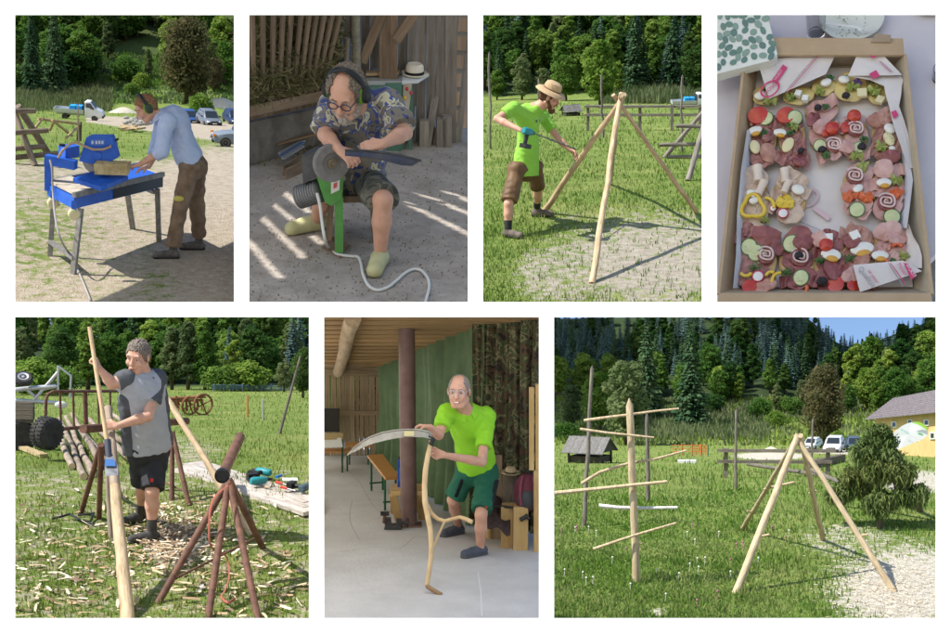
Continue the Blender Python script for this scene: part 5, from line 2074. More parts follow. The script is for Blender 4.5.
# the man
J = dict(head=P(346, 92, 8.2), neck=P(357, 109, 8.36), shl=P(387, 103, 8.4), shr=P(333, 107, 8.45), ell=P(405, 133, 8.2), wrl=P(383, 144, 8.0), elr=P(325, 135, 8.3), wrr=P(340, 150, 8.12), pelvis=P(352, 174, 8.65), hipl=P(366, 180, 8.6), hipr=P(342, 180, 8.62),
		 knl=P(383, 200, 8.12), anl=P(380, 256, 8.12), tol=P(374, 272, 7.92), knr=P(324, 190, 8.45), anr=P(317, 222, 8.72), tor=P(292, 232, 8.62))
for a in 'lr':
	J['to' + a][2] = T.gz + .045
curl = pm('grey_curly_hair', (0.10, 0.075, 0.055), (0.22, 0.18, 0.14), 60, .85)
grb = pm('grey_beard_hair', (0.24, 0.21, 0.18), (0.38, 0.34, 0.30), 60, .85)
def print_mat(name, stops, scale, dist, s, vor=True):
	m, nt, b = _new(name)
	N, L = nt.nodes, nt.links
	tc = N.new('ShaderNodeTexCoord')
	n1 = N.new('ShaderNodeTexNoise')
	n1.inputs['Scale'].default_value = scale
	n1.inputs['Detail'].default_value = 2.0
	n1.inputs['Distortion'].default_value = dist
	L.new(tc.outputs['Object'], n1.inputs['Vector'])
	rp = N.new('ShaderNodeValToRGB')
	rp.color_ramp.interpolation = 'CONSTANT'
	for k, (pos, c_) in enumerate(stops):
		el = rp.color_ramp.elements[k] if k < 2 else rp.color_ramp.elements.new(pos)
		el.position = pos
		el.color = _col(c_)
	L.new(n1.outputs['Fac'], rp.inputs['Fac'])
	L.new(rp.outputs['Color'], b.inputs['Base Color'])
	b.inputs['Roughness'].default_value = .85
	return m
aloha = print_mat('leaf_print_shirt', ((0, (0.03, 0.045, 0.16)), (.40, (0.17, 0.15, 0.12)), (.53, (0.05, 0.08, 0.26)), (.575, (0.50, 0.47, 0.33)), (.65, (0.20, 0.18, 0.14)), (.72, (0.04, 0.05, 0.15))), 10, 1.2, T.s)
camo2 = print_mat('camouflage_shorts', ((0, (0.04, 0.045, 0.04)), (.42, (0.10, 0.10, 0.085)), (.52, (0.16, 0.15, 0.12)), (.60, (0.06, 0.065, 0.055))), 9, 1.0, T.s)
clog = pm('pale_green_clog', (0.42, 0.40, 0.20), (0.50, 0.48, 0.27), 9, .7)
man2, K2 = person(T, 'seated man in a leaf-print shirt and camouflage shorts grinding a blade', J, (-.30, -.80, -.52), (-.12, -.45, .88), dict(
	hairmat=curl, hair='bush', bald=True, hairline=.115, beard=.3, beardmat=grb, shirtmat=aloha, sleeve=.86, sleeve_wide=.022, loose=.026, pantmat=camo2, pants='shorts', trouser=.97, leg_loose=.035, shoemat=clog, boot=.085, shoe_w=1.15,
	hem=-.04, waist=.06, seated=True, girth=1.06, belly=.06, head=1.2, fold=.009, collar=aloha, tan=1.0,
	handl=((-.9, -.15, -.1), (-.1, .5, -.8), -1, .8), handr=((.5, -.5, -.2), (.1, .4, -.8), 1, .8)))
glasses(T, K2, 'dark-rimmed glasses worn by the grinding man', pm('dark_blue_rim', (0.02, 0.02, 0.06), rough=.3), y=.112)
ear_muffs(T, K2, 'black ear defenders over the curly hair of the grinding man', BLACK, BLACK, pm('muff_green_ring', (0.12, 0.28, 0.03), rough=.5))
bl2 = T.thing('scythe_iron', 'dark blue steel scythe blade held against the stone wheel', 'scythe blade', P(380, 153, 7.96))
mb = MB()
tp_ = [P(345, 150, 7.93), P(365, 150.5, 7.94), P(385, 152.5, 7.95), P(403, 155.5, 7.96), P(421, 160.5, 7.97)]
bt_ = [P(345, 156, 7.93), P(365, 157.5, 7.93), P(385, 161, 7.94), P(402, 165.5, 7.95), P(412, 166, 7.96)]
mb.sheet([tp_, [(a + b) / 2 + V(0, -.006, 0) for a, b in zip(tp_, bt_)], bt_], thick=.004, n=(0, 1, 0))
T.part(bl2, 'blade', mb, pm('blued_steel', (0.035, 0.05, 0.12), (0.10, 0.10, 0.12), 6, .35, metal=.5))
mb = MB()
mb.tube([p + V(0, -.004, 0) for p in tp_], .007, 6)
T.part(bl2, 'rib', mb, dgr)

# ================================================================ the man with the hat at the pole tripod
T = T3
gm3 = ground_mat('meadow_and_gravel', T.s, D1, D2, GR1, GR2)
def turf3(px, py, p):
	d = sm(1.5, 0.15, math.hypot((px - 655) / 135, (py - 262) / 62))
	d = max(d, 0.75 * sm(1.2, 0.5, math.hypot((px - 560) / 60, (py - 275) / 40)))
	d = max(d, 0.5 * sm(1.2, 0.4, math.hypot((px - 585) / 60, (py - 222) / 16)))
	return 0.98 - 0.74 * d
T.terrain('meadow_ground', [(13.2, None), (19, None), (26, 152), (36, 128), (50, 112), (60, 102), (66, 95), (72, 58), (80, 0)], gm3, turf3, lambda a, b, p: sm(65.5, 67, p[1]))
T.blades('meadow_grass', 22000, (480, 96, 705, 304), 0.06, 0.014, GRASS, lambda a, b: max(.10, sm(0.25, 0.9, turf3(a, b, None))) * (1.0 if b > 130 else 0.6), 'green meadow grass round the pole tripod and the man in the hat', ylim=60)
T.blades('reed_bed', 5000, (600, 88, 705, 104), 0.28, 0.035, REED, lambda a, b: 1.0 if a > 606 + (100 - b) else 0.1, 'tall pale reeds at the foot of the wood behind the tripod', 'reeds')

wd_pole = wood_mat(T, 'peeled_pole_wood', (0.36, 0.24, 0.13), (0.55, 0.40, 0.25))
wd_old = wood_mat(T, 'old_grey_wood', (0.10, 0.085, 0.07), (0.24, 0.21, 0.18))
apex = T.at(619, 99, (T.gp(592, 283)[1] + T.gp(543, 213)[1] + T.gp(697, 213)[1]) / 3)
tri = T.thing('pole_tripod', 'tripod of four peeled poles leaning together on the gravel', 'tripod', T.gp(625, 228))
for px, py, w in ((592, 283, .037), (543, 213, .040), (697, 213, .030), (609, 184, .034)):
	g = T.gp(px, py)
	top = apex + (apex - g) * 0.035 + V(rnd.uniform(-.04, .04), rnd.uniform(-.05, .05), 0)
	T.pole(tri, 'pole', g - (top - g) * 0.004, top, w, w * .8, wd_pole, wob=0.012)
# stakes and rails behind
for i, (px, t_, b_, lab) in enumerate(((491, 52, 149, 'tall thin dark stake at the edge of the meadow behind the man in the hat'), (537, 78, 133, 'short dark stake just behind the back of the man in the hat'), (603, 74, 138, 'dark stake between the man in the hat and the tripod top'), (681, 75, 152, 'weathered pointed stake beside the half-hidden white truck'))):
	g = T.gp(px, b_)
	T.pole(None, 'fence_stake', g - V(0, 0, .2), T.at(px + (rnd.uniform(-2, 2)), t_ + 2, g[1]), 1.35 / T.ppm(g[1]), 1.0 / T.ppm(g[1]), wd_old, wob=.02, tip=True, label=lab, cat='stake', group='stakes in the meadow behind the tripod')
gl, gr_ = T.gp(584, 131), T.gp(706, 131)
rail = T.thing('rail_fence', 'two-rail grey board fence running behind the tripod', 'fence', (gl + gr_) / 2)
for row in (106.5, 115):
	T.board(rail, 'rail', T.at(585, row, gl[1]), T.at(707, row, gr_[1]), .055, .07, wd_old, up=(0, 1, 0))
for px in (588, 640, 672, 700):
	g = T.gp(px, 131)
	T.board(rail, 'post', g - V(0, 0, .1), T.at(px, 104.5, g[1] + .10), .07, .07, wd_old, up=(0, 1, 0))
# the wooden rack at the edge
rk = T.thing('drying_rack', 'grey timber rack of crossed poles and rails at the meadow edge by the tripod', 'rack', T.gp(690, 170))
rb = T.gp(688, 181)
T.pole(rk, 'leg', rb, T.at(704, 125, rb[1] + .6), .045, .038, wd_old)
g2 = T.gp(664, 158)
T.pole(rk, 'brace', g2, T.at(703, 112, g2[1] + .2), .042, .036, wd_old)
for x0, y0, x1, y1 in ((676, 126, 706, 126.5), (659, 145, 706, 144), (668, 157, 706, 156.5)):
	T.pole(rk, 'rail', T.at(x0, y0, rb[1] + 1.0), T.at(x1, y1, rb[1] + 1.0), .030, .030, wd_old)
hay_hut(T, 'small open hut with a grey board roof beyond the brim of the straw hat', T.gp(571, 116), math.radians(25), 0.18)
pickup(T, 'white pickup truck with blue load half cut off at the edge behind the tripod', T.gp(690, 109), 0.10, 0.25, 'bright blue tarpaulin bale on the pickup half cut off behind the tripod')
# trees
for k, px, b, t_, lab, w in (('spruce3', 634, 93, 6, 'tall dark spruce straight above the tripod top', .8), ('spruce3', 673, 92, 10, 'tall dark spruce above the white truck at the meadow edge', .78),
		('lime1', 600, 108, 40, 'bright green broadleaf tree standing between the hat and the tripod top', 1.0), ('olive1', 522, 100, 58, 'loose grey-green orchard tree behind the shoulder of the man in the hat', 1.1),
		('ash1', 566, 101, 55, 'round green orchard tree right above the straw hat', 1.1), ('olive1', 543, 99, 68, 'low grey-green orchard tree left of the straw hat', 1.2), ('lime2', 617, 100, 62, 'small light green tree touching the tall spruce behind the tripod', 1.1),
		('deep1', 697, 96, 45, 'dark broadleaf tree at the picture edge above the white truck', 1.2), ('ash1', 497, 100, 70, 'low green tree beside the tall thin stake', 1.2)):
	tree(T, k, px, b, t_, lab, wide=w, group='trees along the meadow behind the tripod')
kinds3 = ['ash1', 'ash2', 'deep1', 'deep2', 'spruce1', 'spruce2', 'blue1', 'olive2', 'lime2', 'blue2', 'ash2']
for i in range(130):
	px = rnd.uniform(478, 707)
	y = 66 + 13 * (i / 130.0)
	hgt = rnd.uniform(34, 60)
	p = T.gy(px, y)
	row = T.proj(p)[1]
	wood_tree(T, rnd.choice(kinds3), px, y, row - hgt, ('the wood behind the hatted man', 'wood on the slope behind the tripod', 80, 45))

# the man
dY = T.gp(512, 238)[1] - 15.9
P = lambda a, b, y: T.at(a, b, y + dY)
J = dict(head=P(550, 97, 16.45), neck=P(541, 106, 16.5), shr=P(514, 108, 16.15), shl=P(541, 114, 16.85), elr=P(497, 119, 15.95), wrr=P(520, 130, 15.75),
		 ell=P(559, 140, 16.75), wrl=P(570.5, 150, 16.7), pelvis=P(526, 166, 16.45), hipr=P(517, 169, 16.3), hipl=P(534, 168, 16.6),
		 knr=P(508.5, 204, 16.0), kn_=None, anr=P(508, 230, 15.95), knl=P(538, 188, 16.8), anl=P(537, 207, 17.05), tor=P(520, 238, 15.85), tol=P(552, 215, 17.0))
J.pop('kn_')
zf_ = lambda a: T.z(a[0], a[1])
for a in 'lr':
	J['to' + a][2] = T.z(J['to' + a][0], J['to' + a][1]) + 0.045
brown_hair = pm('red_brown_hair', (0.07, 0.03, 0.015), (0.14, 0.06, 0.03), 60, 0.7)
lime_shirt = pm('lime_green_cotton', (0.26, 0.55, 0.07), (0.22, 0.48, 0.055), 4, 0.85, 0.006, T.s, bscale=9)
leather = pm('brown_leather_shorts', (0.085, 0.045, 0.018), (0.16, 0.09, 0.04), 7, 0.6, 0.01, T.s, bscale=8)
boots3 = pm('brown_hiking_boot', (0.09, 0.07, 0.06), (0.16, 0.13, 0.11), 20, 0.8)
sockm = pm('dark_grey_sock', (0.03, 0.03, 0.032), rough=0.9)
man3, K3 = person(T, 'bearded man in a lime green T-shirt, leather shorts and straw hat drilling a pole', J, (0.86, -0.15, -0.42), (0.42, -0.05, 0.88), dict(
	hairmat=brown_hair, hair='short', beard=1.0, shirtmat=lime_shirt, sleeve=0.62, sleeve_wide=0.012, pantmat=leather, pants='shorts', trouser=0.92, leg_loose=0.035, shoemat=boots3, solemat=BLACK,
	boot=0.10, sock=sockm, sock_h=0.12, hem=-0.11, waist=0.06, fold=.008, girth=1.0, head=1.12, tan=0.95,
	handr=((0.9, -0.1, -0.25), (0.25, 0.3, -0.9), 1, 1.0), handl=((0.75, 0.0, -0.7), (-0.3, -0.6, -0.6), -1, 0.75)))
# straw hat
hp, (r_, f_, u_), hs = K3['hp'], K3['ax'], K3['hs']
hat = T.thing('straw_hat', 'wide-brimmed straw hat on the head of the bearded man', 'hat', hp(0, -.01, .10))
straw = pm('straw', (0.36, 0.24, 0.13), (0.52, 0.38, 0.23), 60, 0.9, 0.004, T.s, bscale=90)
mb = MB()
mb.lathe([(.094, .0), (.098, .02), (.095, .06), (.086, .095), (.06, .112), (.01, .116)], hp(0, -.012, .068), u_, 24, sy=1.15, up=f_)
T.part(hat, 'crown', mb, straw)
mb = MB()
mb.lathe([(.09, .0), (.13, .004), (.165, -.012), (.185, -.038), (.187, -.033), (.165, -.004), (.13, .011), (.09, .010)], hp(0, -.012, .070), u_, 30, sy=1.08, up=f_)
T.part(hat, 'brim', mb, straw)
mb = MB()
mb.lathe([(.0985, .004), (.101, .006), (.1, .026), (.097, .028)], hp(0, -.012, .068), u_, 24, sy=1.15, up=f_)
T.part(hat, 'hat_band', mb, pm('dark_straw_band', (0.16, 0.10, 0.05), rough=0.9))
# cordless drill with its long bit
W = K3['J']['wrr'] + V(.085, -.03, -.045)
Dd = unit(P(574, 147, 16.6) - W)
dr = T.thing('cordless_drill', 'teal and black cordless drill with a long auger bit held by the bearded man', 'drill', W)
teal = pm('teal_plastic', (0.02, 0.22, 0.25), rough=0.45)
ax_, ay_ = frame_for(Dd)
dn = ay_ if ay_[2] < 0 else -ay_
mb = MB()
mb.tube([W - Dd * .09 - dn * .03, W - Dd * .06 - dn * .03, W + Dd * .06 - dn * .03, W + Dd * .09 - dn * .03], [.030, .044, .042, .030], 14)
T.part(dr, 'motor_housing', mb, teal)
mb = MB()
mb.tube([W + dn * .0, W + dn * .11 - Dd * .02], [.026, .024], 10)
T.part(dr, 'grip', mb, BLACK)
mb = MB()
mb.box(W + dn * .14 - Dd * .0, (.085, .13, .05), (ax_, Dd, dn))
T.part(dr, 'battery', mb, BLACK, False)
mb = MB()
mb.tube([W + Dd * .09 - dn * .03, W + Dd * .13 - dn * .03, W + Dd * .15 - dn * .03], [.026, .024, .014], 12)
ch = T.part(dr, 'chuck', mb, pm('black_steel', (0.05, 0.05, 0.055), rough=0.35, metal=0.7))
mb = MB()
tip = P(577, 150, 16.6)
c0 = W + Dd * .15 - dn * .03
mb.tube([c0, tip], .007, 8)
for i in range(40):
	a = i * 0.9
	p = c0 + (tip - c0) * (.25 + .72 * i / 40)
	q = c0 + (tip - c0) * (.25 + .72 * (i + 1) / 40)
	mb.tube([p + .012 * (ax_ * math.cos(a) + ay_ * math.sin(a)), q + .012 * (ax_ * math.cos(a + .9) + ay_ * math.sin(a + .9))], .005, 5)
T.part(dr, 'auger_bit', mb, pm('bit_steel', (0.18, 0.18, 0.19), rough=0.4, metal=0.8))
sun_gl = T.thing('sunglasses', 'sunglasses hanging on the neckline of the lime green T-shirt', 'glasses', K3['chest'] + K3['fwd'] * .15)
c = K3['chest'] + K3['fwd'] * .145 + K3['up'] * .03
mb = MB()
for sg in (-1, 1):
	mb.ell(c + K3['rgt'] * sg * .035 - K3['up'] * .01, (.028, .006, .02), (K3['rgt'], K3['fwd'], K3['up']))
T.part(sun_gl, 'lens', mb, GLASS)
mb = MB()
mb.tube([c - K3['rgt'] * .065 + K3['up'] * .01, c + K3['rgt'] * .065 + K3['up'] * .01], .004, 6)
mb.tube([c + K3['up'] * .01, c + K3['up'] * .07 - K3['fwd'] * .02], .005, 6)
T.part(sun_gl, 'rim', mb, pm('white_rim', (.6, .6, .6), rough=.4))

# ================================================================ the box of open sandwiches
T4 = Tile(717, 15, 936, 302, -2267, 850, h=2.55)
T = T4
G = T.gp
Z0 = T.gz
def Az(px, py, z=0.0):
	"""point seen at a pixel, z metres above the table"""
	d = T.ray(px, py)
	return d * ((Z0 + z) / d[2])
PXM = float(np.linalg.norm(G(876, 158) - G(776, 158))) / 100.0       # metres per pixel across the box
cloth = pm('lavender_tablecloth', (0.52, 0.48, 0.53), (0.60, 0.56, 0.60), 3, .9, .004, T.s, bscale=5)
tb4 = T.thing('buffet_table', 'table under a pale lavender cloth carrying the sandwich box', 'table', G(826, 158))
grid = []
for y in np.linspace(8, 312, 24):
	row = []
	for x in np.linspace(709, 944, 22):
		xe = min(x, 945 if y < 252 else 930.5)
		w = .0025 * math.sin(x * .11 + y * .05) + (.002 * math.sin(x * .3) if x > 905 else 0)
		row.append(Az(xe, y, min(0, w)))
	grid.append(row)
mb = MB()
mb.sheet(grid, thick=.02, n=(0, 0, -1))
T.part(tb4, 'tablecloth', mb, cloth)
mb = MB()
mb.sheet([[Az(922, 240, -.06), Az(945, 240, -.06)], [Az(922, 312, -.06), Az(945, 312, -.06)]], thick=.01, n=(0, 0, -1))
T.single('stone_floor', mb, pm('grey_stone_floor', (0.20, 0.20, 0.19), (0.30, 0.30, 0.285), 30, .9), None, None, G(935, 280), kind='structure')
# cardboard tray
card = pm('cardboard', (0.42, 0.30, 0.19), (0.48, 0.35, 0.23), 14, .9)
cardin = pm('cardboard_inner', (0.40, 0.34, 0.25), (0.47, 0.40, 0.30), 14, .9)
box = T.thing('cardboard_tray', 'open cardboard tray holding the sandwiches', 'box', G(826, 280))
H = .055
F = [Az(758, 66, .004), Az(892, 66, .004), Az(913, 288, .004), Az(735, 288, .004)]
Rm = [Az(746, 55, H), Az(904, 55, H), Az(930, 293, H), Az(720, 293, H)]
mb = MB()
mb.prism(F, (0, 0, -.003))
T.part(box, 'floor', mb, cardin, False)
cen = sum(F) / 4
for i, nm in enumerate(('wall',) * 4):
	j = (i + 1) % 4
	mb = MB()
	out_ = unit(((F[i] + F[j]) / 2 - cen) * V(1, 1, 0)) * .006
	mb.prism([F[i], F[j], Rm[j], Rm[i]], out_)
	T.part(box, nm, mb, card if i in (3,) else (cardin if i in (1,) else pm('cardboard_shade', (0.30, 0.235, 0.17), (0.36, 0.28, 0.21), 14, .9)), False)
for q in ([(746, 55), (904.5, 55), (903, 38.5), (749, 37.5)], [(719, 293), (931, 293), (933, 306), (717, 306)]):
	mb = MB()
	mb.prism([Az(a, b, H + .002) for a, b in q], (0, 0, -.006))
	T.part(box, 'rim_flap', mb, card, False)
for q in ([(904, 55), (906.5, 54), (934, 294), (930, 293)], [(746, 55), (743.5, 54), (716.5, 294), (720, 293)]):
	mb = MB()
	mb.prism([Az(a, b, H + .001) for a, b in q], (0, 0, -.006))
	T.part(box, 'rim_flap', mb, card, False)
mb = MB()
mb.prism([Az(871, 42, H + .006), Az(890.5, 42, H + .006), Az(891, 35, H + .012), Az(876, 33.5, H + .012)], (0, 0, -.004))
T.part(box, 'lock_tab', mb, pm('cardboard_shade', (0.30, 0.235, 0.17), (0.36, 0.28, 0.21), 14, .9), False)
# paper
paper = pm('greaseproof_paper', (0.70, 0.64, 0.62), (0.62, 0.56, 0.55), 8, .8, .003, T.s, bscale=7)
pink = pm('pink_print', (0.55, 0.06, 0.17), rough=.8)
faint = pm('faint_pink_print', (0.62, 0.44, 0.48), rough=.8)
greyp4 = pm('grey_print', (0.26, 0.24, 0.26), rough=.8)
ln = T.thing('paper_liner', 'pale printed paper lining the floor of the tray', 'paper', G(826, 200))
mb = MB()
grid = [[Az(758 - (y - 66) * .105 + (x) * (134 + (y - 66) * .20), y, .007 + .003 * math.sin(x * 9 + y * .06)) for x in np.linspace(0, 1, 14)] for y in np.linspace(68, 287, 16)]
mb.sheet(grid, thick=.0008, n=(0, 0, -1))
T.part(ln, 'sheet', mb, paper)
def text4(parent, s_, px, py, ang, h_px, z, mat):
	o = Az(px, py, z)
	c, s2 = math.cos(ang), math.sin(ang)
	ux_ = unit(Az(px + 10 * c, py + 10 * s2, z) - o)
	uy_ = unit(Az(px + 10 * s2, py - 10 * c, z) - o)
	return text_part(T, parent, s_, o, ux_, uy_, h_px * PXM / .7, mat)
def ring4(parent, name, px, py, a, b, ang, w, z, mat, n=36):
	pts_o, pts_i = [], []
	for i in range(n):
		t = 2 * math.pi * i / n
		for k, L_ in ((1.0, pts_o), (1 - w, pts_i)):
			x, y = a * k * math.cos(t), b * k * math.sin(t)
			L_.append(Az(px + x * math.cos(ang) - y * math.sin(ang), py + x * math.sin(ang) + y * math.cos(ang), z))
	mb = MB()
	mb.add(pts_o + pts_i, [(i, (i + 1) % n, (i + 1) % n + n, i + n) for i in range(n)])
	return T.part(parent, name, mb, mat, False)
def band4(parent, name, q, z, mat):
	mb = MB()
	mb.add([Az(a, b, z) for a, b in q], [(0, 1, 2, 3)] if len(q) == 4 else [tuple(range(len(q)))])
	return T.part(parent, name, mb, mat, False)
ring4(ln, 'faint_emblem', 809, 198, 11, 8, -.7, .22, .0115, faint)
text4(ln, 'MOSER', 803, 204, -.75, 5, .0116, faint)
band4(ln, 'faint_band', [(812, 209), (815, 206), (831, 217), (828, 221)], .0115, faint)
band4(ln, 'print_line', [(800, 222), (800.5, 221.4), (826, 232.4), (826, 233)], .0115, greyp4)
# curled edge of the liner along the sides
for k, pts in enumerate(([(741, 130), (735, 170), (731, 215), (730, 255), (727, 288)], [(893, 90), (899, 120), (906, 150), (911, 180), (908, 205), (905, 228)])):
	cl = T.thing('liner_edge', ('white paper edge curling up along the left wall of the tray', 'white paper edge curling up along the right wall of the tray')[k], 'paper', Az(*pts[2], .02))
	mb = MB()
	sg = 1 if k == 0 else -1
	gr_ = [[Az(x + sg * u * 10 + (6 if k == 0 else 2), y, .048 - .040 * u + .004 * math.sin(y * .2 + u * 5)) for u in (0, .25, .5, .75, 1)] for x, y in pts]
	mb.sheet(gr_, thick=.0008, n=(0, 0, -1))
	T.part(cl, 'sheet', mb, pm('bluish_paper', (0.66, 0.67, 0.74), (0.60, 0.61, 0.68), 6, .8))

# ---- food
FM = {}
def fm(name, c1, c2=None, scale=40, rough=.5, bump=.0):
	return pm('food_' + name, c1, c2, scale, rough, bump, T.s, bscale=60, spec=.55)
bread = fm('bread', (0.40, 0.23, 0.09), (0.58, 0.40, 0.19), 30, .8, .003)
salami = fm('salami', (0.20, 0.05, 0.045), (0.42, 0.20, 0.17), 70, .4, .002)
darkham = fm('dark_ham', (0.17, 0.035, 0.035), (0.32, 0.10, 0.09), 26, .4, .002)
ham = fm('ham', (0.46, 0.22, 0.19), (0.62, 0.39, 0.35), 20, .4, .002)
turkey = fm('turkey', (0.47, 0.32, 0.23), (0.64, 0.49, 0.39), 22, .5, .002)
cured = fm('cured_ham', (0.27, 0.09, 0.065), (0.50, 0.27, 0.21), 24, .45, .002)
cheese = fm('cheese', (0.66, 0.50, 0.16), (0.70, 0.56, 0.24), 12, .5)
egg_w = fm('egg_white', (0.75, 0.72, 0.67), None, 10, .35)
yolk = fm('yolk', (0.62, 0.32, 0.04), None, 10, .5)
tom = fm('tomato', (0.42, 0.02, 0.012), (0.52, 0.06, 0.025), 40, .22)
cuc = fm('cucumber_flesh', (0.50, 0.54, 0.26), (0.58, 0.60, 0.36), 60, .35)
cucs = fm('cucumber_skin', (0.055, 0.13, 0.025), None, 10, .35)
ypep = fm('yellow_pepper', (0.66, 0.44, 0.02), (0.72, 0.52, 0.05), 12, .3)
rpep = fm('red_pepper', (0.60, 0.09, 0.03), (0.66, 0.16, 0.05), 12, .3)
berry = fm('blackberry', (0.012, 0.008, 0.016), None, 10, .3)
pars = fm('parsley', (0.03, 0.10, 0.015), (0.07, 0.17, 0.03), 60, .6)
butt = fm('butter', (0.70, 0.62, 0.36), None, 10, .45)
lett = fm('lettuce', (0.26, 0.34, 0.07), (0.42, 0.46, 0.17), 30, .5)
radw = fm('radish_flesh', (0.74, 0.70, 0.68), None, 10, .4)
rads = fm('radish_skin', (0.52, 0.03, 0.09), None, 10, .4)
feta = fm('white_cheese', (0.76, 0.74, 0.70), None, 10, .6)
violet = fm('violet_petal', (0.16, 0.10, 0.38), None, 10, .6)
ux4, uy4, uz4 = V(1, 0, 0), V(0, 1, 0), V(0, 0, 1)
def disc(px, py, rx, ry, z, h, mat, parent, name, ang=0.0, tilt=(0, 0), jit=0.0, dome=.6):
	"""a round slice; rx, ry in pixels"""
	c = Az(px, py, z)
	ax = unit(V(tilt[0], tilt[1], 1))
	mb = MB()
	a, b = rx * PXM, ry * PXM * 1.12
	ca, sa = math.cos(ang), math.sin(ang)
	n = 26
	prof = [(.90, 0), (1.0, h * .35), (.97, h * .8), (.80, h), (.02, h * (1 + .3 * dome))]
	x_, y_ = frame_for(ax, V(-sa, ca, 0))
	ph = rnd.uniform(0, 6)
	vs, fs = [], []
	for r_, hh in prof:
		for k in range(n):
			t = 2 * math.pi * k / n
			j = 1 + jit * (math.sin(2 * t + ph) * .5 + math.sin(3 * t + 2 * ph) * .5 + math.sin(8 * t + ph) * .25)
			vs.append(c + ax * (hh + (jit * .02 * math.sin(5 * t + ph) if r_ > .7 else 0)) + r_ * j * (a * math.cos(t) * x_ + b * math.sin(t) * y_))
	for i in range(len(prof) - 1):
		for k in range(n):
			l = (k + 1) % n
			fs.append((i * n + k, i * n + l, (i + 1) * n + l, (i + 1) * n + k))
	fs.append(tuple(range(n - 1, -1, -1)))
	fs.append(tuple((len(prof) - 1) * n + k for k in range(n)))
	mb.add(vs, fs)
	return T.part(parent, name, mb, mat)
def topping(parent, kind, px, py, r, z):
	z = z + rnd.uniform(0, .002)
	tl = (rnd.uniform(-.2, .2), rnd.uniform(-.25, .1))
	if kind == 'cuc':
		o = disc(px, py, r, r, z, .003, cucs, parent, 'cucumber_slice', tilt=tl)
		disc(px, py, r * .88, r * .88, z + .0012, .003, cuc, o, 'flesh', tilt=tl)
		for k in range(6):
			t = k * 1.05 + .3
			disc(px + r * .35 * math.cos(t), py + r * .35 * math.sin(t), r * .09, r * .06, z + .0045, .0008, butt, o, 'seed', ang=t, tilt=tl)
	elif kind == 'tom':
		disc(px, py, r, r * .95, z, .005, tom, parent, 'tomato_slice', tilt=tl)
	elif kind == 'cherry':
		disc(px, py, r, r, z, .012, tom, parent, 'cherry_tomato', dome=1.4)
	elif kind == 'egg':
		a = rnd.uniform(-.6, .6)
		o = disc(px, py, r * 1.25, r * .75, z, .008, egg_w, parent, 'egg_quarter', ang=a)
		disc(px + r * .15, py + r * .45, r * .75, r * .40, z + .003, .006, yolk, o, 'yolk', ang=a)
	elif kind == 'white':
		disc(px, py, r, r * .7, z, .008, egg_w, parent, 'egg_white', ang=rnd.uniform(-1, 1))
	elif kind == 'berry':
		mb = MB()
		c = Az(px, py, z + .004)
		for k in range(26):
			t, p = k * 2.4, math.acos(1 - (k + .5) / 26)
			q = r * PXM * .72
			mb.ell(c + q * V(math.cos(t) * math.sin(p), math.sin(t) * math.sin(p), math.cos(p) * .9), (r * PXM * .30,) * 3, n=7, m=5)
		T.part(parent, 'blackberry', mb, berry)
	elif kind == 'pars':
		mb = MB()
		c = Az(px, py, z)
		for k in range(60):
			a = rnd.uniform(0, 6.28)
			d = rnd.uniform(0, r) * PXM
			q = c + V(d * math.cos(a), d * math.sin(a), rnd.uniform(.001, .007))
			u_ = unit(V(rnd.uniform(-1, 1), rnd.uniform(-1, 1), rnd.uniform(-.3, .8))) * PXM * 1.3
			w_ = unit(np.cross(u_, V(rnd.uniform(-.5, .5), rnd.uniform(-.5, .5), 1))) * PXM * .9
			mb.add([q - u_, q + w_, q + u_, q - w_], [(0, 1, 2, 3)])
		T.part(parent, 'parsley', mb, pars, False)
	elif kind == 'herb':
		mb = MB()
		for k in range(16):
			q = Az(px + rnd.uniform(-r, r), py + rnd.uniform(-r, r), z + .006)
			mb.box(q, (PXM * .7, PXM * .7, .001))
		T.part(parent, 'chopped_chives', mb, pars, False)
	elif kind in ('roll', 'rollt'):
		mb = MB()
		c = Az(px, py, z)
		disc(px, py, r * .95, r * .95, z, .004, darkham, parent, 'roll_core', jit=.05)
		pp = []
		for i in range(46):
			t = i / 45
			a = 1.2 + t * 14
			q = r * PXM * (.10 + .88 * t) * (1 + .09 * math.sin(a * 2.3))
			pp.append(c + V(q * math.cos(a), q * 1.05 * math.sin(a), .007 + .002 * math.sin(a * 3)))
		mb.tube(pp, PXM * 1.05, 6)
		T.part(parent, 'ham_roll', mb, fm('ham_roll', (0.64, 0.46, 0.44), (0.70, 0.55, 0.53), 20, .4) if kind == 'roll' else turkey)
	elif kind == 'tube':
		mb = MB()
		a = rnd.uniform(1.2, 1.9)
		d = V(math.cos(a), math.sin(a), 0) * r * PXM * 1.1
		c = Az(px, py, z + .008)
		mb.tube([c - d, c, c + d], [r * PXM * .55, r * PXM * .5, r * PXM * .6], 12, flat=.8)
		T.part(parent, 'turkey_roll', mb, fm('turkey_roll', (0.66, 0.53, 0.43), (0.72, 0.60, 0.51), 14, .5))
	elif kind in ('yring', 'rstrip', 'ystrip'):
		mb = MB()
		if kind == 'yring':
			mb.tube([Az(px + r * (1 + .16 * math.sin(3 * t)) * math.cos(t), py + r * (1 + .16 * math.sin(3 * t)) * math.sin(t), z + .006) for t in np.linspace(0, 6.283, 29)[:-1]], 2.1 * PXM, 8, closed=True)
		else:
			a0 = rnd.uniform(0, 6)
			mb.tube([Az(px + r * math.cos(t), py + r * math.sin(t), z + .006) for t in np.linspace(a0, a0 + 2.0, 9)], 1.7 * PXM, 8)
		T.part(parent, 'pepper_ring' if kind == 'yring' else 'pepper_strip', mb, rpep if kind == 'rstrip' else ypep)
	elif kind == 'yfill':
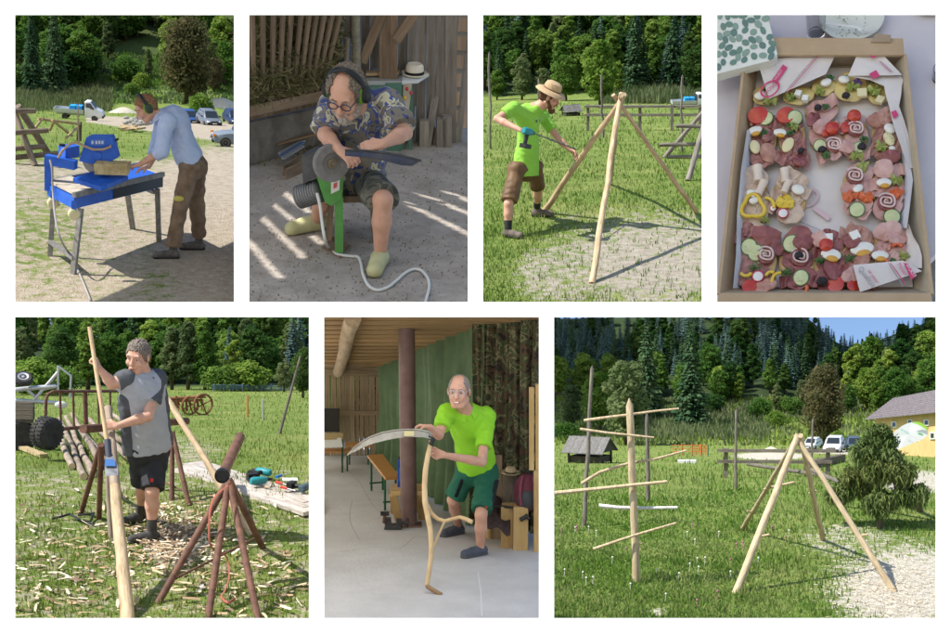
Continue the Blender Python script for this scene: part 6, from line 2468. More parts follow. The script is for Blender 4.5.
		disc(px, py, r, r * .9, z, .006, ypep, parent, 'pepper_piece', jit=.15)
	elif kind == 'rfill':
		disc(px, py, r, r * .8, z, .006, rpep, parent, 'pepper_piece', jit=.2)
	elif kind == 'rad':
		o = disc(px, py, r, r, z, .005, rads, parent, 'radish_slice')
		disc(px, py, r * .82, r * .82, z + .002, .004, radw, o, 'flesh')
	elif kind in ('cube', 'butter'):
		mb = MB()
		a = rnd.uniform(-.5, .5)
		x_, y_ = V(math.cos(a), math.sin(a), 0), V(-math.sin(a), math.cos(a), 0)
		mb.box(Az(px, py, z + .005), (r * 1.7 * PXM, r * 1.9 * PXM, .010 if kind == 'cube' else .006), (x_, y_, uz4), taper=.92)
		T.part(parent, 'cheese_cube' if kind == 'cube' else 'butter_slice', mb, feta if kind == 'cube' else butt, False)
	elif kind == 'oval':
		disc(px, py, r * .75, r * 1.15, z, .006, butt, parent, 'cheese_oval', ang=rnd.uniform(-.4, .4))
	elif kind == 'lett':
		disc(px, py, r, r * .8, z, .006, lett, parent, 'lettuce_leaf', jit=.35)
	elif kind in ('beet', 'fold', 'foldh', 'foldc'):
		m_ = {'beet': darkham, 'fold': salami, 'foldh': ham, 'foldc': cured}[kind]
		disc(px, py, r, r * 1.1, z, .007, m_, parent, 'meat_fold', jit=.09, tilt=(rnd.uniform(-.4, .4), rnd.uniform(-.4, .2)), ang=rnd.uniform(0, 3))
	elif kind == 'flower':
		for k in range(5):
			t = k * 1.256
			disc(px + r * .5 * math.cos(t), py + r * .5 * math.sin(t), r * .45, r * .3, z, .001, violet, parent, 'petal', ang=t)
SW = [
 ('cheese', 766, 97, 28, 24, 0, 'pale cheese sandwich with egg white under the printed paper at the upper left', [('white', 761, 97, 7), ('lett', 770, 102, 6), ('pars', 764, 92, 4)]),
 ('cheese', 799, 97, 34, 22, 0, 'cheese sandwich with white cheese crumbs and parsley below the printed paper', [('cube', 805, 99, 4), ('cube', 798, 94, 4), ('lett', 790, 98, 5), ('pars', 795, 97, 5)]),
 ('cheese', 824, 88, 26, 22, 0, 'cheese sandwich with a white flower-like egg between the two papers', [('white', 826, 84, 6), ('lett', 820, 92, 5), ('pars', 830, 79, 4)]),
 ('cheese', 851, 88, 36, 38, 0, 'cheese sandwich with a blackberry and a violet flower', [('berry', 846, 96, 4.5), ('flower', 857, 83, 6), ('butter', 862, 93, 6), ('lett', 852, 88, 6), ('white', 844, 81, 6), ('pars', 845, 79, 4)]),
 ('cheese', 878, 93, 22, 34, 0, 'cheese sandwich with lettuce at the upper right of the tray', [('lett', 874, 92, 7), ('pars', 874, 82, 5), ('butter', 880, 100, 5)]),
 ('ham', 822, 113, 34, 26, .2, 'round ham sandwich with one blackberry left of the cherry tomato ones', [('berry', 818, 108, 4.2), ('pars', 826, 108, 4), ('beet', 813, 121, 8)]),
 ('salami', 763, 140, 28, 62, 0, 'salami sandwich with tomato and cucumber nearest the left wall', [('tom', 758, 116, 10.5), ('cuc', 766, 119, 8.2), ('egg', 755, 132, 6), ('pars', 763, 134, 5), ('fold', 767, 139, 5), ('oval', 755, 148, 7), ('foldc', 768, 154, 9)]),
 ('salami', 792, 138, 28, 56, 0, 'salami sandwich with tomato and cucumber second from the left wall', [('tom', 786, 116, 10), ('cuc', 795, 118, 8.2), ('egg', 780, 134, 5.5), ('lett', 794, 128, 5), ('pars', 790, 126, 4.5), ('oval', 788, 146, 7.5), ('pars', 790, 134, 3)]),
 ('salami', 801, 158, 18, 22, .2, 'small salami sandwich with a blackberry beside the empty space', [('beet', 799, 162, 7), ('berry', 801, 151, 3.8)]),
 ('ham', 826, 141, 33, 46, .35, 'ham sandwich with a cherry tomato and ham roll left of its twin', [('foldh', 822, 128, 9), ('cherry', 832, 130, 7.2), ('tom', 825, 134, 4), ('roll', 834, 146, 8.5), ('cuc', 820, 146, 7), ('berry', 822, 150, 4.4), ('pars', 826, 156, 5)]),
 ('ham', 855, 136, 27, 50, 0, 'ham sandwich with tomatoes, ham roll and blackberry right of its twin', [('foldh', 846, 148, 8), ('cherry', 854, 118, 7), ('tom', 846, 128, 6), ('roll', 856, 130, 8.5), ('cuc', 859, 148, 7), ('berry', 862, 147, 4.8), ('lett', 856, 157, 6), ('pars', 864, 140, 4)]),
 ('cured', 886, 138, 30, 50, 0, 'cured ham sandwich with chives beside the right wall of the tray', [('foldc', 878, 121, 9), ('foldc', 886, 117, 9), ('white', 890, 130, 7), ('oval', 889, 140, 7), ('herb', 889, 136, 6), ('lett', 881, 148, 6.5), ('beet', 890, 158, 8), ('white', 892, 150, 3.5)]),
 ('turkey', 753, 197, 32, 66, .1, 'turkey sandwich with a large yellow pepper ring by the left wall', [('tube', 758, 174, 9), ('tube', 761, 188, 8), ('white', 752, 195, 6), ('yring', 753, 207, 11), ('ystrip', 766, 206, 8), ('white', 754, 202, 5), ('herb', 760, 206, 7), ('pars', 754, 200, 3), ('lett', 765, 221, 4)]),
 ('turkey', 790, 197, 32, 58, .1, 'turkey sandwich with yellow pepper and a radish slice', [('tube', 785, 176, 8), ('tube', 786, 187, 7), ('white', 798, 191, 7), ('yfill', 785, 203, 9), ('herb', 788, 200, 8), ('rad', 783, 214, 5.5), ('turk', 795, 212, 6), ('rad', 773, 209, 3.5)]),
 ('ham', 858, 190, 32, 56, 0, 'ham sandwich with ham roll, red pepper and cucumber beside the empty space', [('lett', 863, 167, 6), ('roll', 855, 177, 9), ('white', 858, 190, 5.5), ('rfill', 850, 197, 7.5), ('rfill', 866, 198, 7.5), ('herb', 852, 196, 4), ('cuc', 857, 210, 8)]),
 ('ham', 888, 191, 32, 62, 0, 'ham sandwich with egg and ham roll beside the right wall of the tray', [('foldh', 884, 170, 10), ('egg', 884, 184, 6), ('lett', 896, 181, 6), ('rfill', 896, 194, 7), ('roll', 887, 203, 9.5), ('cuc', 892, 217, 8.5)]),
 ('salami', 757, 259, 42, 66, 0, 'dark salami sandwich with two cucumber slices in the lower left corner', [('beet', 766, 238, 12), ('cuc', 749, 247, 8.5), ('cuc', 756, 253, 8.5), ('roll', 766, 256, 9), ('pars', 755, 268, 6), ('rad', 758, 277, 6), ('ystrip', 746, 270, 6), ('ystrip', 771, 277, 5), ('tom', 750, 288, 8), ('foldc', 766, 287, 9)]),
 ('darkham', 797, 259, 36, 66, 0, 'dark ham sandwich with a blackberry inside a ham roll', [('cuc', 792, 244, 9.5), ('beet', 803, 243, 9), ('roll', 800, 258, 9.5), ('berry', 799, 256, 5), ('pars', 786, 273, 6), ('cuc', 801, 278, 8), ('ystrip', 780, 281, 8), ('rstrip', 802, 288, 5)]),
 ('darkham', 829, 262, 30, 66, 0, 'dark ham sandwich with half an egg and a cherry tomato', [('foldh', 820, 240, 8), ('cube', 829, 238, 4.5), ('cherry', 826, 247, 7), ('egg', 831, 256, 8), ('pars', 820, 261, 5), ('beet', 833, 272, 10), ('berry', 822, 282, 5.5), ('tom', 836, 285, 8)]),
 ('cured', 858, 258, 34, 66, 0, 'cured ham sandwich with a white cheese cube and half an egg', [('beet', 852, 241, 9), ('cube', 855, 236, 5.5), ('egg', 862, 250, 9), ('pars', 850, 259, 6), ('foldc', 862, 262, 8), ('foldh', 852, 276, 9), ('tom', 853, 286, 6)]),
 ('ham', 891, 248, 34, 52, 0, 'pale ham sandwich with egg and red pepper strips above the folded paper', [('foldh', 888, 232, 11), ('foldh', 897, 238, 9), ('egg', 880, 257, 6.5), ('rstrip', 892, 258, 6), ('rstrip', 897, 250, 6), ('lett', 904, 257, 5), ('pars', 893, 262, 3)]),
]
BM = dict(cheese=cheese, ham=ham, salami=salami, darkham=darkham, cured=cured, turkey=turkey)
for bs, px, py, w, h, ang, lab, tops in SW:
	t = T.thing('open_sandwich', lab, 'sandwich', Az(px, py, .012), 'open sandwiches in the tray')
	disc(px, py, w * .50, h * .48, .010, .012, bread, t, 'bread', ang=ang, jit=.04, dome=.1)
	if h > 48:
		for k in range(3):
			yy = py - h * .28 + h * .28 * k
			disc(px + rnd.uniform(-2, 2), yy, w * rnd.uniform(.40, .48), h * rnd.uniform(.19, .23), .021 + .0015 * k, .0035, BM[bs], t, 'topping_slice', ang=ang, jit=.10, tilt=(rnd.uniform(-.08, .08), rnd.uniform(-.10, .02)))
	else:
		disc(px, py, w * .48, h * .45, .021, .0035, BM[bs], t, 'topping_slice', ang=ang, jit=.08)
	if bs != 'cheese':
		for k in range(3 if h > 48 else 1):
			mb = MB()
			cx_, cy_ = px + rnd.uniform(-.3, .3) * w, py + rnd.uniform(-.42, .42) * h
			an, L2, ph_ = rnd.uniform(-.6, .6), w * rnd.uniform(.35, .5), rnd.uniform(0, 6)
			mb.sheet([[Az(cx_ + u * L2 * math.cos(an) - v * 6 * math.sin(an), cy_ + u * L2 * math.sin(an) + v * 6 * math.cos(an) + 1.5 * math.sin(u * 5 + ph_), .028 + .0035 * math.sin(u * 9 + ph_ + v) * (1 - .3 * v)) for u in np.linspace(-1, 1, 21)] for v in (-1, -.3, .4, 1)], thick=.0012, n=(0, 0, -1))
			T.part(t, 'ruffled_slice', mb, BM[bs])
	for kd, a, b, r in tops:
		topping(t, kd, a, b, r, .0290)
# printed papers over the food
def sheet4(name, label, quad, z, mat, n=16, amp=.003):
	t = T.thing(name, label, 'paper', Az(*quad[0], z))
	mb = MB()
	gr_ = []
	for i in range(n + 1):
		u = i / n
		row = []
		for j in range(n + 1):
			v = j / n
			x = (1 - v) * ((1 - u) * quad[0][0] + u * quad[1][0]) + v * ((1 - u) * quad[3][0] + u * quad[2][0])
			y = (1 - v) * ((1 - u) * quad[0][1] + u * quad[1][1]) + v * ((1 - u) * quad[3][1] + u * quad[2][1])
			row.append(Az(x, y, z + amp * (math.sin(u * 4 + 2 * v) * math.sin(v * 3.1) + .5 * abs(math.sin(u * 9 + v * 5)) * v * (1 - v) * 3)))
		gr_.append(row)
	mb.sheet(gr_, thick=.0008, n=(0, 0, -1))
	T.part(t, 'sheet', mb, mat)
	return t
p1 = sheet4('wrapping_paper', 'white printed wrapping paper tucked under the napkins', [(757, 60), (836, 54), (826, 74), (769, 99)], .046, paper)
ring4(p1, 'oval_emblem', 770, 89, 11, 7.2, -.62, .2, .0525, pink)
text4(p1, 'MOSER', 765.2, 95.2, -.72, 4.6, .0526, pink)
band4(p1, 'pink_band', [(772, 80), (783, 64.5), (787.5, 67.5), (777, 83)], .0525, pink)
text4(p1, 'WURST', 775.6, 81, -.95, 3.2, .0529, fm('pale_letter', (0.66, 0.5, 0.55), None, 10, .8))
for d_, m_ in ((0, greyp4), (2.2, pink)):
	band4(p1, 'print_line', [(784 + d_, 93), (785 + d_, 93), (816 + d_, 56.5), (815 + d_, 56.5)], .0525, m_)
p2 = sheet4('wrapping_paper', 'white printed wrapping paper folded over the upper right corner', [(848, 76), (857, 55), (884, 56), (902, 75)], .050, paper)
p2b = T.thing('wrapping_paper', 'white paper strip hanging down inside the right wall of the tray', 'paper', Az(890, 100, .04))
mb = MB()
mb.sheet([[Az(x0 + (x1 - x0) * u, y, .049 - .012 * u * abs(math.sin(y * .03))) for u in (0, .33, .66, 1)] for x0, x1, y in ((848, 901, 76), (870, 903, 80), (884, 902, 86), (886, 901, 96), (889, 899, 106), (892, 904, 120), (897, 909, 136), (903, 913, 152), (909, 914, 168))], thick=.0008, n=(0, 0, -1))
T.part(p2b, 'sheet', mb, paper)
for q in ([(869, 74), (876, 70), (880, 76), (873, 79)], [(871, 55.5), (875, 55.5), (875, 58), (871, 58)]):
	band4(p2, 'pink_print', q, .0562, pink)
band4(p2b, 'pink_print', [(891, 112), (896, 110), (898.5, 115), (894, 119)], .0515, pink)
for d_, m_ in ((0, greyp4), (-1.8, pink)):
	band4(p2, 'print_line', [(880 + d_, 61), (881 + d_, 61), (893 + d_, 72), (892 + d_, 72)], .0562, m_)
p3 = sheet4('wrapping_paper', 'folded wrapping paper with pink lettering in the lower right corner', [(853, 265), (903, 260.5), (922, 271), (860, 292)], .050, paper)
p3b = T.thing('wrapping_paper', 'curved flap of white paper above the folded one at the right wall', 'paper', Az(915, 250, .04))
mb = MB()
mb.sheet([[Az(x0 + (x1 - x0) * u, y, .050 - .02 * (1 - u)) for u in (0, .33, .66, 1)] for x0, x1, y in ((905, 909, 224), (906, 913, 236), (907, 919, 246), (906, 922, 256), (904, 922, 268))], thick=.0008, n=(0, 0, -1))
T.part(p3b, 'sheet', mb, paper)
band4(p3, 'pink_band', [(903.5, 262.8), (908, 263.5), (916.5, 276), (911, 280)], .0562, pink)
text4(p3, 'WURST', 905.4, 265.0, .98, 3.4, .0567, fm('white_letter', (0.74, 0.7, 0.72), None, 10, .8))
text4(p3, 'Moser', 897, 264.5, 1.0, 4.0, .0562, pink)
text4(p3, 'Qualität', 857.5, 268.5, .93, 5.6, .0562, fm('grey_script', (0.33, 0.31, 0.33), None, 10, .8))
text4(p3, 'ist unser', 867.5, 271, .93, 3.4, .0562, pink)
for d_, m_ in ((0, greyp4), (2.0, pink)):
	band4(p3, 'print_line', [(888 + d_, 263), (889 + d_, 263), (904 + d_, 286 - d_), (903 + d_, 286.5 - d_)], .0562, m_)
# napkins with leaf print
nk = T.thing('napkin_stack', 'stack of white napkins printed with green leaves', 'napkins', Az(740, 45, .05))
napm = pm('napkin_white', (0.70, 0.71, 0.68), None, rough=.85)
for k in range(6):
	mb = MB()
	z = .050 + .004 * k
	o = 1.3 * (5 - k)
	q = [(709, 8), (765 + rnd.uniform(-.5, .5), 8), (777.5 + rnd.uniform(-.8, .8), 54 + o * 1.2), (773 + rnd.uniform(-.8, .8), 60 + o * .9), (709, 76 + o)]
	mb.prism([Az(a, b, z) for a, b in q], (0, 0, -.0032))
	T.part(nk, 'napkin', mb, napm, False)
lg = [pm('leaf_print_a', (0.15, 0.25, 0.21), rough=.85), pm('leaf_print_b', (0.24, 0.34, 0.29), rough=.85), pm('leaf_print_c', (0.13, 0.22, 0.20), rough=.85)]
rr4 = random.Random(6)
spots = []
for i in range(900):
	x, y = rr4.uniform(718, 774), rr4.uniform(15, 74)
	if x > 763.5 + (y - 10) * .27 or y > 75.5 - (x - 709) * .235 - 4:
		continue
	if any(math.hypot(x - a, y - b) < 6.3 for a, b in spots):
		continue
	spots.append((x, y))
for i, (x, y) in enumerate(spots):
	a, b, an = rr4.uniform(3.6, 4.8), rr4.uniform(2.6, 3.5), rr4.uniform(0, 3.14)
	mb = MB()
	n = 14
	mb.add([Az(x + a * math.cos(t) * math.cos(an) - b * math.sin(t) * math.sin(an), y + a * math.cos(t) * math.sin(an) + b * math.sin(t) * math.cos(an), .0706 + .0002 * (i % 5)) for t in np.linspace(0, 6.283, n + 1)[:-1]], [tuple(range(n))])
	T.part(nk, 'printed_leaf', mb, lg[i % 3], False)
# glass, plate, fork
gl = T.thing('drinking_glass', 'clear drinking glass on the cloth behind the tray', 'glass', Az(816, 36, 0))
gm_, nt_, gb_ = _new('clear_glass')
gb_.inputs['Transmission Weight'].default_value = 1.0
gb_.inputs['Roughness'].default_value = .02
gb_.inputs['IOR'].default_value = 1.3
c = Az(816, 36, 0)
mb = MB()
r0 = 9.5 * PXM
mb.lathe([(r0 * .8, 0), (r0, .004), (r0 * 1.15, .09), (r0 * 1.08, .09), (r0 * .9, .012), (.001, .010)], c, (0, 0, 1), 28)
T.part(gl, 'tumbler', mb, gm_)
plt = T.thing('plate', 'white plate with salad crumbs behind the tray', 'plate', Az(851, 22, 0))
wp4 = pm('white_plate', (0.66, 0.66, 0.60), rough=.35)
mb = MB()
r1 = 34 * PXM
mb.lathe([(r1 * .6, 0), (r1 * .7, .003), (r1, .016), (r1 * .99, .018), (r1 * .7, .006), (.001, .004)], Az(852, 22, .001), (0, 0, 1), 44)
T.part(plt, 'dish', mb, wp4)
for i in range(40):
	mb = MB()
	q = Az(852 + rnd.uniform(-17, 15), 22 + rnd.uniform(-8, 14), .010)
	mb.ell(q, (PXM * rnd.uniform(.5, 1.6), PXM * .5, PXM * .4), n=6, m=4)
	T.part(plt, 'crumb', mb, (pars, lett, fm('brown_crumb', (0.2, 0.12, 0.06), None, 10, .8))[i % 3], False)
fk = T.thing('white_fork', 'white plastic fork lying across the plate', 'fork', Az(850, 27, .022))
mb = MB()
wpl = pm('white_plastic', (0.74, 0.74, 0.74), rough=.35)
mb.tube([Az(822, 23, .02), Az(840, 25, .024), Az(856, 27, .022), Az(862, 30, .02)], [1.3 * PXM, 1.3 * PXM, 1.6 * PXM, 2.6 * PXM], 8, flat=.4)
T.part(fk, 'handle', mb, wpl)
for k in range(4):
	mb = MB()
	mb.tube([Az(861, 28 + 1.5 * k, .021), Az(868, 27 + 1.6 * k, .022), Az(875, 26.5 + 1.9 * k, .025)], .55 * PXM, 6)
	T.part(fk, 'tine', mb, wpl)
pl2 = T.thing('patterned_plate', 'edge of a dark patterned plate at the upper right', 'plate', Az(928, 12, 0))
mb = MB()
mb.lathe([(14 * PXM, 0), (20 * PXM, .012), (20 * PXM, .014), (13 * PXM, .004), (.001, .004)], Az(930, 4, .001), (0, 0, 1), 30)
T.part(pl2, 'dish', mb, pm('teal_plate', (0.05, 0.12, 0.11), (0.4, 0.4, 0.38), 90, .4))
g2 = T.thing('glass_jar', 'rim of a glass at the right edge of the table', 'glass', Az(940, 78, 0))
mb = MB()
mb.lathe([(10 * PXM, 0), (10 * PXM, .03), (9 * PXM, .03), (9 * PXM, .004), (.001, .004)], Az(942, 78, .001), (0, 0, 1), 24)
T.part(g2, 'tumbler', mb, gm_)
# unseen white sheet added to soften the sun on the buffet
aw = T.thing('diffuser', 'unseen white fabric added over the buffet table to diffuse the sun', 'diffuser', G(826, 158) + T.sun * 1.35)
c = G(826, 158) + T.sun * 1.35
a_, b_2 = frame_for(T.sun)
mb = MB()
mb.sheet([[c + a_ * x + b_2 * y for x in np.linspace(-.52, .52, 6)] for y in np.linspace(-.52, .52, 6)], thick=.004, n=T.sun)
T.part(aw, 'fabric', mb, translucent_mat('white_diffuser_fabric', (0.88, 0.85, 0.80), .62), False)

# ================================================================ the man peeling logs
T = T5
P = T.at
gm5 = ground_mat('field_turf', T.s, (0.27, 0.235, 0.15), (0.42, 0.38, 0.28), GR1, GR2)
def turf5(px, py, p):
	d = 0.55 * sm(1.2, 0.3, math.hypot((px - 175) / 70, (py - 452) / 22))
	d = max(d, 0.42 * sm(440, 480, py))
	d = max(d, 0.8 * sm(1.1, 0.4, math.hypot((px - 175) / 48, (py - 545) / 32)))
	return 1.0 - d
T.terrain('field_ground', [(10.4, None), (15, None), (20, 440), (30, 412), (42, 398), (52, 389), (56, 383), (62, 364), (69, 344)], gm5, turf5, lambda a, b, p: sm(52.5, 54.5, p[1]))
T.blades('field_grass', 24000, (10, 389, 313, 622), 0.06, 0.013, GRASS, lambda a, b: sm(0.15, 0.9, turf5(a, b, None)) * (1 if b < 470 else .75), 'green field grass under the log peeler and the pipe trestles', ylim=53)
RUST = pm('rusty_pipe', (0.085, 0.04, 0.028), (0.17, 0.085, 0.055), 10, 0.75, 0.003, T.s)
peeled = wood_mat(T, 'fresh_peeled_log', (0.36, 0.25, 0.13), (0.54, 0.41, 0.26))
bark5 = pm('log_bark', (0.17, 0.13, 0.095), (0.32, 0.26, 0.20), 9, 0.9, 0.01, T.s, stretch=(2, 2, .4), bscale=16, rand=.15)
ends = pm('cut_log_end', (0.50, 0.38, 0.22), rough=.8)
# bark shavings
rs = np.random.RandomState(3)
def shavings(T, name, label, n, cen, rad, size, mats):
	cx, cy = cen
	pr = rs.normal(size=(n, 2))
	px, py = cx + pr[:, 0] * rad[0], cy + pr[:, 1] * rad[1]
	ok = (py < T.y1 + 3) & (py > T.y0 + 110) & (px > T.x0 - 3) & (px < T.x1 + 3)
	Pp = T.gps(px[ok], py[ok])
	m = len(Pp)
	a = rs.uniform(0, 6.28, m)
	L = size * rs.uniform(.3, 1.6, m) ** 1.3
	W = size * .13 * rs.uniform(.5, 1.4, m)
	d = np.stack([np.cos(a), np.sin(a), rs.uniform(-.08, .22, m)], 1)
	sd = np.stack([-np.sin(a), np.cos(a), rs.uniform(-.5, .5, m)], 1)
	up = np.stack([np.zeros(m), np.zeros(m), rs.uniform(.008, .05, m)], 1)
	bend = rs.uniform(-.25, .35, m)[:, None] * np.array([[0, 0, 1]]) * L[:, None] + rs.uniform(-.2, .2, m)[:, None] * sd * L[:, None]
	pts = []
	for t in (-.5, -.17, .17, .5):
		c = Pp + up + d * (t * L)[:, None] + bend * (.25 - t * t) * .9
		w = W[:, None] * (1 - 1.2 * t * t)
		pts += [c - sd * w, c + sd * w]
	vs = np.concatenate(pts, 0)
	i = np.arange(m)
	fs = np.concatenate([np.stack([i + 2 * k * m, i + (2 * k + 1) * m, i + (2 * k + 3) * m, i + (2 * k + 2) * m], 1) for k in range(3)], 0)
	mi = rs.randint(0, len(mats), m)
	me = np_mesh(name, vs, fs, mats, np.concatenate([mi] * 3), smooth=True)
	return T.npobj(name, me, (0, 0, 0), label=label, cat='bark shavings', kind='stuff')
shm = [pm('shaving_pale', (0.55, 0.43, 0.28), rough=.8), pm('shaving_tan', (0.38, 0.26, 0.15), rough=.85), pm('shaving_brown', (0.17, 0.11, 0.07), rough=.9), pm('shaving_cream', (0.66, 0.57, 0.43), rough=.8)]
shavings(T, 'bark_shavings', 'bark shavings scattered over the grass in front of the log', 420, (80, 565), (52, 34), .085, shm)
shavings(T, 'bark_shavings', 'heap of grey-brown bark shavings at the feet of the log peeler', 900, (172, 537), (26, 17), .075, shm)
shavings(T, 'bark_shavings', 'bark shavings strewn round the feet of the near pipe trestle', 330, (245, 570), (42, 32), .09, shm)

def trestle(label, top, feet, pipe, r=.035, tie=True, rmat=RUST):
	"""pipe trestle: a head, splayed legs and a cross pipe"""
	t = T.thing('pipe_trestle', label, 'trestle', T.gp(*feet[0]), group='rusty pipe trestles')
	for i, (px, py) in enumerate(feet):
		g = T.gp(px, py)
		tt = top + V(0, 0, -.06) + (g - top) * .02
		T.pole(t, 'leg', g - (tt - g) * .01, tt, r, r, rmat, seg=2)
	a, b = pipe
	T.pole(t, 'cross_pipe', a, b, r * 1.5, r * 1.5, rmat, seg=2, n=16)
	if tie:
		g0, g1 = T.gp(*feet[0]), T.gp(*feet[-1])
		T.pole(t, 'tie_rod', g0 + (top - g0) * .16, g1 + (top - g1) * .16, r * .35, r * .35, rmat, seg=1, n=6)
	return t
# near trestle
tp = P(229, 472, 11.65)
nt = trestle('near rusty pipe trestle with a red strap hanging from its head', tp, ((158, 603), (208, 619), (258, 619), (263, 548)), (P(222, 476, 11.3), P(240, 437, 12.9)), .030)
mb = MB()
mb.lathe([(.03, 0), (.052, .002), (.055, .03), (.055, .0), (.062, .0), (.062, -.05), (.03, -.05)], P(222, 476, 11.27), unit(P(222, 476, 11.3) - P(240, 437, 12.9)), 18)
T.part(nt, 'pipe_mouth', mb, BLACK)
mb = MB()
mb.tube(curve([P(232, 482, 11.5), P(213, 500, 11.3), P(209, 530, 11.2), P(212, 548, 11.2), P(226, 556, 11.3), P(229, 575, 11.2), P(225, 590, 11.1), T.gp(221, 600) + V(0, 0, .03), T.gp(228, 606) + V(0, 0, .03), T.gp(235, 602) + V(0, 0, .03)]), .010, 6, flat=.4)
T.single('red_strap', mb, pm('faded_red_strap', (0.30, 0.09, 0.065), rough=.8), 'faded red strap hanging from the near pipe trestle', 'strap', P(213, 500, 11.3))
# trestle under the raised log, at the man's hand
trestle('pipe trestle with a short black pipe stub under the hands of the log peeler', P(101, 437, 12.9), ((81, 513), (99, 519), (121, 497)), (P(83, 429, 12.7), P(112, 427, 13.2)), .026, False)
trestle('pipe trestle standing behind the log peeler', P(172, 425, 14.4), ((156, 490), (172, 500), (189, 505)), (P(158, 423, 14.2), P(187, 421, 14.6)), .025, True)
# the log being peeled
log = T.thing('peeled_log', 'long half-peeled log lying up on the trestle in front of the man', 'log', T.gp(128, 619))
lg0, lg1 = P(128, 626, 10.62), P(108, 408, 13.0)
lm = lg0 + (lg1 - lg0) * .60
T.pole(log, 'peeled_length', lg0, lm, .056, .047, peeled, n=16, wob=.006)
T.pole(log, 'barked_length', lm, lg1, .046, .040, bark5, n=16, wob=.006)
lgs = T.thing('support_post', 'thin upright post propping the half-peeled log', 'post', T.gp(111, 538))
T.pole(lgs, 'post', T.gp(111, 539), P(106, 440, 13.1), .026, .024, bark5)
# the long leaning pole behind
g_ = T.gp(253, 536)
T.pole(None, 'leaning_pole', g_, P(160, 388, 14.6), .036, .030, peeled, wob=.01, label='pale peeled pole leaning from the middle trestle down to the grass', cat='pole')
# the bark spud in his hands
tool = T.thing('bark_spud', 'long wooden-handled bark spud with a blue steel head held upright', 'tool', P(109, 470, 12.5))
T.pole(tool, 'handle', P(108, 447, 12.3), P(89.5, 327, 12.72), .020, .019, wood_mat(T, 'pale_handle', (0.48, 0.32, 0.17), (0.62, 0.45, 0.27)), n=12)
mb = MB()
mb.tube([P(107.5, 440, 12.3), P(109, 458, 12.2)], [.030, .028], 12)
T.part(tool, 'socket', mb, pm('dark_socket', (0.05, 0.055, 0.07), rough=.4))
mb = MB()
mb.prism([P(105.5, 456, 12.2), P(112.5, 456, 12.2), P(118, 468, 12.0), P(118, 475, 11.9), P(106, 476, 11.9), P(104.5, 468, 12.0)], (0, .03, .01))
T.part(tool, 'blade', mb, pm('worn_steel', (0.22, 0.22, 0.23), (0.34, 0.34, 0.34), 12, .45, metal=.5), False)
mb = MB()
mb.prism([P(105, 461, 12.08), P(114, 461, 12.08), P(115.5, 466, 12.0), P(104.7, 466, 12.0)], (0, .03, .01))
T.part(tool, 'blue_band', mb, pm('blue_enamel', (0.05, 0.13, 0.32), rough=.5), False)
# logs stacked beside
for i, (x0, y0, x1, y1) in enumerate(((60, 424, 84, 476), (66, 422, 93, 474), (72, 424, 100, 466), (78, 432, 112, 470), (86, 428, 128, 462), (100, 432, 140, 452), (112, 424, 148, 440), (58, 440, 72, 466), (104, 426, 136, 446))):
	a, b = T.gp(x1, y1 + 4), T.gp(x0, y0 + 5)
	lift = .04 + (.07 if i in (2, 4, 6, 8) else 0)
	lo_ = T.thing('stacked_log', 'thin barked log lying in the pile beside the trailer wheel', 'log', a, group='logs piled by the trailer')
	T.pole(lo_, 'log_body', a + V(0, 0, lift), b + V(0, 0, lift + .14), .040, .034, bark5, n=12, wob=.012)
	mb = MB()
	d = unit(a - b)
	mb.lathe([(.038, .0), (.038, .004), (.002, .004)], a + V(0, 0, lift) + d * .001, d, 14)
	T.part(lo_, 'cut_end', mb, ends)
# the trailer with its pipe frame and wheel
tr = T.thing('log_trailer', 'small trailer with a rusty pipe hoop frame and a big treaded tyre', 'trailer', T.gp(60, 452))
YT = 17.6
fpts = [P(45, 432, YT), P(46, 400, YT), P(48, 394, YT), P(53, 391.5, YT), P(122, 391, YT + 1.2), P(126, 394, YT + 1.2), P(128, 425, YT + 1.2)]
mb = MB()
mb.tube(fpts, .020, 10)
T.part(tr, 'hoop', mb, RUST)
for px, y in ((60, YT + .2), (73, YT + .4), (85, YT + .6), (98, YT + .8), (110, YT + 1.0)):
	T.pole(tr, 'upright', P(px, 391.5, y), P(px + 1, 428, y), .015 if px != 85 else .03, .015 if px != 85 else .03, RUST, seg=1)
T.pole(tr, 'side_bar', P(46, 430, YT), P(128, 424, YT + 1.2), .024, .024, RUST, seg=1)
wc = P(47, 433, YT - .6)
mb = MB()
R = .185
ax_w = (0.75, -.66, 0)
mb.lathe([(R * .5, -.10), (R * .85, -.105), (R, -.08), (R * 1.02, 0), (R, .08), (R * .85, .105), (R * .5, .10)], wc, ax_w, 30)
wh = T.part(tr, 'wheel', mb, TYRE)
mb = MB()
xx, yy = frame_for(ax_w)
for i in range(26):
	a = 2 * math.pi * i / 26
	rad = xx * math.cos(a) + yy * math.sin(a)
	tan_ = -xx * math.sin(a) + yy * math.cos(a)
	for sg in (-1, 1):
		mb.box(wc + rad * R * 1.01 + unit(ax_w) * .05 * sg + tan_ * .012 * sg, (.022, .07, .022), (tan_, unit(ax_w), rad))
T.part(wh, 'tread', mb, TYRE, False)
mb = MB()
mb.lathe([(R * .52, -.02), (R * .52, .08), (R * .4, .06), (R * .2, .06), (.03, .08), (.01, .08)], wc, ax_w, 20)
T.part(wh, 'rim', mb, pm('red_rim', (0.22, 0.03, 0.025), rough=.6))
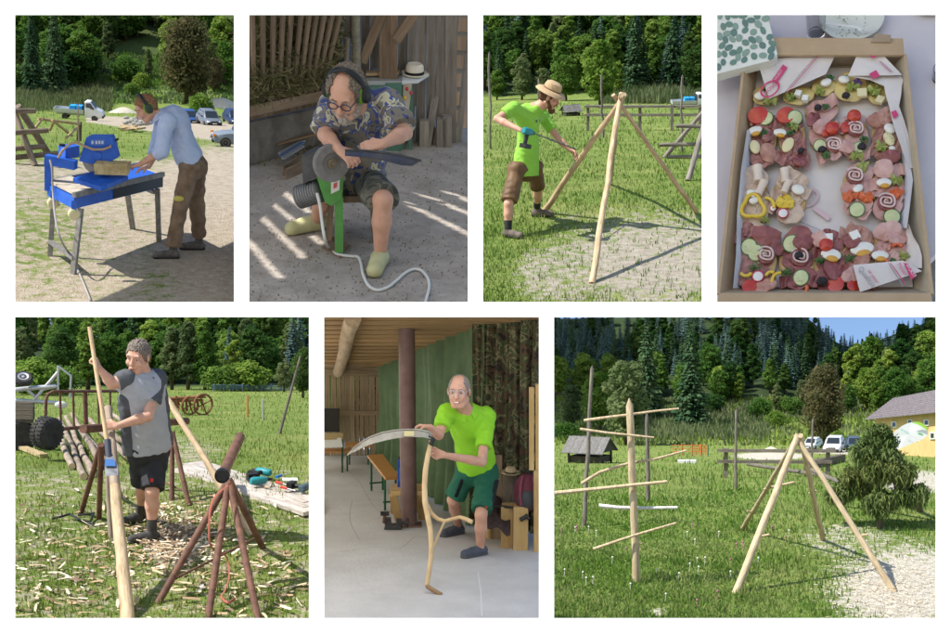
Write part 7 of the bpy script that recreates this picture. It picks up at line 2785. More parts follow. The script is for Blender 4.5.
# the second trailer at the edge
t2 = T.thing('flat_trailer', 'galvanised trailer frame with a spare wheel at the picture edge', 'trailer', T.gp(22, 455))
galv = pm('galvanised_steel', (0.45, 0.46, 0.47), (0.58, 0.59, 0.60), 8, .4, metal=.5)
Y2 = 18.6
for x0, y0, x1, y1, w in ((10, 390, 56, 386, .05), (10, 400, 60, 403, .045), (26, 388, 42, 404, .03), (34, 400, 58, 372, .035), (58, 366, 58, 391, .022), (58, 366, 71, 376, .022), (71, 376, 70, 398, .022), (40, 390, 58, 386, .03)):
	T.pole(t2, 'frame_tube', P(x0, y0, Y2), P(x1, y1, Y2), w * .6, w * .6, galv, seg=1)
mb = MB()
mb.box(P(20, 413, Y2 - .1), (.34, .3, .2))
T.part(t2, 'load_box', mb, pm('dark_load_box', (0.06, 0.055, 0.045), (0.11, 0.10, 0.08), 8, .9), False)
for i in range(4):
	T.board(t2, 'stake', P(10, 404 + 4.2 * i, Y2 - .4), P(33, 404 + 4.4 * i, Y2 - .4), .05, .02, wood_mat(T, 'dull_stake', (0.16, 0.13, 0.10), (0.26, 0.22, 0.17)), up=(0, 1, 0))
c = P(23, 378.5, Y2 - .1)
mb = MB()
mb.lathe([(.055, -.035), (.105, -.04), (.125, -.02), (.125, .02), (.105, .04), (.055, .035)], c, (.1, -.5, .85), 26)
w2 = T.part(t2, 'spare_wheel', mb, TYRE)
mb = MB()
mb.lathe([(.07, .015), (.07, .042), (.055, .036), (.022, .032), (.016, .04), (.005, .04)], c, (.1, -.5, .85), 20)
T.part(w2, 'rim', mb, galv)
mb = MB()
mb.lathe([(.17, -.06), (.19, -.07), (.21, -.03), (.21, .03), (.19, .07), (.12, .06)], P(20, 436, Y2 - .2), (.2, -1, 0), 24)
T.part(t2, 'wheel', mb, TYRE)
mb = MB()
mb.ell(P(61, 405, Y2 - .2), (.08, .03, .05))
T.part(t2, 'mudguard', mb, pm('white_guard', (0.6, 0.6, 0.58), rough=.5))
g1 = T.gp(15, 441)
T.board(None, 'loose_plank', T.gp(12, 447) + V(0, 0, .05), T.gp(44, 458) + V(0, 0, .03), .10, .04, wood_mat(T, 'yellow_plank', (0.34, 0.25, 0.12), (0.44, 0.34, 0.19)), up=(0, 0, 1), label='loose yellowish plank on the grass below the trailer frame', cat='plank')
# the old hay rake
hr = T.thing('hay_rake', 'old rusty hay rake with two hooped wheels out on the meadow', 'hay rake', T.gp(192, 414))
YR = T.gp(205, 415)[1]
rst = pm('old_rust', (0.16, 0.06, 0.035), (0.26, 0.11, 0.06), 8, .85)
for px, py, rr_, tl in ((203, 404.5, 10.5, .25), (190, 405.5, 9, .25)):
	cc = P(px, py, YR)
	k = rr_ / T.ppm(YR)
	mb = MB()
	mb.tube([cc + k * (V(.86, .35, 0) * math.cos(a) + V(0, 0, 1) * math.sin(a)) for a in np.linspace(0, 6.283, 29)[:-1]], .022, 6, closed=True)
	wo = T.part(hr, 'wheel', mb, rst)
	mb = MB()
	for a in np.linspace(0.4, 3.5, 3)[:-1]:
		d = V(.86, .35, 0) * math.cos(a) + V(0, 0, 1) * math.sin(a)
		mb.tube([cc - d * k, cc + d * k], .016, 5)
	T.part(wo, 'spokes', mb, rst)
for x0, y0, x1, y1, w in ((170, 398.5, 206, 396.5, .03), (170, 401, 203, 400, .025), (176, 396, 178, 408, .025), (186, 398, 187, 411, .025), (170, 399, 166, 396, .025)):
	T.pole(hr, 'beam', P(x0, y0, YR), P(x1, y1, YR), w, w, rst, seg=1, n=8)
for i in range(9):
	x = 170 + 3.8 * i
	mb = MB()
	mb.tube([P(x, 400, YR), P(x + 2, 405, YR + .2), P(x + 1, 410, YR + .1)], .016, 5)
	T.part(hr, 'tine', mb, rst)
# leaning stake and thin fence posts, netting
g_ = T.gp(278, 434)
T.pole(None, 'leaning_stake', g_ - V(0, 0, .1), P(300.5, 356, g_[1] + .4), .024, .018, wood_mat(T, 'dark_stake', (0.08, 0.065, 0.05), (0.16, 0.13, 0.10)), label='thin dark stake leaning in the open meadow', cat='stake')
for px, t_, b_, m_, lab in ((247.5, 395, 417, (0.5, 0.2, 0.06), 'thin orange fence rod in the meadow'), (263, 399, 420, (0.35, 0.36, 0.33), 'thin grey fence rod in the meadow beside the orange one')):
	g = T.gp(px, b_)
	T.pole(None, 'fence_rod', g, P(px, t_, g[1]), .022, .022, pm('rod_%d' % px, m_, rough=.6), seg=1, n=6, label=lab, cat='rod', group='thin fence rods in the meadow')
# plank with tools
pk = [T.gp(181, 474), T.gp(196, 466), T.gp(314, 504), T.gp(314, 519)]
pl = T.thing('tool_board', 'long grey board on the grass carrying the power tools', 'board', (pk[0] + pk[2]) / 2)
wg = wood_mat(T, 'greyed_board', (0.36, 0.31, 0.27), (0.50, 0.45, 0.40))
for i in range(3):
	a0, a1 = pk[0] + (pk[1] - pk[0]) * ((i + .5) / 3), pk[3] + (pk[2] - pk[3]) * ((i + .5) / 3)
	T.board(pl, 'plank', a0 + V(0, 0, .045), a1 + V(0, 0, .045), np.linalg.norm(pk[1] - pk[0]) / 3 * .93, .04, wg, up=(0, 0, 1))
def on_board(px, py):
	return T.gp(px, py) + V(0, 0, .066)
def drill(label, px, py, hd, teal_):
	c = on_board(px, py) + V(0, 0, .03)
	d = V(math.cos(hd), math.sin(hd), 0)
	n = V(-math.sin(hd), math.cos(hd), 0)
	t = T.thing('cordless_tool', label, 'power tool', c, group='power tools on the board')
	mb = MB()
	mb.tube([c - d * .10, c - d * .08, c + d * .05, c + d * .09], [.03, .042, .04, .025], 12)
	T.part(t, 'housing', mb, teal_)
	mb = MB()
	mb.tube([c, c + n * .13], [.024, .022], 10)
	T.part(t, 'grip', mb, BLACK)
	mb = MB()
	mb.box(c + n * .16, (.12, .06, .075), (d, n, V(0, 0, 1)))
	T.part(t, 'battery', mb, BLACK, False)
	mb = MB()
	mb.tube([c + d * .09, c + d * .15], [.02, .012], 10)
	T.part(t, 'chuck', mb, BLACK)
tl_ = pm('teal_plastic', (0.02, 0.22, 0.25), rough=.45)
drill('teal cordless drill lying at the front of the tool board', 259, 489, .4, tl_)
drill('teal cordless driver behind the drill on the tool board', 263, 480, 2.4, tl_)
drill('dark power tool at the picture edge on the tool board', 305, 496, 1.0, pm('slate_plastic', (0.05, 0.09, 0.11), rough=.45))
for lab, x0, y0, x1, y1, cc in (('red-handled pliers on the tool board', 276, 489, 288, 492, (0.5, 0.03, 0.02)), ('red screwdriver beside the pliers on the tool board', 281, 494, 292, 497, (0.5, 0.03, 0.02)), ('blue-handled chisel on the tool board', 276, 484, 286, 481, (0.02, 0.14, 0.5))):
	t = T.thing('hand_tool', lab, 'tool', on_board(x0, y0), group='hand tools on the board')
	a, b = on_board(x0, y0) + V(0, 0, .012), on_board(x1, y1) + V(0, 0, .012)
	T.pole(t, 'grip', a, a + (b - a) * .55, .016, .013, pm('grip_%s' % lab[:5], cc, rough=.5), seg=2)
	T.pole(t, 'shank', a + (b - a) * .55, b + (b - a) * .3, .006, .006, galv, seg=1)
mb = MB()
mb.box(on_board(290, 486) + V(0, 0, .006), (.16, .10, .012))
T.single('paper_packet', mb, pm('white_packet', (0.65, 0.65, 0.65), rough=.7), 'small white packet on the tool board', 'packet', on_board(290, 486), smooth=False)
# blue net along the far edge, light clump
nt_ = T.thing('field_net', 'faint blue-grey net fence along the far edge of the meadow', 'net', T.gp(240, 392))
mb = MB()
netm = pm('blue_grey_net', (0.10, 0.16, 0.22), rough=.8)
for i in range(9):
	px = 214 + 9.5 * i
	g = T.gy(px, 49)
	T.pole(nt_, 'net_post', g, P(px, 384, 49), .03, .03, netm, seg=1, n=5)
for row in (385, 386.2, 387.4, 388.6):
	T.pole(nt_, 'net_line', P(212, row, 49), P(292, row + 1, 49), .016, .016, netm, seg=1, n=5)
# man
J = dict(head=P(138, 356, 12.85), neck=P(143, 373, 12.9), shr=P(126, 380, 12.8), shl=P(156, 379, 12.95), elr=P(112, 384, 12.75), wrr=P(100, 369, 12.72), ell=P(148, 416, 12.7), wrl=P(117, 426, 12.58),
		 pelvis=P(148, 446, 12.95), hipr=P(140, 451, 12.9), hipl=P(156, 451, 13.0), knr=P(143, 483, 13.1), anr=P(141, 509, 13.4), tor=P(128, 519, 13.3), knl=P(152, 492, 12.75), anl=P(152, 527, 12.75), tol=P(134, 538, 12.7))
for a in 'lr':
	J['to' + a][2] = T.z(J['to' + a][0], J['to' + a][1]) + .045
ghair = pm('grey_brown_hair', (0.11, 0.085, 0.07), (0.22, 0.18, 0.15), 70, .7)
greyp = pm('light_grey_polo', (0.36, 0.37, 0.40), (0.31, 0.32, 0.35), 5, .85, .008, T.s, bscale=9)
charc = pm('charcoal_polo_panel', (0.06, 0.065, 0.075), (0.085, 0.09, 0.10), 6, .85)
blk = pm('black_shorts_cloth', (0.018, 0.019, 0.022), (0.03, 0.03, 0.034), 6, .85, .008, T.s, bscale=8)
btm = pm('dark_leather_boot', (0.03, 0.028, 0.028), (0.07, 0.065, 0.06), 18, .7)
man5, K5 = person(T, 'grey-haired man in a grey polo shirt and black shorts peeling a log', J, (-.42, -.86, -.22), (-.02, -.2, .97), dict(
	hairmat=ghair, hair='short', hairline=.07, shirtmat=greyp, panel=charc, sleeve=.66, sleeve_wide=.012, loose=.018, pantmat=blk, pants='shorts', trouser=.94, leg_loose=.035, shoemat=btm, solemat=BLACK, boot=.22,
	hem=-.03, waist=.06, girth=1.12, belly=.10, head=1.20, fold=.009, collar=charc,
	handr=((-.35, -.05, .9), (-.8, .1, -.3), 1, 1.15), handl=((-.95, 0, .05), (-.1, .8, -.3), -1, 1.15)))
e = MB()
e.ell(K5['hp'](0, .082, -.10), (.03, .02, .014))
T.part(man5, 'stubble', e, pm('grey_stubble', (0.22, 0.16, 0.13), rough=.9))
mb = MB()
q = K5['J']['knl'] + V(.0, -.10, .14)
mb.box(q, (.03, .006, .035))
T.part(man5, 'red_badge', mb, pm('red_badge', (0.5, 0.03, 0.02), rough=.6), False)
# strips of bark and rope on the grass
mb = MB()
mb.tube([T.gp(52, 521) + V(0, 0, .02), T.gp(70, 519) + V(0, 0, .05), T.gp(84, 524) + V(0, 0, .02), T.gp(94, 527) + V(0, 0, .03)], .012, 6)
mb.tube([T.gp(78, 517) + V(0, 0, .02), T.gp(94, 518) + V(0, 0, .05), T.gp(90, 524) + V(0, 0, .02), T.gp(78, 523) + V(0, 0, .03)], .012, 6)
T.single('black_strap', mb, BLACK, 'black strap lying on the grass below the trestle by the log', 'strap', T.gp(80, 521))
# trees
for k, px, b, t_, lab, w in (('olive2', 22, 391, 326, 'tall hazy green tree at the left edge above the spare wheel', 1.2), ('deep1', 60, 391, 330, 'dark tree above the rusty hoop of the log trailer', 1.2), ('bush2', 34, 395, 362, 'light green bush behind the spare wheel', 1.5),
		('bush1', 60, 394, 368, 'green bush behind the hoop of the log trailer', 1.5), ('ash2', 88, 390, 322, 'tall green tree left of the bark spud handle', 1.3), ('ash1', 112, 390, 334, 'green tree between the spud handle and the head of the log peeler', 1.2),
		('olive2', 172, 390, 326, 'tall silvery tree right of the head of the log peeler', 1.1), ('olive2', 188, 390, 320, 'tallest silvery tree right of the log peeler', 1.05), ('ash2', 205, 390, 330, 'tall loose tree above the hay rake', 1.1), ('bush1', 222, 391, 368, 'round green bush at the far meadow edge right of the hay rake', 1.3),
		('deep1', 252, 390, 328, 'dark full tree in the middle of the wood edge', 1.25), ('bush2', 248, 391, 364, 'pale rounded bush under the dark full tree', 1.6), ('lime2', 234, 390, 340, 'light green tree left of the dark full tree', 1.1), ('olive1', 284, 392, 362, 'olive orchard tree beside the leaning stake', 1.2), ('deep1', 303, 398, 348, 'dark thin-stemmed tree at the right edge behind the leaning stake', 1.0)):
	tree(T, k, px, b, t_, lab, wide=w, group='trees along the far meadow edge', row_min=308)
for i in range(110):
	px = rnd.uniform(12, 312)
	y = 55 + 14 * (i / 110.0)
	row = T.proj(T.gy(px, y))[1]
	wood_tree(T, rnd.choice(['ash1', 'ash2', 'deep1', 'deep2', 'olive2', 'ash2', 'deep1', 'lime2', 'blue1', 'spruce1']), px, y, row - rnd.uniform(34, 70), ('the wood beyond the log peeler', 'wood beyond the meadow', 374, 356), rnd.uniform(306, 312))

# ================================================================ the man with the scythe in the shed
T = T6
P = T.at
G = T.gp
conc = pm('concrete_floor', (0.44, 0.42, 0.41), (0.56, 0.54, 0.53), 1.6, .85, .004, T.s, bscale=30, lo=.3, hi=.7)
mb = MB()
mb.sheet([[G(316, 622), G(432, 622), G(546, 622)], [G(316, 520), G(432, 520), G(546, 520)], [T.gy(316, 19.2), T.gy(432, 19.2), T.gy(546, 19.2)]], thick=.2, n=(0, 0, -1))
T.single('shed_floor', mb, conc, None, None, G(432, 560), kind='structure', smooth=False)
# cracks in the floor
cr = pm('floor_crack', (0.27, 0.265, 0.26), rough=.9)
for i, pl in enumerate((((344, 468), (358, 480), (366, 494), (374, 507), (384, 514)), ((340, 552), (372, 547), (400, 548), (418, 536), (436, 541)), ((352, 500), (350, 520), (360, 540)))):
	mb = MB()
	mb.tube(curve([G(x + rnd.uniform(-1, 1), y) + V(0, 0, .001) for x, y in pl], 5), .0028, 4, flat=.3)
	T.single('floor_crack', mb, cr, None, None, G(*pl[0]), kind='structure')
mb = MB()
mb.tube([G(478, 572) + V(0, 0, .001), G(481, 592) + V(0, 0, .001), G(482, 616) + V(0, 0, .001)], .005, 4, flat=.3)
T.single('chalk_mark', mb, pm('chalk', (0.62, 0.62, 0.62), rough=.9), None, None, G(478, 572), kind='structure')
plankm = pm('roof_plank_wood', (0.24, 0.145, 0.06), (0.40, 0.26, 0.12), 5, .85, .006, T.s, stretch=(3, 3, .3), rand=.2)
beamm = pm('old_beam_wood', (0.21, 0.15, 0.09), (0.36, 0.27, 0.17), 6, .9, .006, T.s, stretch=(3, 3, .3), rand=.15)
# roof: boards running across, seen from below
zr = lambda y: -(309 - 229) / FOC * y if y <= 12.5 else (-.714 + (-1.83 + .714) * (y - 12.5) / (18.5 - 12.5))
roof = T.thing('shed_roof', 'plank roof of the shed with a round rafter below it', 'roof', V(0, 14, zr(14)))
y = 12.3
i = 0
while y < 18.6:
	w = .20
	a, b = T.ray(312, 340)[0] * y, T.ray(548, 340)[0] * y
	T.board(roof, 'plank', V(a, y, zr(y) + .02 + .012 * (i % 2)), V(b, y, zr(y) + .02 + .012 * (i % 2)), .206, .025, plankm, up=(0, .18, 1))
	y += w
	i += 1
# unseen diffusing sheets added at the roof front to brighten the shed
for k in range(3):
	y0, y1 = 8.3 + 1.36 * k, 8.3 + 1.36 * (k + 1) - .02
	mb = MB()
	q = [V(T.ray(317 if k else 318, 309)[0] * y0, y0, zr(y0)), V(T.ray(546, 309)[0] * y0, y0, zr(y0)), V(T.ray(546, 309)[0] * y1, y1, zr(y1)), V(T.ray(317, 309)[0] * y1, y1, zr(y1))]
	mb.prism(q, (0, 0, .012))
	T.part(roof, 'diffuser_sheet', mb, translucent_mat('light_diffuser', (0.98, 0.98, 0.98), .97), False)
T.pole(roof, 'rafter', V(T.ray(353, 330)[0] * 12.6, 12.6, zr(12.6) - .07), V(T.ray(338, 366)[0] * 18.3, 18.3, zr(18.3) - .07), .075, .07, beamm, wob=.01)
T.board(roof, 'wall_plate', P(318, 369, 18.3), P(384, 371.5, 18.3), .14, .10, beamm, up=(0, 1, 0))
T.board(roof, 'tie_beam', P(318, 364, 17.9), P(370, 364.5, 17.9), .05, .08, beamm, up=(0, 1, 0))
# back wall of boards with gaps of daylight
bw = T.thing('board_wall', 'back wall of rough boards with daylight between them', 'wall', T.gy(350, 18.5))
x = 320.0
while x < 392:
	w = rnd.uniform(3.6, 6.4)
	g = T.gy(x + w / 2, 18.5)
	T.board(bw, 'board', g, P(x + w / 2 + rnd.uniform(-.6, .6), 371 + rnd.uniform(0, 3), 18.5), w * .92 / T.ppm(18.5), .03, beamm, up=(0, 1, 0))
	x += w + rnd.choice((0, 0, .3, .6))
T.board(bw, 'cross_batten', P(318, 413, 18.42), P(388, 413, 18.42), .05, .05, beamm, up=(0, 1, 0))
for j, px in enumerate((343, 354, 365, 376)):
	tree(T, 'bush3' if j % 2 else 'bush1', px, None, 366, 'green bush seen through the gaps of the board wall, %s from the column' % ('fourth', 'third', 'second', 'first')[j], Y=20.0, wide=.55, name='bush', cat='bush', group='bushes behind the shed')
# unseen fabric screen added behind the frame to shade and soften the floor light
sw = T.thing('shade_screen', 'unseen fabric screen added to shade the shed', 'wall', T.gy(317, 14))
mb = MB()
q0, q1 = T.gy(317, 10.3), T.gy(317, 18.9)
mb.prism([q0, q1, V(q1[0], q1[1], zr(18.5) + .05), V(T.ray(317, 309)[0] * 12.5, 12.5, zr(12.5) + .03), V(T.ray(317, 309)[0] * 8.3, 8.3, zr(8.3)), T.gy(317, 8.6)], (-.01, 0, 0))
T.part(sw, 'canvas', mb, translucent_mat('pale_canvas', (0.92, 0.90, 0.86), .8), False)
# curtains
def drape(name, label, a, b, za, zb, folds_, amp, mat, bottom_lift=.02, seed=1):
	rr = random.Random(seed)
	a, b = V(a), V(b)
	d = unit((b - a) * V(1, 1, 0))
	n = V(d[1], -d[0], 0)
	nx, nz = 150, 26
	ph = [rr.uniform(0, 6.28) for _ in range(6)]
	grid = []
	for j in range(nz + 1):
		t = j / nz
		row = []
		for i in range(nx + 1):
			u = i / nx
			z0 = T.z(0, 0) + bottom_lift
			z1 = za + (zb - za) * u
			w = math.sin(u * folds_ * 6.28 + ph[0] + .5 * math.sin(u * 9 + ph[1]) + .25 * (1 - t)) + .5 * math.sin(u * folds_ * 2.3 * 6.28 + ph[2] + t) + .35 * math.sin(u * 11 + t * 7 + ph[3])
			p = a + (b - a) * u
			row.append(V(p[0], p[1], z0 + (z1 - z0) * t) + n * amp * w * (1.15 - .4 * t))
		grid.append(row)
	mb = MB()
	mb.sheet(grid, thick=.004, n=n * -1)
	return T.single(name, mb, mat, label, 'curtain', (a + b) / 2)
green = pm('green_tarpaulin', (0.075, 0.125, 0.055), (0.115, 0.18, 0.08), 3, .6, .006, T.s, bscale=7)
camo, nt, b_ = _new('camouflage_net')
N_, L_ = nt.nodes, nt.links
tc = N_.new('ShaderNodeTexCoord')
n1 = N_.new('ShaderNodeTexNoise')
n1.inputs['Scale'].default_value = 7.5
n1.inputs['Detail'].default_value = 3.0
n1.inputs['Distortion'].default_value = 1.2
L_.new(tc.outputs['Object'], n1.inputs['Vector'])
rp = N_.new('ShaderNodeValToRGB')
rp.color_ramp.interpolation = 'CONSTANT'
for k, (pos, c_) in enumerate(((0, (0.02, 0.02, 0.012)), (.40, (0.10, 0.055, 0.03)), (.47, (0.05, 0.075, 0.025)), (.54, (0.20, 0.17, 0.09)), (.60, (0.035, 0.045, 0.02)), (.68, (0.13, 0.07, 0.035)))):
	el = rp.color_ramp.elements[k] if k < 2 else rp.color_ramp.elements.new(pos)
	el.position = pos
	el.color = _col(c_)
L_.new(n1.outputs['Fac'], rp.inputs['Fac'])
L_.new(rp.outputs['Color'], b_.inputs['Base Color'])
b_.inputs['Roughness'].default_value = .85
drape('green_tarpaulin', 'dark green tarpaulin hanging as a wall behind the steel column', T.gy(380, 18.2), T.gy(482, 13.6), zr(18.2) - .02, zr(13.6) + .03, 11, .055, green, seed=2)
drape('camouflage_tarpaulin', 'camouflage tarpaulin hanging behind the smiling man', T.gy(474, 13.75), T.gy(549, 13.2), zr(13.6) + .02, zr(13.2) + .02, 6, .05, camo, .08, seed=4)
# steel column
cb = G(409, 525)
col = T.thing('steel_column', 'thick brown steel column standing in the shed', 'column', cb)
brn = pm('brown_column_paint', (0.13, 0.075, 0.065), (0.19, 0.115, 0.10), 5, .45)
mb = MB()
r = 8.3 / T.ppm(cb[1])
mb.tube([cb, V(cb[0] - .02, cb[1], zr(cb[1]) + .02)], r, 28)
T.part(col, 'shaft', mb, brn)
mb = MB()
mb.box(cb + V(0, 0, .006), (.26, .26, .012))
T.part(col, 'foot_plate', mb, brn, False)
# beer bench
orange = pm('orange_bench_wood', (0.42, 0.19, 0.05), (0.52, 0.26, 0.08), 6, .45, stretch=(3, 3, .3))
grn = pm('green_bench_leg', (0.02, 0.10, 0.045), rough=.5)
bn = T.thing('beer_bench', 'orange folding bench with green steel legs beside the column', 'bench', G(388, 500))
hb = .40
lift = lambda px, py: G(px, py) + V(0, 0, hb)
def top_at(px, py, z):
	d = T.ray(px, py)
	return d * (z / d[2])
zt = T.gz + hb
q = [top_at(367.5, 455, zt), top_at(382.5, 454, zt), top_at(399.5, 476.5, zt), top_at(385.5, 477.5, zt)]
mb = MB()
mb.prism(q, (0, 0, -.03))
T.part(bn, 'seat', mb, orange, False)
for t in (.12, .88):
	a, b = q[0] + (q[3] - q[0]) * t, q[1] + (q[2] - q[1]) * t
	mb = MB()
	for p in (a + (b - a) * .12, a + (b - a) * .88):
		mb.tube([p - V(0, 0, .03), V(p[0], p[1], T.gz + .01)], .012, 8)
	mb.tube([V(*(a[:2]), T.gz + .1), V(*(b[:2]), T.gz + .1)], .010, 8)
	T.part(bn, 'leg_frame', mb, grn)
# table and benches at the back
tb = T.thing('back_table', 'table with a white cloth at the back of the shed', 'table', T.gy(330, 17.2))
z1 = T.gz + .46
mb = MB()
mb.prism([top_at(318, 433, z1), top_at(343, 433, z1), top_at(343, 437, z1), top_at(318, 437.5, z1)], (0, 0, -.03))
T.part(tb, 'table_top', mb, pm('yellow_table_wood', (0.40, 0.28, 0.12), rough=.6), False)
Yt = top_at(330, 437, z1)[1] - .01
mb = MB()
mb.prism([P(318, 437.8, Yt), P(341, 437.8, Yt), P(343, 447, Yt), P(318, 448, Yt)], (0, .01, 0))
T.part(tb, 'cloth', mb, pm('white_table_cloth', (0.62, 0.61, 0.58), rough=.8), False)
for px in (321, 342):
	T.pole(tb, 'leg', V(P(px, 440, Yt + .1)[0], Yt + .1, T.gz), P(px, 438, Yt + .1), .012, .012, grn, seg=1)
for j, (x0, x1, row, lab) in enumerate(((318, 352, 448, 'bench in front of the back table, at the far end of the shed'), (345, 372, 442, 'bench along the board wall at the far end of the shed'))):
	z2 = T.gz + .26
	bq = [top_at(x0, row, z2), top_at(x1, row, z2), top_at(x1, row + 3.2, z2), top_at(x0, row + 3.2, z2)]
	o_ = T.thing('back_bench', lab, 'bench', bq[2], group='benches at the far end of the shed')
	mb = MB()
	mb.prism(bq, (0, 0, -.025))
	T.part(o_, 'seat', mb, orange, False)
	for k in (.15, .85):
		p = bq[3] + (bq[2] - bq[3]) * k + V(0, .05, -.025)
		T.pole(o_, 'leg', V(p[0], p[1], T.gz), p, .011, .011, grn, seg=1)
mb = MB()
mb.box(P(331, 420, 18.2), (.22, .1, .30))
T.single('dark_cupboard', mb, pm('dark_board', (0.03, 0.026, 0.022), rough=.8), 'dark cupboard against the board wall behind the back table', 'cupboard', T.gy(331, 18.2), smooth=False)
# wooden stool with the blue canister
yw = pm('yellow_new_wood', (0.46, 0.29, 0.11), (0.58, 0.40, 0.18), 6, .65, stretch=(3, 3, .4))
st = T.thing('wooden_trestle_stool', 'new yellow wooden stool behind the steel column', 'stool', G(410, 522))
zs = T.gz + .35
sq = [top_at(391, 491, zs), top_at(424, 491, zs), top_at(423, 483.5, zs), top_at(392, 483.5, zs)]
mb = MB()
mb.prism(sq, (0, 0, -.045))
T.part(st, 'seat', mb, yw, False)
for px, py, k in ((399, 521, 0), (422, 519, 1), (394, 513, 3), (418, 512, 2)):
	g = G(px, py)
	T.board(st, 'leg', g, sq[k] + (sum(sq) / 4 - sq[k]) * .12 - V(0, 0, .045), .075, .055, yw, up=(0, 1, 0))
can = T.thing('blue_canister', 'bright blue canister standing on the yellow stool', 'canister', top_at(401, 487, zs))
Yc = top_at(401, 487, zs)[1]
mb = MB()
mb.prism([P(397.5, 487, Yc), P(406, 487, Yc), P(406, 462, Yc), P(404, 459.5, Yc), P(398, 460, Yc)], (0, .10, 0))
T.part(can, 'body', mb, pm('canister_blue', (0.01, 0.07, 0.45), rough=.4), False)
mb = MB()
mb.prism([P(399, 481, Yc - .003), P(404, 481, Yc - .003), P(404, 468, Yc - .003), P(399, 468, Yc - .003)], (0, .002, 0))
T.part(can, 'label', mb, pm('canister_label', (0.05, 0.16, 0.5), rough=.5), False)
mb = MB()
mb.tube([P(400, 460, Yc + .05), P(400, 456.5, Yc + .05)], .018, 10)
T.part(can, 'cap', mb, BLACK)
# small vice on the floor
vs_ = T.thing('bench_vice', 'small black cast bench vice lying on the concrete', 'vice', G(392, 531))
iron = pm('black_iron', (0.03, 0.03, 0.032), (0.06, 0.058, 0.055), 12, .55, metal=.4)
c = G(393, 529)
for p0, sz in (((0, 0, .03), (.18, .10, .05)), ((-.05, 0, .085), (.07, .08, .07)), ((.06, .0, .075), (.06, .08, .06))):
	mb = MB()
	mb.box(c + V(p0), sz, taper=.8)
	T.part(vs_, 'jaw', mb, iron, False)
mb = MB()
mb.tube([c + V(.08, -.02, .07), c + V(.17, -.04, .07)], .014, 8)
mb.tube([c + V(.15, -.03, .02), c + V(.15, -.03, .12)], .008, 6)
T.part(vs_, 'screw', mb, iron)
hm_ = T.thing('hammer', 'hammer head and rusty iron standing behind the vice on the floor', 'hammer', G(384, 523))
g = G(384, 523)
mb = MB()
mb.tube([g, g + V(.01, 0, .09)], .018, 8)
T.part(hm_, 'handle', mb, pm('rusty_brown_iron', (0.14, 0.07, 0.04), rough=.8))
mb = MB()
mb.box(g + V(.01, 0, .10), (.09, .04, .04))
T.part(hm_, 'head', mb, iron, False)
# carving bench with the hide
cbn = T.thing('carving_bench', 'wooden block bench with a dark hide over it behind the man', 'bench', G(512, 545))
zb_ = T.gz + .32
Yb = G(512, 548)[1]
for x0, x1, y0 in ((501, 513, .0), (513.5, 528, -.10)):
	mb = MB()
	ya = Yb + y0
	mb.prism([P(x0, 507, ya), P(x1, 507, ya), V(P(x1, 500, ya)[0], ya, T.gz), V(P(x0, 500, ya)[0], ya, T.gz)], (.02, .22, 0))
	T.part(cbn, 'block', mb, yw, False)
mb = MB()
gz_ = [[P(487 + 2.9 * i + rnd.uniform(-.5, .5), 496 + 1.0 * i * .5 - 2.5 * math.sin(i * .7) + j * 6.5 + (2 * math.sin(i * 1.1) if j > 3 else 0), Yb + .35 - .12 * j - .02 * math.sin(i)) for i in range(9)] for j in range(6)]
mb.sheet(gz_, thick=.02, n=(0, .6, .2))
T.part(cbn, 'hide', mb, pm('dark_hide', (0.05, 0.032, 0.028), (0.10, 0.065, 0.055), 18, .95, .01, T.s, bscale=40))
for px in (489, 497):
	g = T.gy(px, Yb + .45)
	T.pole(cbn, 'leg', g, P(px, 500, Yb + .45), .035, .03, yw)
mb = MB()
mb.plank(P(487, 505, Yb + .1), P(518, 508, Yb - .05), .03, .02)
T.part(cbn, 'iron_bar', mb, iron, False)
pg = T.thing('peening_anvil', 'small iron peening anvil on the end of the carving bench', 'anvil', P(524, 507, Yb))
mb = MB()
mb.lathe([(.02, 0), (.035, .01), (.03, .05), (.045, .07), (.045, .085), (.02, .09)], P(524, 507, Yb) + V(0, 0, .0), (0, 0, 1), 14)
T.part(pg, 'anvil_body', mb, iron)
mb = MB()
mb.tube([P(520, 520, Yb - .12), P(527, 516, Yb - .12), P(529, 519, Yb - .14)], [.02, .025, .018], 8)
T.part(pg, 'clamp', mb, iron)
# stump and its straw hat
Ys = 13.35
sp = T.thing('tree_stump', 'upright log stump in front of the camouflage tarpaulin', 'stump', T.gy(510, Ys))
bk6 = pm('stump_bark', (0.11, 0.085, 0.06), (0.2, 0.165, 0.12), 12, .95, .012, T.s, stretch=(2, 2, .4), bscale=18)
T.pole(sp, 'log', T.gy(510, Ys), P(510, 474, Ys), .088, .078, bk6, n=18, wob=.004)
ht = T.thing('felt_straw_hat', 'pale straw hat resting on the log stump', 'hat', P(510, 474, Ys))
strw = pm('pale_straw', (0.50, 0.38, 0.22), (0.62, 0.50, 0.32), 50, .9)
hc = P(510.5, 473.3, Ys)
mb = MB()
mb.lathe([(.052, 0), (.054, .02), (.05, .05), (.038, .062), (.005, .062)], hc, (.05, -.08, 1), 20, sy=1.15)
T.part(ht, 'crown', mb, strw)
mb = MB()
mb.lathe([(.05, 0), (.088, .002), (.096, .014), (.098, .011), (.088, -.004), (.05, -.004)], hc + V(0, 0, .004), (.05, -.08, 1), 26, sy=1.1)
T.part(ht, 'brim', mb, strw)
mb = MB()
mb.lathe([(.0545, .0), (.056, .003), (.056, .014), (.0545, .016)], hc + V(0, 0, .005), (.05, -.08, 1), 20, sy=1.15)
T.part(ht, 'hat_band', mb, pm('dark_hat_band', (0.05, 0.035, 0.03), rough=.8))
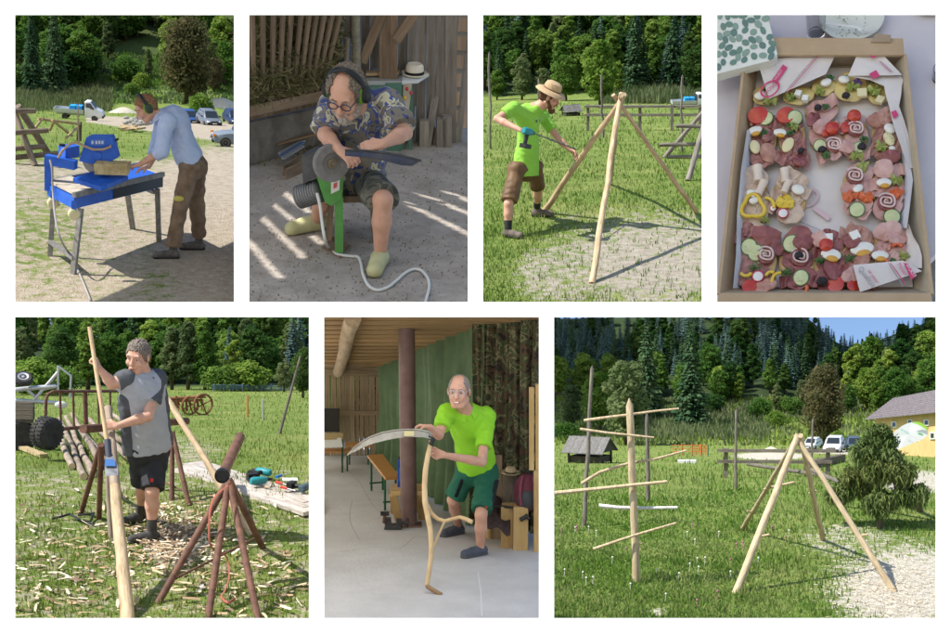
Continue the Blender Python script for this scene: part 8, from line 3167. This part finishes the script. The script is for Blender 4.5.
# backpack
bp = T.thing('backpack', 'maroon and grey backpack leaning against the tarpaulin', 'backpack', T.gy(526, 13.0))
mar = pm('maroon_nylon', (0.10, 0.02, 0.035), (0.15, 0.035, 0.055), 9, .7, .004, T.s)
gry = pm('grey_nylon', (0.06, 0.06, 0.065), rough=.75)
bc = P(527, 492, 13.0)
mb = MB()
mb.ell(bc, (.13, .09, .185), n=20, m=14)
T.part(bp, 'main_pack', mb, mar)
mb = MB()
mb.ell(bc + V(0, -.065, -.06), (.095, .05, .10), n=16, m=10)
T.part(bp, 'front_pocket', mb, gry)
for sg in (-1, 1):
	mb = MB()
	mb.tube([bc + V(sg * .05, -.06, .16), bc + V(sg * .07, -.10, .08), bc + V(sg * .075, -.11, -.02), bc + V(sg * .06, -.10, -.11)], .013, 8, flat=.5)
	T.part(bp, 'strap', mb, pm('pink_strap', (0.22, 0.05, 0.08), rough=.7))
mb = MB()
mb.tube([bc + V(-.03, 0, .18), bc + V(0, -.01, .225), bc + V(.03, 0, .18)], .010, 8)
T.part(bp, 'carry_loop', mb, BLACK)
# boards leaning behind the man, pallet wood at the edge
T.board(None, 'leaning_board', T.gy(496, 13.4), P(497, 455, 13.42), .10, .03, beamm, up=(0, 1, 0), label='brown board leaning behind the hip of the smiling man', cat='board')
pt = T.thing('pallet', 'light wooden pallet standing on edge beside the camouflage tarpaulin', 'pallet', T.gy(537, 12.9))
for px, r0 in ((531.5, 387), (538, 384), (544, 386)):
	T.board(pt, 'slat', P(px, 470, 12.85), P(px, r0, 12.85), .045, .03, yw, up=(0, 1, 0))
for r0 in (391, 420, 458):
	T.board(pt, 'cross_board', P(529, r0, 12.90), P(547, r0, 12.90), .06, .025, yw, up=(0, 1, 0))
T.board(pt, 'foot', T.gy(538, 12.87), P(538, 470, 12.87), .08, .06, yw, up=(0, 1, 0))
# scythe
snw = pm('pale_ash_wood', (0.50, 0.34, 0.17), (0.62, 0.46, 0.26), 8, .6, stretch=(1, 1, .5))
sc_ = T.thing('scythe', 'scythe with a curved steel blade and a forked pale wooden snath', 'scythe', G(430, 590))
def path(pts, y0, y1):
	n_ = len(pts)
	return [P(a, b, y0 + (y1 - y0) * i / (n_ - 1)) for i, (a, b) in enumerate(pts)]
mb = MB()
main = path([(431, 441), (428, 455), (425.5, 470), (424.5, 486), (425, 501), (427.5, 515), (430.5, 530), (431.3, 545), (431, 557), (429, 572), (427, 586)], 12.15, 11.35)
mb.tube(main, [.017, .022, .024, .024, .025, .024, .023, .021, .021, .020, .019], 12)
sn = T.part(sc_, 'snath', mb, snw)
mb = MB()
mb.tube([main[-1] - V(0, 0, .0), P(433, 590, 11.33), P(441.5, 594.5, 11.3)], [.02, .019, .017], 10)
T.part(sc_, 'hand_grip', mb, pm('brown_grip_wood', (0.30, 0.18, 0.09), rough=.6))
mb = MB()
mb.tube(path([(426, 503), (431, 513), (438, 519), (445, 521), (452, 519), (460, 517), (466, 519), (472, 522)], 11.85, 11.6), [.021, .020, .018, .017, .015, .016, .019, .019], 10)
T.part(sc_, 'branch_grip', mb, snw)
mb = MB()
mb.tube(path([(434, 546), (439, 534), (444.5, 521.5)], 11.72, 11.68), .010, 8)
T.part(sc_, 'brace', mb, snw)
steel = pm('scythe_steel', (0.24, 0.22, 0.18), (0.38, 0.36, 0.31), 5, .42, metal=.6)
up_ = [(347, 455), (354, 447.5), (362, 441.5), (371, 436.5), (382, 432.5), (394, 430.3), (405, 429.4), (418, 429.6), (428, 431.5), (432, 434.5)]
lo_ = [(347, 455.6), (356, 451), (365, 446.5), (375, 443), (386, 440.2), (396, 438.3), (406, 437.2), (416, 437), (424, 437.4), (431, 439)]
top_, bot = path(up_, 11.95, 12.1), path(lo_, 11.92, 12.07)
mb = MB()
mb.sheet([top_, [(a + b) / 2 + V(0, -.004, 0) for a, b in zip(top_, bot)], bot], thick=.004, n=(0, 1, 0))
bl = T.part(sc_, 'blade', mb, steel)
mb = MB()
mb.tube([p + V(0, -.003, 0) for p in top_], [.003, .005, .006, .007, .008, .008, .008, .009, .010, .011], 6)
T.part(bl, 'rib', mb, steel)
mb = MB()
mb.prism([P(404, 431, 12.0), P(414, 431, 12.0), P(414, 436, 12.0), P(404, 436.2, 12.0)], (0, .004, 0))
T.part(bl, 'paper_label', mb, pm('cream_label', (0.62, 0.55, 0.30), rough=.7), False)
mb = MB()
mb.tube([P(428, 436, 12.08), P(433, 440, 12.1), P(431, 444, 12.12)], [.016, .022, .024], 10)
T.part(sc_, 'ring_clamp', mb, iron)
# the man
J = dict(head=P(459, 391, 12.35), neck=P(465, 410, 12.55), shr=P(447, 411, 12.5), shl=P(487, 415, 12.7), elr=P(439, 435, 12.3), wrr=P(430, 427, 12.15), ell=P(482, 462, 12.4), wrl=P(444, 455, 12.18),
		 pelvis=P(477, 466, 12.95), hipr=P(467, 473, 12.95), hipl=P(487, 473, 12.97), knl=P(481, 515, 12.62), anl=P(480.5, 549, 12.72), tol=P(464, 561, 12.6), knr=P(453, 500, 13.0), anr=P(458, 524, 13.62), tor=P(444, 532, 13.5))
for a in 'lr':
	J['to' + a][2] = T.gz + .045
hair6 = pm('short_grey_hair', (0.16, 0.13, 0.11), (0.28, 0.24, 0.21), 70, .7)
lime6 = pm('lime_polo', (0.28, 0.62, 0.03), (0.24, 0.55, 0.025), 4, .8, .006, T.s, bscale=9)
gshort = pm('dark_green_shorts', (0.012, 0.095, 0.055), (0.02, 0.125, 0.075), 6, .8, .006, T.s, bscale=8)
shoe6 = pm('slate_shoe', (0.05, 0.06, 0.085), (0.10, 0.11, 0.14), 22, .75)
man6, K6 = person(T, 'smiling man in a lime green polo shirt and dark green shorts holding the scythe', J, (-.20, -.96, -.10), (-.02, -.15, .98), dict(
	hairmat=hair6, hair='thin', hairline=.085, smile=True, shirtmat=lime6, sleeve=.70, sleeve_wide=.014, loose=.016, pantmat=gshort, pants='shorts', trouser=.90, leg_loose=.034, shoemat=shoe6, solemat=pm('grey_sole', (0.10, 0.10, 0.11), rough=.8), boot=.09,
	hem=.02, waist=.09, girth=.98, head=1.17, fold=.008, collar=lime6, belt=pm('navy_belt', (0.02, 0.025, 0.05), rough=.6), tuck=True,
	handr=((-.95, 0, .15), (0, -.2, -.95), 1, .8), handl=((-.95, .0, .3), (-.2, -.8, .2), -1, 1.1)))
glasses(T, K6, 'clear-rimmed glasses worn by the smiling man', pm('clear_rim', (0.55, 0.55, 0.56), rough=.25, metal=.5))
for p, c_, nm, sz in ((K6['chest'] + K6['fwd'] * .138 - K6['up'] * .05 + K6['rgt'] * -.09, (0.7, 0.75, 0.65), 'white_logo', (.05, .004, .018)), (K6['J']['knl'] * .75 + K6['J']['hipl'] * .25 + V(.03, -.11, 0), (0.55, 0.04, 0.02), 'red_badge', (.02, .006, .025))):
	mb = MB()
	mb.box(p, sz)
	T.part(man6, nm, mb, pm(nm, c_, rough=.6), False)
for a, sg in (('l', 1), ('r', -1)):
	mb = MB()
	h_, k_ = K6['J']['hip' + a], K6['J']['kn' + a]
	mb.tube([h_ + (k_ - h_) * .15 + V(-.02 if a == 'r' else .09, -.06 if a == 'l' else -.10, 0), h_ + (k_ - h_) * .8 + V(.0 if a == 'r' else .07, -.05 if a == 'l' else -.09, 0)], .03, 8, flat=.5)
	T.part(man6, 'dark_inset', mb, pm('shorts_inset', (0.012, 0.016, 0.02), rough=.8))

# ================================================================ the pole frames on the meadow below the hill
T = T7
P = T.at
G = T.gp
gm7 = ground_mat('meadow_and_chips', T.s, (0.36, 0.32, 0.25), (0.56, 0.52, 0.44), (0.13, 0.20, 0.036), (0.22, 0.28, 0.075))
def turf7(px, py, p):
	d = sm(1.6, .2, math.hypot((px - 915) / 95, (py - 590) / 52))
	d = max(d, .8 * sm(1.2, .5, math.hypot((px - 925) / 60, (py - 482) / 14)))
	d = max(d, .55 * sm(1.2, .4, math.hypot((px - 850) / 70, (py - 540) / 26)))
	d = max(d, 1.0 * sm(1.2, .6, math.hypot((px - 770) / 42, (py - 456) / 4.2)))
	d = max(d, .9 * sm(1.2, .6, math.hypot((px - 870) / 70, (py - 452) / 3)))
	d = max(d, .7 * sm(1.1, .5, math.hypot((px - 658) / 14, (py - 612) / 6)))
	return 1.0 - .9 * d
ridge_pts = ([550, 803, 815, 832, 848, 860, 880, 905, 915, 940], [313, 313, 322, 338, 347, 345, 340, 331, 327, 320])
rid = lambda k: (lambda c: k * 320 + (1 - k) * float(np.interp(c, *ridge_pts)) if k else float(np.interp(c, *ridge_pts)) + 2)
def mid_row(c):
	return float(np.interp(c, [550, 700, 800, 850, 940], [366, 364, 366, 382, 374]))
T.terrain('meadow_field', [(15.6, None), (24, None), (32, 480), (45, 464), (60, 453), (72, 446), (82, 436), (92, 420), (98, lambda c: float(np.interp(c, [550, 760, 800, 940], [398, 392, 410, 408]))), (108, mid_row), (118, rid(0))], gm7, turf7,
		  lambda a, b, p: sm(90, 96, p[1]), nx=120, ny=190)
def gd7(a, b):
	return sm(.2, .9, turf7(a, b, None)) * (1 if b > 470 else .5)
T.blades('meadow_grass', 30000, (549, 446, 941, 622), .085, .018, [GRASS[0], GRASS[0], GRASS[1], GRASS[2], GRASS[2]], gd7, 'lush green meadow grass round the pole tree and the big tripod', ylim=80)
T.blades('clover_leaves', 16000, (549, 490, 800, 622), .05, .035, [GRASS[0], GRASS[2], GRASS[0]], lambda a, b: gd7(a, b) * sm(810, 700, a), 'broad-leaved clover and weeds in the near meadow', 'clover', lean=1.6)
T.blades('reed_bed', 6000, (640, 412, 770, 440), .32, .03, REED, None, 'pale reeds below the wooded hill behind the pole tree', 'reeds')
T.blades('slope_growth', 9000, (555, 398, 936, 446), .2, .035, REED + GRASS[:2], None, 'rough green growth on the slope under the hill', 'undergrowth')
shavings(T, 'wood_chips', 'pale wood chips spread under the right foot of the big tripod', 2600, (890, 590), (34, 22), .035, shm[:1] + shm[3:] * 2)
# clover heads
wf = [pm('clover_white', (0.7, 0.68, 0.62), rough=.8), pm('clover_pink', (0.45, 0.14, 0.26), rough=.8)]
for i in range(34):
	px, py = rnd.uniform(556, 790), rnd.uniform(530, 615)
	g = G(px, py)
	mb = MB()
	mb.tube([g, g + V(.01, 0, .10)], .003, 4)
	mb.ell(g + V(.01, 0, .11), (.014, .014, .014), n=7, m=5)
	T.single('clover_flower', mb, wf[0 if i % 3 else 1], 'small clover flower head standing in the near meadow', 'flower', g, group='clover flowers in the meadow')
newpole = wood_mat(T, 'new_peeled_pole', (0.38, 0.28, 0.16), (0.56, 0.45, 0.29))
oldp = wood_mat(T, 'old_dark_pole', (0.10, 0.085, 0.07), (0.21, 0.18, 0.15))
# pole tree
g = G(637, 583)
yb = g[1]
pt7 = T.thing('pole_tree', 'upright peeled pole with six crooked cross sticks', 'pole', g)
k = 1 / T.ppm(yb)
T.pole(pt7, 'trunk_pole', g - V(0, 0, .15), P(629.5, 406, yb), 4.2 * k, 3.6 * k, newpole, tip=True, wob=.004)
wht = wood_mat(T, 'bleached_stick', (0.55, 0.53, 0.48), (0.68, 0.66, 0.62))
for i, (pts, m_, r) in enumerate(((((584, 420.5), (606, 417.5), (630, 414.5), (655, 411), (679, 408.5)), newpole, 1.5), (((580, 429), (605, 432.5), (630, 435), (654, 437.5)), newpole, 1.3), (((581.5, 483.5), (600, 472), (628, 463.5), (655, 459), (686, 450.5)), newpole, 1.7),
		(((555, 493), (590, 489.5), (632, 485), (667, 481.5)), newpole, 2.0), (((599, 505.5), (618, 507.5), (640, 508), (677.5, 507.5)), wht, 2.0), (((593.5, 549), (620, 540), (640, 533.5), (676, 523)), newpole, 1.5))):
	mb = MB()
	mb.tube([P(a, b, yb - (.09 if i % 2 else -.09)) for a, b in pts], [r * k * (1.1 - .12 * j) for j in range(len(pts))], 8)
	T.part(pt7, 'cross_stick', mb, m_)
# the big tripod
fts = [(735.5, 594), (894, 591), (823, 540), (742, 530)]
gs = [G(*f) for f in fts]
ap = P(799, 438, sum(q[1] for q in gs[:3]) / 3 - .2)
tri7 = T.thing('pole_tripod', 'big tripod of four fresh poles with short pegs on the meadow', 'tripod', sum(gs) / 4)
for q, r in zip(gs, (.052, .042, .042, .036)):
	top = ap + (ap - q) * .02
	T.pole(tri7, 'pole', q - (top - q) * .006, top + V(rnd.uniform(-.03, .03), rnd.uniform(-.04, .04), 0), r, r * .78, newpole, wob=.008)
for li, t, dx, l in ((0, .36, .9, .14), (0, .69, .9, .20), (3, .22, -.7, .10), (3, .5, .8, .12), (1, .35, .9, .11), (2, .5, .6, .08)):
	q = gs[li] + (ap - gs[li]) * t
	d = unit(V(dx, -.3, .25))
	T.pole(tri7, 'peg', q - d * l * .5, q + d * l, .016, .015, newpole, seg=1, n=8)
# old stakes
for px, t_, b_, r, lab, dxx in ((584, 369, 527, 2.4, 'tall dark stake left of the pole tree', 8), (648, 416, 502, 2.4, 'dark stake right of the pole tree', -1), (736, 412, 489, 1.7, 'thin dark stake between the pole tree and the big tripod', 0), (811, 420, 466, 1.4, 'short dark stake behind the top of the big tripod', 2)):
	g = G(px, b_)
	k2 = 1 / T.ppm(g[1])
	T.pole(None, 'fence_stake', g - V(0, 0, .1), P(px + dxx, t_, g[1]), r * k2, r * .7 * k2, oldp, wob=.01, tip=True, label=lab, cat='stake', group='old stakes on the meadow')
rl = T.thing('rail_fence', 'grey two-rail fence running behind the big tripod', 'fence', G(775, 472))
yr = G(736, 478)[1]
for r0, x1 in ((450.5, 836), (461.5, 832)):
	T.board(rl, 'rail', P(717, r0, yr), P(x1, r0 + .4, yr), 3.2 / T.ppm(yr), .05, oldp, up=(0, 1, 0))
for px in (726, 806, 828):
	T.board(rl, 'post', T.gy(px, yr + .08), P(px, 448, yr + .08), .10, .08, oldp, up=(0, 1, 0))
for lab, x0, y0, x1, y1 in (('long dark pole lying on the grass behind the big tripod', 748, 472, 824, 479), ('short pale pole lying on the grass right of the long dark pole', 812, 480, 842, 487)):
	T.pole(None, 'lying_pole', G(x0, y0) + V(0, 0, .22), G(x1, y1) + V(0, 0, .08), .05, .045, oldp if 'dark' in lab else newpole, label=lab, cat='pole')
hay_hut(T, 'small open hut with a grey board roof beside the tall dark stake', G(590, 463), math.radians(-20), .44)
# nets and boards in the field
on = T.thing('orange_net', 'orange plastic net fence in the field right of the pole tree', 'net', G(700, 455))
om = pm('orange_net_plastic', (0.55, 0.14, 0.04), rough=.6)
yn = G(700, 456)[1]
for px in (682, 692, 701, 708):
	T.pole(on, 'net_post', T.gy(px, yn), P(px, 444, yn), .03, .03, om if px < 705 else pm('green_net_post', (0.05, 0.2, 0.12), rough=.6), seg=1, n=6)
for r0 in (445.5, 448.5, 451.5):
	T.pole(on, 'net_line', P(671, r0, yn), P(708, r0 - .3, yn), .014, .014, om, seg=1, n=5)
for px in np.arange(694, 708, 1.6):
	T.pole(on, 'net_strand', P(px, 445.5, yn), P(px, 455, yn), .012, .012, om, seg=1, n=4)
mb = MB()
mb.box(G(687, 463) + V(0, 0, .05), (.6, .3, .1))
T.single('white_sheet', mb, pm('white_board', (0.6, 0.6, 0.6), rough=.7), 'flat white board lying in the field below the orange net', 'board', G(687, 463), smooth=False)
sand7 = pm('pale_sand', (0.46, 0.40, 0.32), (0.58, 0.52, 0.43), 12, .95, .03, T.s)
heap(T, 'sand_heap', 'pale sand heap beside the drive left of the big tripod top', 'sand heap', 771, 451, 20, 5, sand7)
heap(T, 'sand_heap', 'small grey gravel heap left of the pale sand heap', 'sand heap', 729, 451, 10, 3, pm('grey_gravel', (0.3, 0.29, 0.27), rough=.95), seed=8)
# rack covered with spruce boughs
br = T.thing('bough_covered_rack', 'pole rack draped with drooping spruce boughs beside the big tripod', 'bough rack', G(880, 527))
yk = G(880, 527)[1]
dk = wood_mat(T, 'dark_rack_pole', (0.08, 0.06, 0.045), (0.15, 0.12, 0.09))
apx = P(878, 428, yk)
for f in ((880, 528), (921, 512), (842, 506), (868, 496)):
	gq = G(*f)
	T.pole(br, 'pole', gq, apx, .05, .035, dk)
rs7 = np.random.RandomState(4)
def boughs(x0, x1, y0, y1, n, L, yc, dp):
	"""hanging sprays along a line across the rack"""
	u = rs7.uniform(0, 1, n)
	px, py = x0 + (x1 - x0) * u, y0 + (y1 - y0) * u + rs7.normal(size=n) * 2.2 + 3 * np.sin(u * 17 + x0)
	Y = yc + rs7.uniform(-dp, dp, n)
	D = np.stack([(px - PX) / FOC, np.ones(n), (PY - py) / FOC], 1) @ T.R
	C = D / D[:, 1:2] * Y[:, None]
	l = L * .74 * rs7.uniform(.4, 1.25, n)
	a = rs7.uniform(0, 6.28, n)
	sd_ = np.stack([np.cos(a), np.sin(a), np.zeros(n)], 1) * .0085
	out = np.stack([rs7.normal(size=n) * .28, rs7.normal(size=n) * .28, -np.ones(n)], 1) * l[:, None]
	arch = np.stack([rs7.normal(size=n) * .05, rs7.normal(size=n) * .05, rs7.uniform(0, .08, n)], 1)
	return C, sd_, out, arch
for lab, spec in (('crown_boughs', [(872, 888, 431, 431, 1330, .14, yk, .08), (862, 893, 441, 443, 2470, .18, yk, .12), (853, 899, 452, 455, 2850, .20, yk - .1, .16)]),
				  ('middle_boughs', [(846, 866, 474, 470, 1520, .22, yk + .2, .2), (868, 912, 466, 470, 3800, .26, yk - .15, .2), (843, 862, 478, 476, 1140, .16, yk, .15), (866, 884, 456, 470, 1330, .3, yk - .1, .2), (896, 906, 455, 480, 950, .3, yk, .1)]),
				  ('hem_boughs', [(829, 868, 492, 484, 2850, .20, yk + .1, .2), (868, 923, 498, 490, 4560, .25, yk - .15, .2), (870, 884, 500, 505, 950, .25, yk - .25, .1), (905, 924, 488, 494, 950, .22, yk, .1)])):
	VS, FS, o_ = [], [], 0
	for sp_ in spec:
		C, sd_, out, arch = boughs(*sp_)
		m = len(C)
		VS.append(np.concatenate([C - sd_, C + sd_, C + arch + out * .5 + sd_ * 1.3, C + arch + out * .5 - sd_ * 1.3, C + out]))
		i = np.arange(m) + o_
		FS += [np.stack([i, i + m, i + 2 * m, i + 3 * m], 1), np.stack([i + 3 * m, i + 2 * m, i + 4 * m, i + 4 * m], 1)]
		o_ += 5 * m
	vs = np.concatenate(VS)
	fs = np.concatenate(FS)
	tri_ = np.concatenate([fs[:, [0, 1, 2]], fs[:, [0, 2, 3]]])
	tri_ = tri_[(tri_[:, 0] != tri_[:, 1]) & (tri_[:, 1] != tri_[:, 2]) & (tri_[:, 0] != tri_[:, 2])]
	me = np_mesh(lab, vs - T.locs[br.name], tri_, leaf_mat('bough_needles', (0.085, 0.13, 0.035), (0.20, 0.235, 0.085), 3.0, 0, .3))
	oo = T.npobj('spruce_boughs', me, parent=br)
# farmhouse
fh = T.thing('farmhouse', 'ochre farmhouse with a big grey roof and white-framed windows', 'house', G(915, 450))
ochre = pm('ochre_render', (0.50, 0.36, 0.15), (0.58, 0.43, 0.20), 3, .9)
slate = pm('grey_shingle', (0.12, 0.105, 0.115), (0.20, 0.175, 0.185), 9, .85, .02, T.s)
yh_ = 58.0
A0, A1 = P(876, 450, yh_), P(945, 450, yh_ - 6)
wd_ = unit((A1 - A0) * V(1, 1, 0))
nb = V(-wd_[1], wd_[0], 0)
zg = T.gy(905, yh_ - 3)[2] - .4
def hw(t, row):
	a = A0 + (A1 - A0) * t
	px = T.proj(a)[0]
	return P(px, row, a[1])
mb = MB()
mb.prism([V(A0[0], A0[1], zg), V(A1[0], A1[1], zg), hw(1, 410), hw(0, 417)], nb * 3.2)
T.part(fh, 'wall', mb, ochre, False)
e0, e1 = hw(-.04, 420.5) - nb * .35, hw(1.06, 413) - nb * .35
r0_, r1_ = P(894, 399, yh_ + 1.2), P(950, 388.5, yh_ - 5)
nrow = 12
for j in range(nrow):
	t0, t1 = j / nrow, (j + 1.12) / nrow
	mb = MB()
	a, b = e0 + (r0_ - e0) * t0, e1 + (r1_ - e1) * t0
	c_, d_ = e0 + (r0_ - e0) * min(1, t1), e1 + (r1_ - e1) * min(1, t1)
	mb.prism([a + V(0, 0, .04), b + V(0, 0, .04), d_, c_], (0, 0, .05))
	T.part(fh, 'shingle_course', mb, slate, False)
mb = MB()
mb.prism([hw(0, 417), r0_ - V(0, 0, .05), hw(0, 417) + nb * 3.2], wd_ * .15)
T.part(fh, 'gable', mb, ochre, False)
whitef = pm('white_window_frame', (0.7, 0.69, 0.66), rough=.6)
for px, row, w, h in ((893.6, 424.5, 3.2, 4.6), (909.5, 422, 3.2, 4.2), (926, 422.5, 3.4, 4.6), (932, 435.5, 3.6, 5.4), (914, 437, 3.2, 5)):
	t = (px - 876) / (945 - 876.)
	aa = A0 + (A1 - A0) * t
	on_ = lambda a, b, o_: T.ray(a, b) * (np.dot(A0 - nb * o_, nb) / np.dot(T.ray(a, b), nb))
	mb = MB()
	mb.prism([on_(px + a * w * .72, row + b * h * .68, .06) for a, b in ((-1, -1), (1, -1), (1, 1), (-1, 1))], nb * .05)
	wo = T.part(fh, 'window', mb, whitef, False)
	mb = MB()
	mb.prism([on_(px + a * w * .42, row + b * h * .42, .075) for a, b in ((-1, -1), (1, -1), (1, 1), (-1, 1))], nb * .012)
	T.part(wo, 'pane', mb, GLASS, False)
# flag
fl = T.thing('beach_flag', 'white leaf-shaped banner flag with green tip and green lettering', 'flag', G(900, 462))
yf = 40.0
Lf = lambda x, y, dy=0.0: P(880 + x * 60 / 844., 410 + y * 45 / 633., yf + dy)
out = [(88, 430), (150, 370), (220, 300), (300, 228), (380, 190), (450, 172), (520, 165), (580, 178), (640, 220), (670, 270), (674, 330), (650, 370), (600, 410), (540, 438), (460, 468), (360, 508), (290, 538), (240, 560), (160, 500)]
def ripple(p, x):
	return p + V(0, .008 * math.sin(x / 60.), 0)
cxy = (390, 340)
mb = MB()
vsf = [ripple(Lf(*cxy), cxy[0])] + [ripple(Lf(*q), q[0]) for q in out]
mb.add(vsf, [(0, i + 1, (i + 1) % len(out) + 1) for i in range(len(out))])
mb.add([v + V(0, .02, 0) for v in vsf], [((i + 1) % len(out) + 1, i + 1, 0) for i in range(len(out))])
fo = T.part(fl, 'cloth', mb, pm('flag_white', (0.70, 0.71, 0.76), rough=.7), False)
tip_ = [(440, 178), (520, 164), (580, 177), (640, 219), (671, 270), (672, 300), (640, 268), (580, 225), (510, 195)]
mb = MB()
mb.prism([Lf(*q, -.09) for q in tip_], (0, .01, 0))
T.part(fo, 'green_tip', mb, pm('flag_green', (0.30, 0.55, 0.06), rough=.7), False)
mb = MB()
mb.prism([Lf(*q, -.09) for q in ((520, 326), (560, 320), (600, 338), (615, 360), (590, 358), (550, 345))], (0, .01, 0))
T.part(fo, 'leaf_emblem', mb, pm('flag_leaf', (0.08, 0.38, 0.12), rough=.7), False)
bx, by = Lf(290, 285, -.10), Lf(440, 365, -.10)
ux_ = unit(by - bx)
uyv = Lf(320, 235, -.10) - bx
uyv = unit(uyv - ux_ * np.dot(uyv, ux_))
text_part(T, fo, 'BUSSER', bx, ux_, uyv, np.linalg.norm(by - bx) / 4.1, pm('flag_letter', (0.10, 0.42, 0.28), rough=.7))
T.pole(fl, 'mast', G(898, 462), P(897, 444, yf + .05), .03, .02, BLACK, seg=1, n=6)
mb = MB()
mb.tube([P(897, 446, yf + .06), P(912, 440, yf + .06), P(925, 434, yf + .06), P(928, 428, yf + .06)], .014, 5)
T.part(fl, 'bow_rod', mb, BLACK)
# parasol
pa = T.thing('green_parasol', 'small green parasol in front of the farmhouse', 'parasol', G(885, 448))
yp = 53.0
mb = MB()
mb.lathe([(.30, 0), (.16, .10), (.01, .17)], P(885.5, 432.5, yp), (0, 0, 1), 10)
T.part(pa, 'canopy', mb, pm('parasol_green', (0.04, 0.25, 0.16), rough=.7), False)
T.pole(pa, 'mast', T.gy(885.5, yp), P(885.5, 430, yp), .025, .025, whitef, seg=1, n=6)
# cars
for lab, px, py, hd, sc_c, c_ in (('white car whose bonnet shows behind the tripod apex', 812, 449, -1.9, .36, (0.6, 0.62, 0.63)), ('white car with a dark windscreen right of the tripod apex', 834, 452, -1.75, .46, (0.62, 0.64, 0.66)), ('dark blue-grey car parked right of the white one', 854, 451, -1.6, .42, (0.06, 0.09, 0.13)), ('black car in front of the farmhouse', 926, 452, -1.75, .42, (0.012, 0.014, 0.02))):
	car(T, lab, G(px, py), hd, sc_c, pm('paint_%d' % px, c_, rough=.3), group='cars parked along the drive')
lb = T.thing('low_wall', 'low dark timber edging beside the parked cars', 'edging', G(830, 462))
T.board(lb, 'beam', G(812, 468) + V(0, 0, .1), G(842, 461) + V(0, 0, .12), .22, .22, dk, up=(0, 0, 1))
# trees
for kd, px, b, t_, lab, w, nm in (('copper', 824, 446, 366, 'big copper-brown tree behind the top of the big tripod', .95, None), ('spruce3', 691, 427, 328, 'tall dark spruce right of the pole tree', .95, None), ('spruce3', 647, 420, 322, 'tall dark spruce above the top of the pole tree', .9, None), ('olive1', 626, 445, 360, 'loose light green tree directly behind the pole tree', 1.15, None),
		('olive1', 572, 430, 385, 'grey-green tree at the left edge behind the tall dark stake', 1.2, None), ('lime1', 600, 432, 372, 'olive-yellow tree between the tall stake and the pole tree', 1.1, None), ('bush1', 760, 419, 400, 'round bush on the open slope above the sand heap', 1.2, 'bush'), ('bush2', 776, 428, 412, 'small bush below the round one on the slope', 1.2, 'bush'), ('bush3', 713, 412, 395, 'dark bush at the foot of the tall spruce', 1.3, 'bush'),
		('olive2', 776, 410, 384, 'thin grey tree on the open slope', 1.0, None), ('bush2', 837, 447, 432, 'yellowish shrub beside the foot of the copper tree', 1.2, 'bush'), ('lime2', 738, 400, 372, 'light green tree above the open slope', 1.2, None), ('ash1', 720, 402, 370, 'green tree right of the tall dark spruce', 1.2, None), ('bush1', 565, 440, 424, 'low bush at the left edge beyond the hut', 1.5, 'bush'), ('bush1', 790, 413, 398, 'green bush left of the copper tree', 1.3, 'bush')):
	tree(T, kd, px, b, t_, lab, wide=w, name=nm, cat='bush' if nm else 'tree', group='trees and bushes below the hill', row_min=309)
near_k = ['ash1', 'ash2', 'lime1', 'lime2', 'deep1', 'olive2', 'spruce1', 'ash2']
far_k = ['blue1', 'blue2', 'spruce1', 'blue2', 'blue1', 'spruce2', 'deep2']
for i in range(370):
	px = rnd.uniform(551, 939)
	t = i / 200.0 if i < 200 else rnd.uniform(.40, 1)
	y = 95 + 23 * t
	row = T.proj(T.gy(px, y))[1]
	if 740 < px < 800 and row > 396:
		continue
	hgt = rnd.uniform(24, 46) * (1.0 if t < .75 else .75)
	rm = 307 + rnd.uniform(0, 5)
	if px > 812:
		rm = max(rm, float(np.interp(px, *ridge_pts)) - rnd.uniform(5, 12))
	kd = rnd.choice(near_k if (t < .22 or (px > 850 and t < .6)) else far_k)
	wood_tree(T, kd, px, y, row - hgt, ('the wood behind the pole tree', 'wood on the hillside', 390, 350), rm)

# ---------------------------------------------------------------- the white display frame with seven openings, leaning back
LEAN = math.tan(math.radians(30))
def on_frame(px, py, back=0.0):
	tx, tz = (px - PX) / FOC, (PY - py) / FOC
	yb = 100.0 + back
	zb = (PY - IH) / FOC * 100.0
	y = (yb - zb * LEAN) / (1 - tz * LEAN)
	return V(tx * y, y, tz * y)

FT = Tile(0, 0, 950, 633, PY, 1.0, cx=PX)
white = pm('white_paint', (0.86, 0.86, 0.86), None, rough=0.6, spec=0.2)
fr = FT.thing('display_frame', 'white display frame with seven rectangular openings in two rows', 'frame', on_frame(475, 633))
def bar(name, x0, y0, x1, y1, back=0.0):
	mb = MB()
	q = [on_frame(x0, y0, back), on_frame(x1, y0, back), on_frame(x1, y1, back), on_frame(x0, y1, back)]
	mb.prism(q, (0, 0.05, -0.005))
	FT.part(fr, name, mb, white, False)
E_ = 60
bar('rail', -E_, -E_, 950 + E_, 15)
bar('rail', 15, 302, 936, 317, 0.003)
bar('rail', -E_, 618, 950 + E_, 633 + E_)
bar('stile', -E_, 15, 15, 618, 0.006)
bar('stile', 936, 15, 950 + E_, 618, 0.006)
for a_, b_ in ((234, 249), (468, 483), (702, 717)):
	bar('mullion', a_, 15, b_, 302, 0.006)
for a_, b_ in ((309, 324), (539, 554)):
	bar('mullion', a_, 317, b_, 618, 0.006)

# unseen ground added below the display to bounce sun into the openings
gm_all = pm('bounce_gravel', (0.42, 0.40, 0.36), (0.52, 0.50, 0.45), .2, .95)
mb = MB()
mb.sheet([[(x, y, z) for x in (-9000, -300, 300, 9000)] for y, z in ((-9000, -30), (-600, -30), (90, -30), (160, -34), (600, -125), (4000, -830), (200000, -41000))])
go = FT.single('ground', mb, gm_all, None, None, (0, 0, -30), kind='structure', smooth=False)
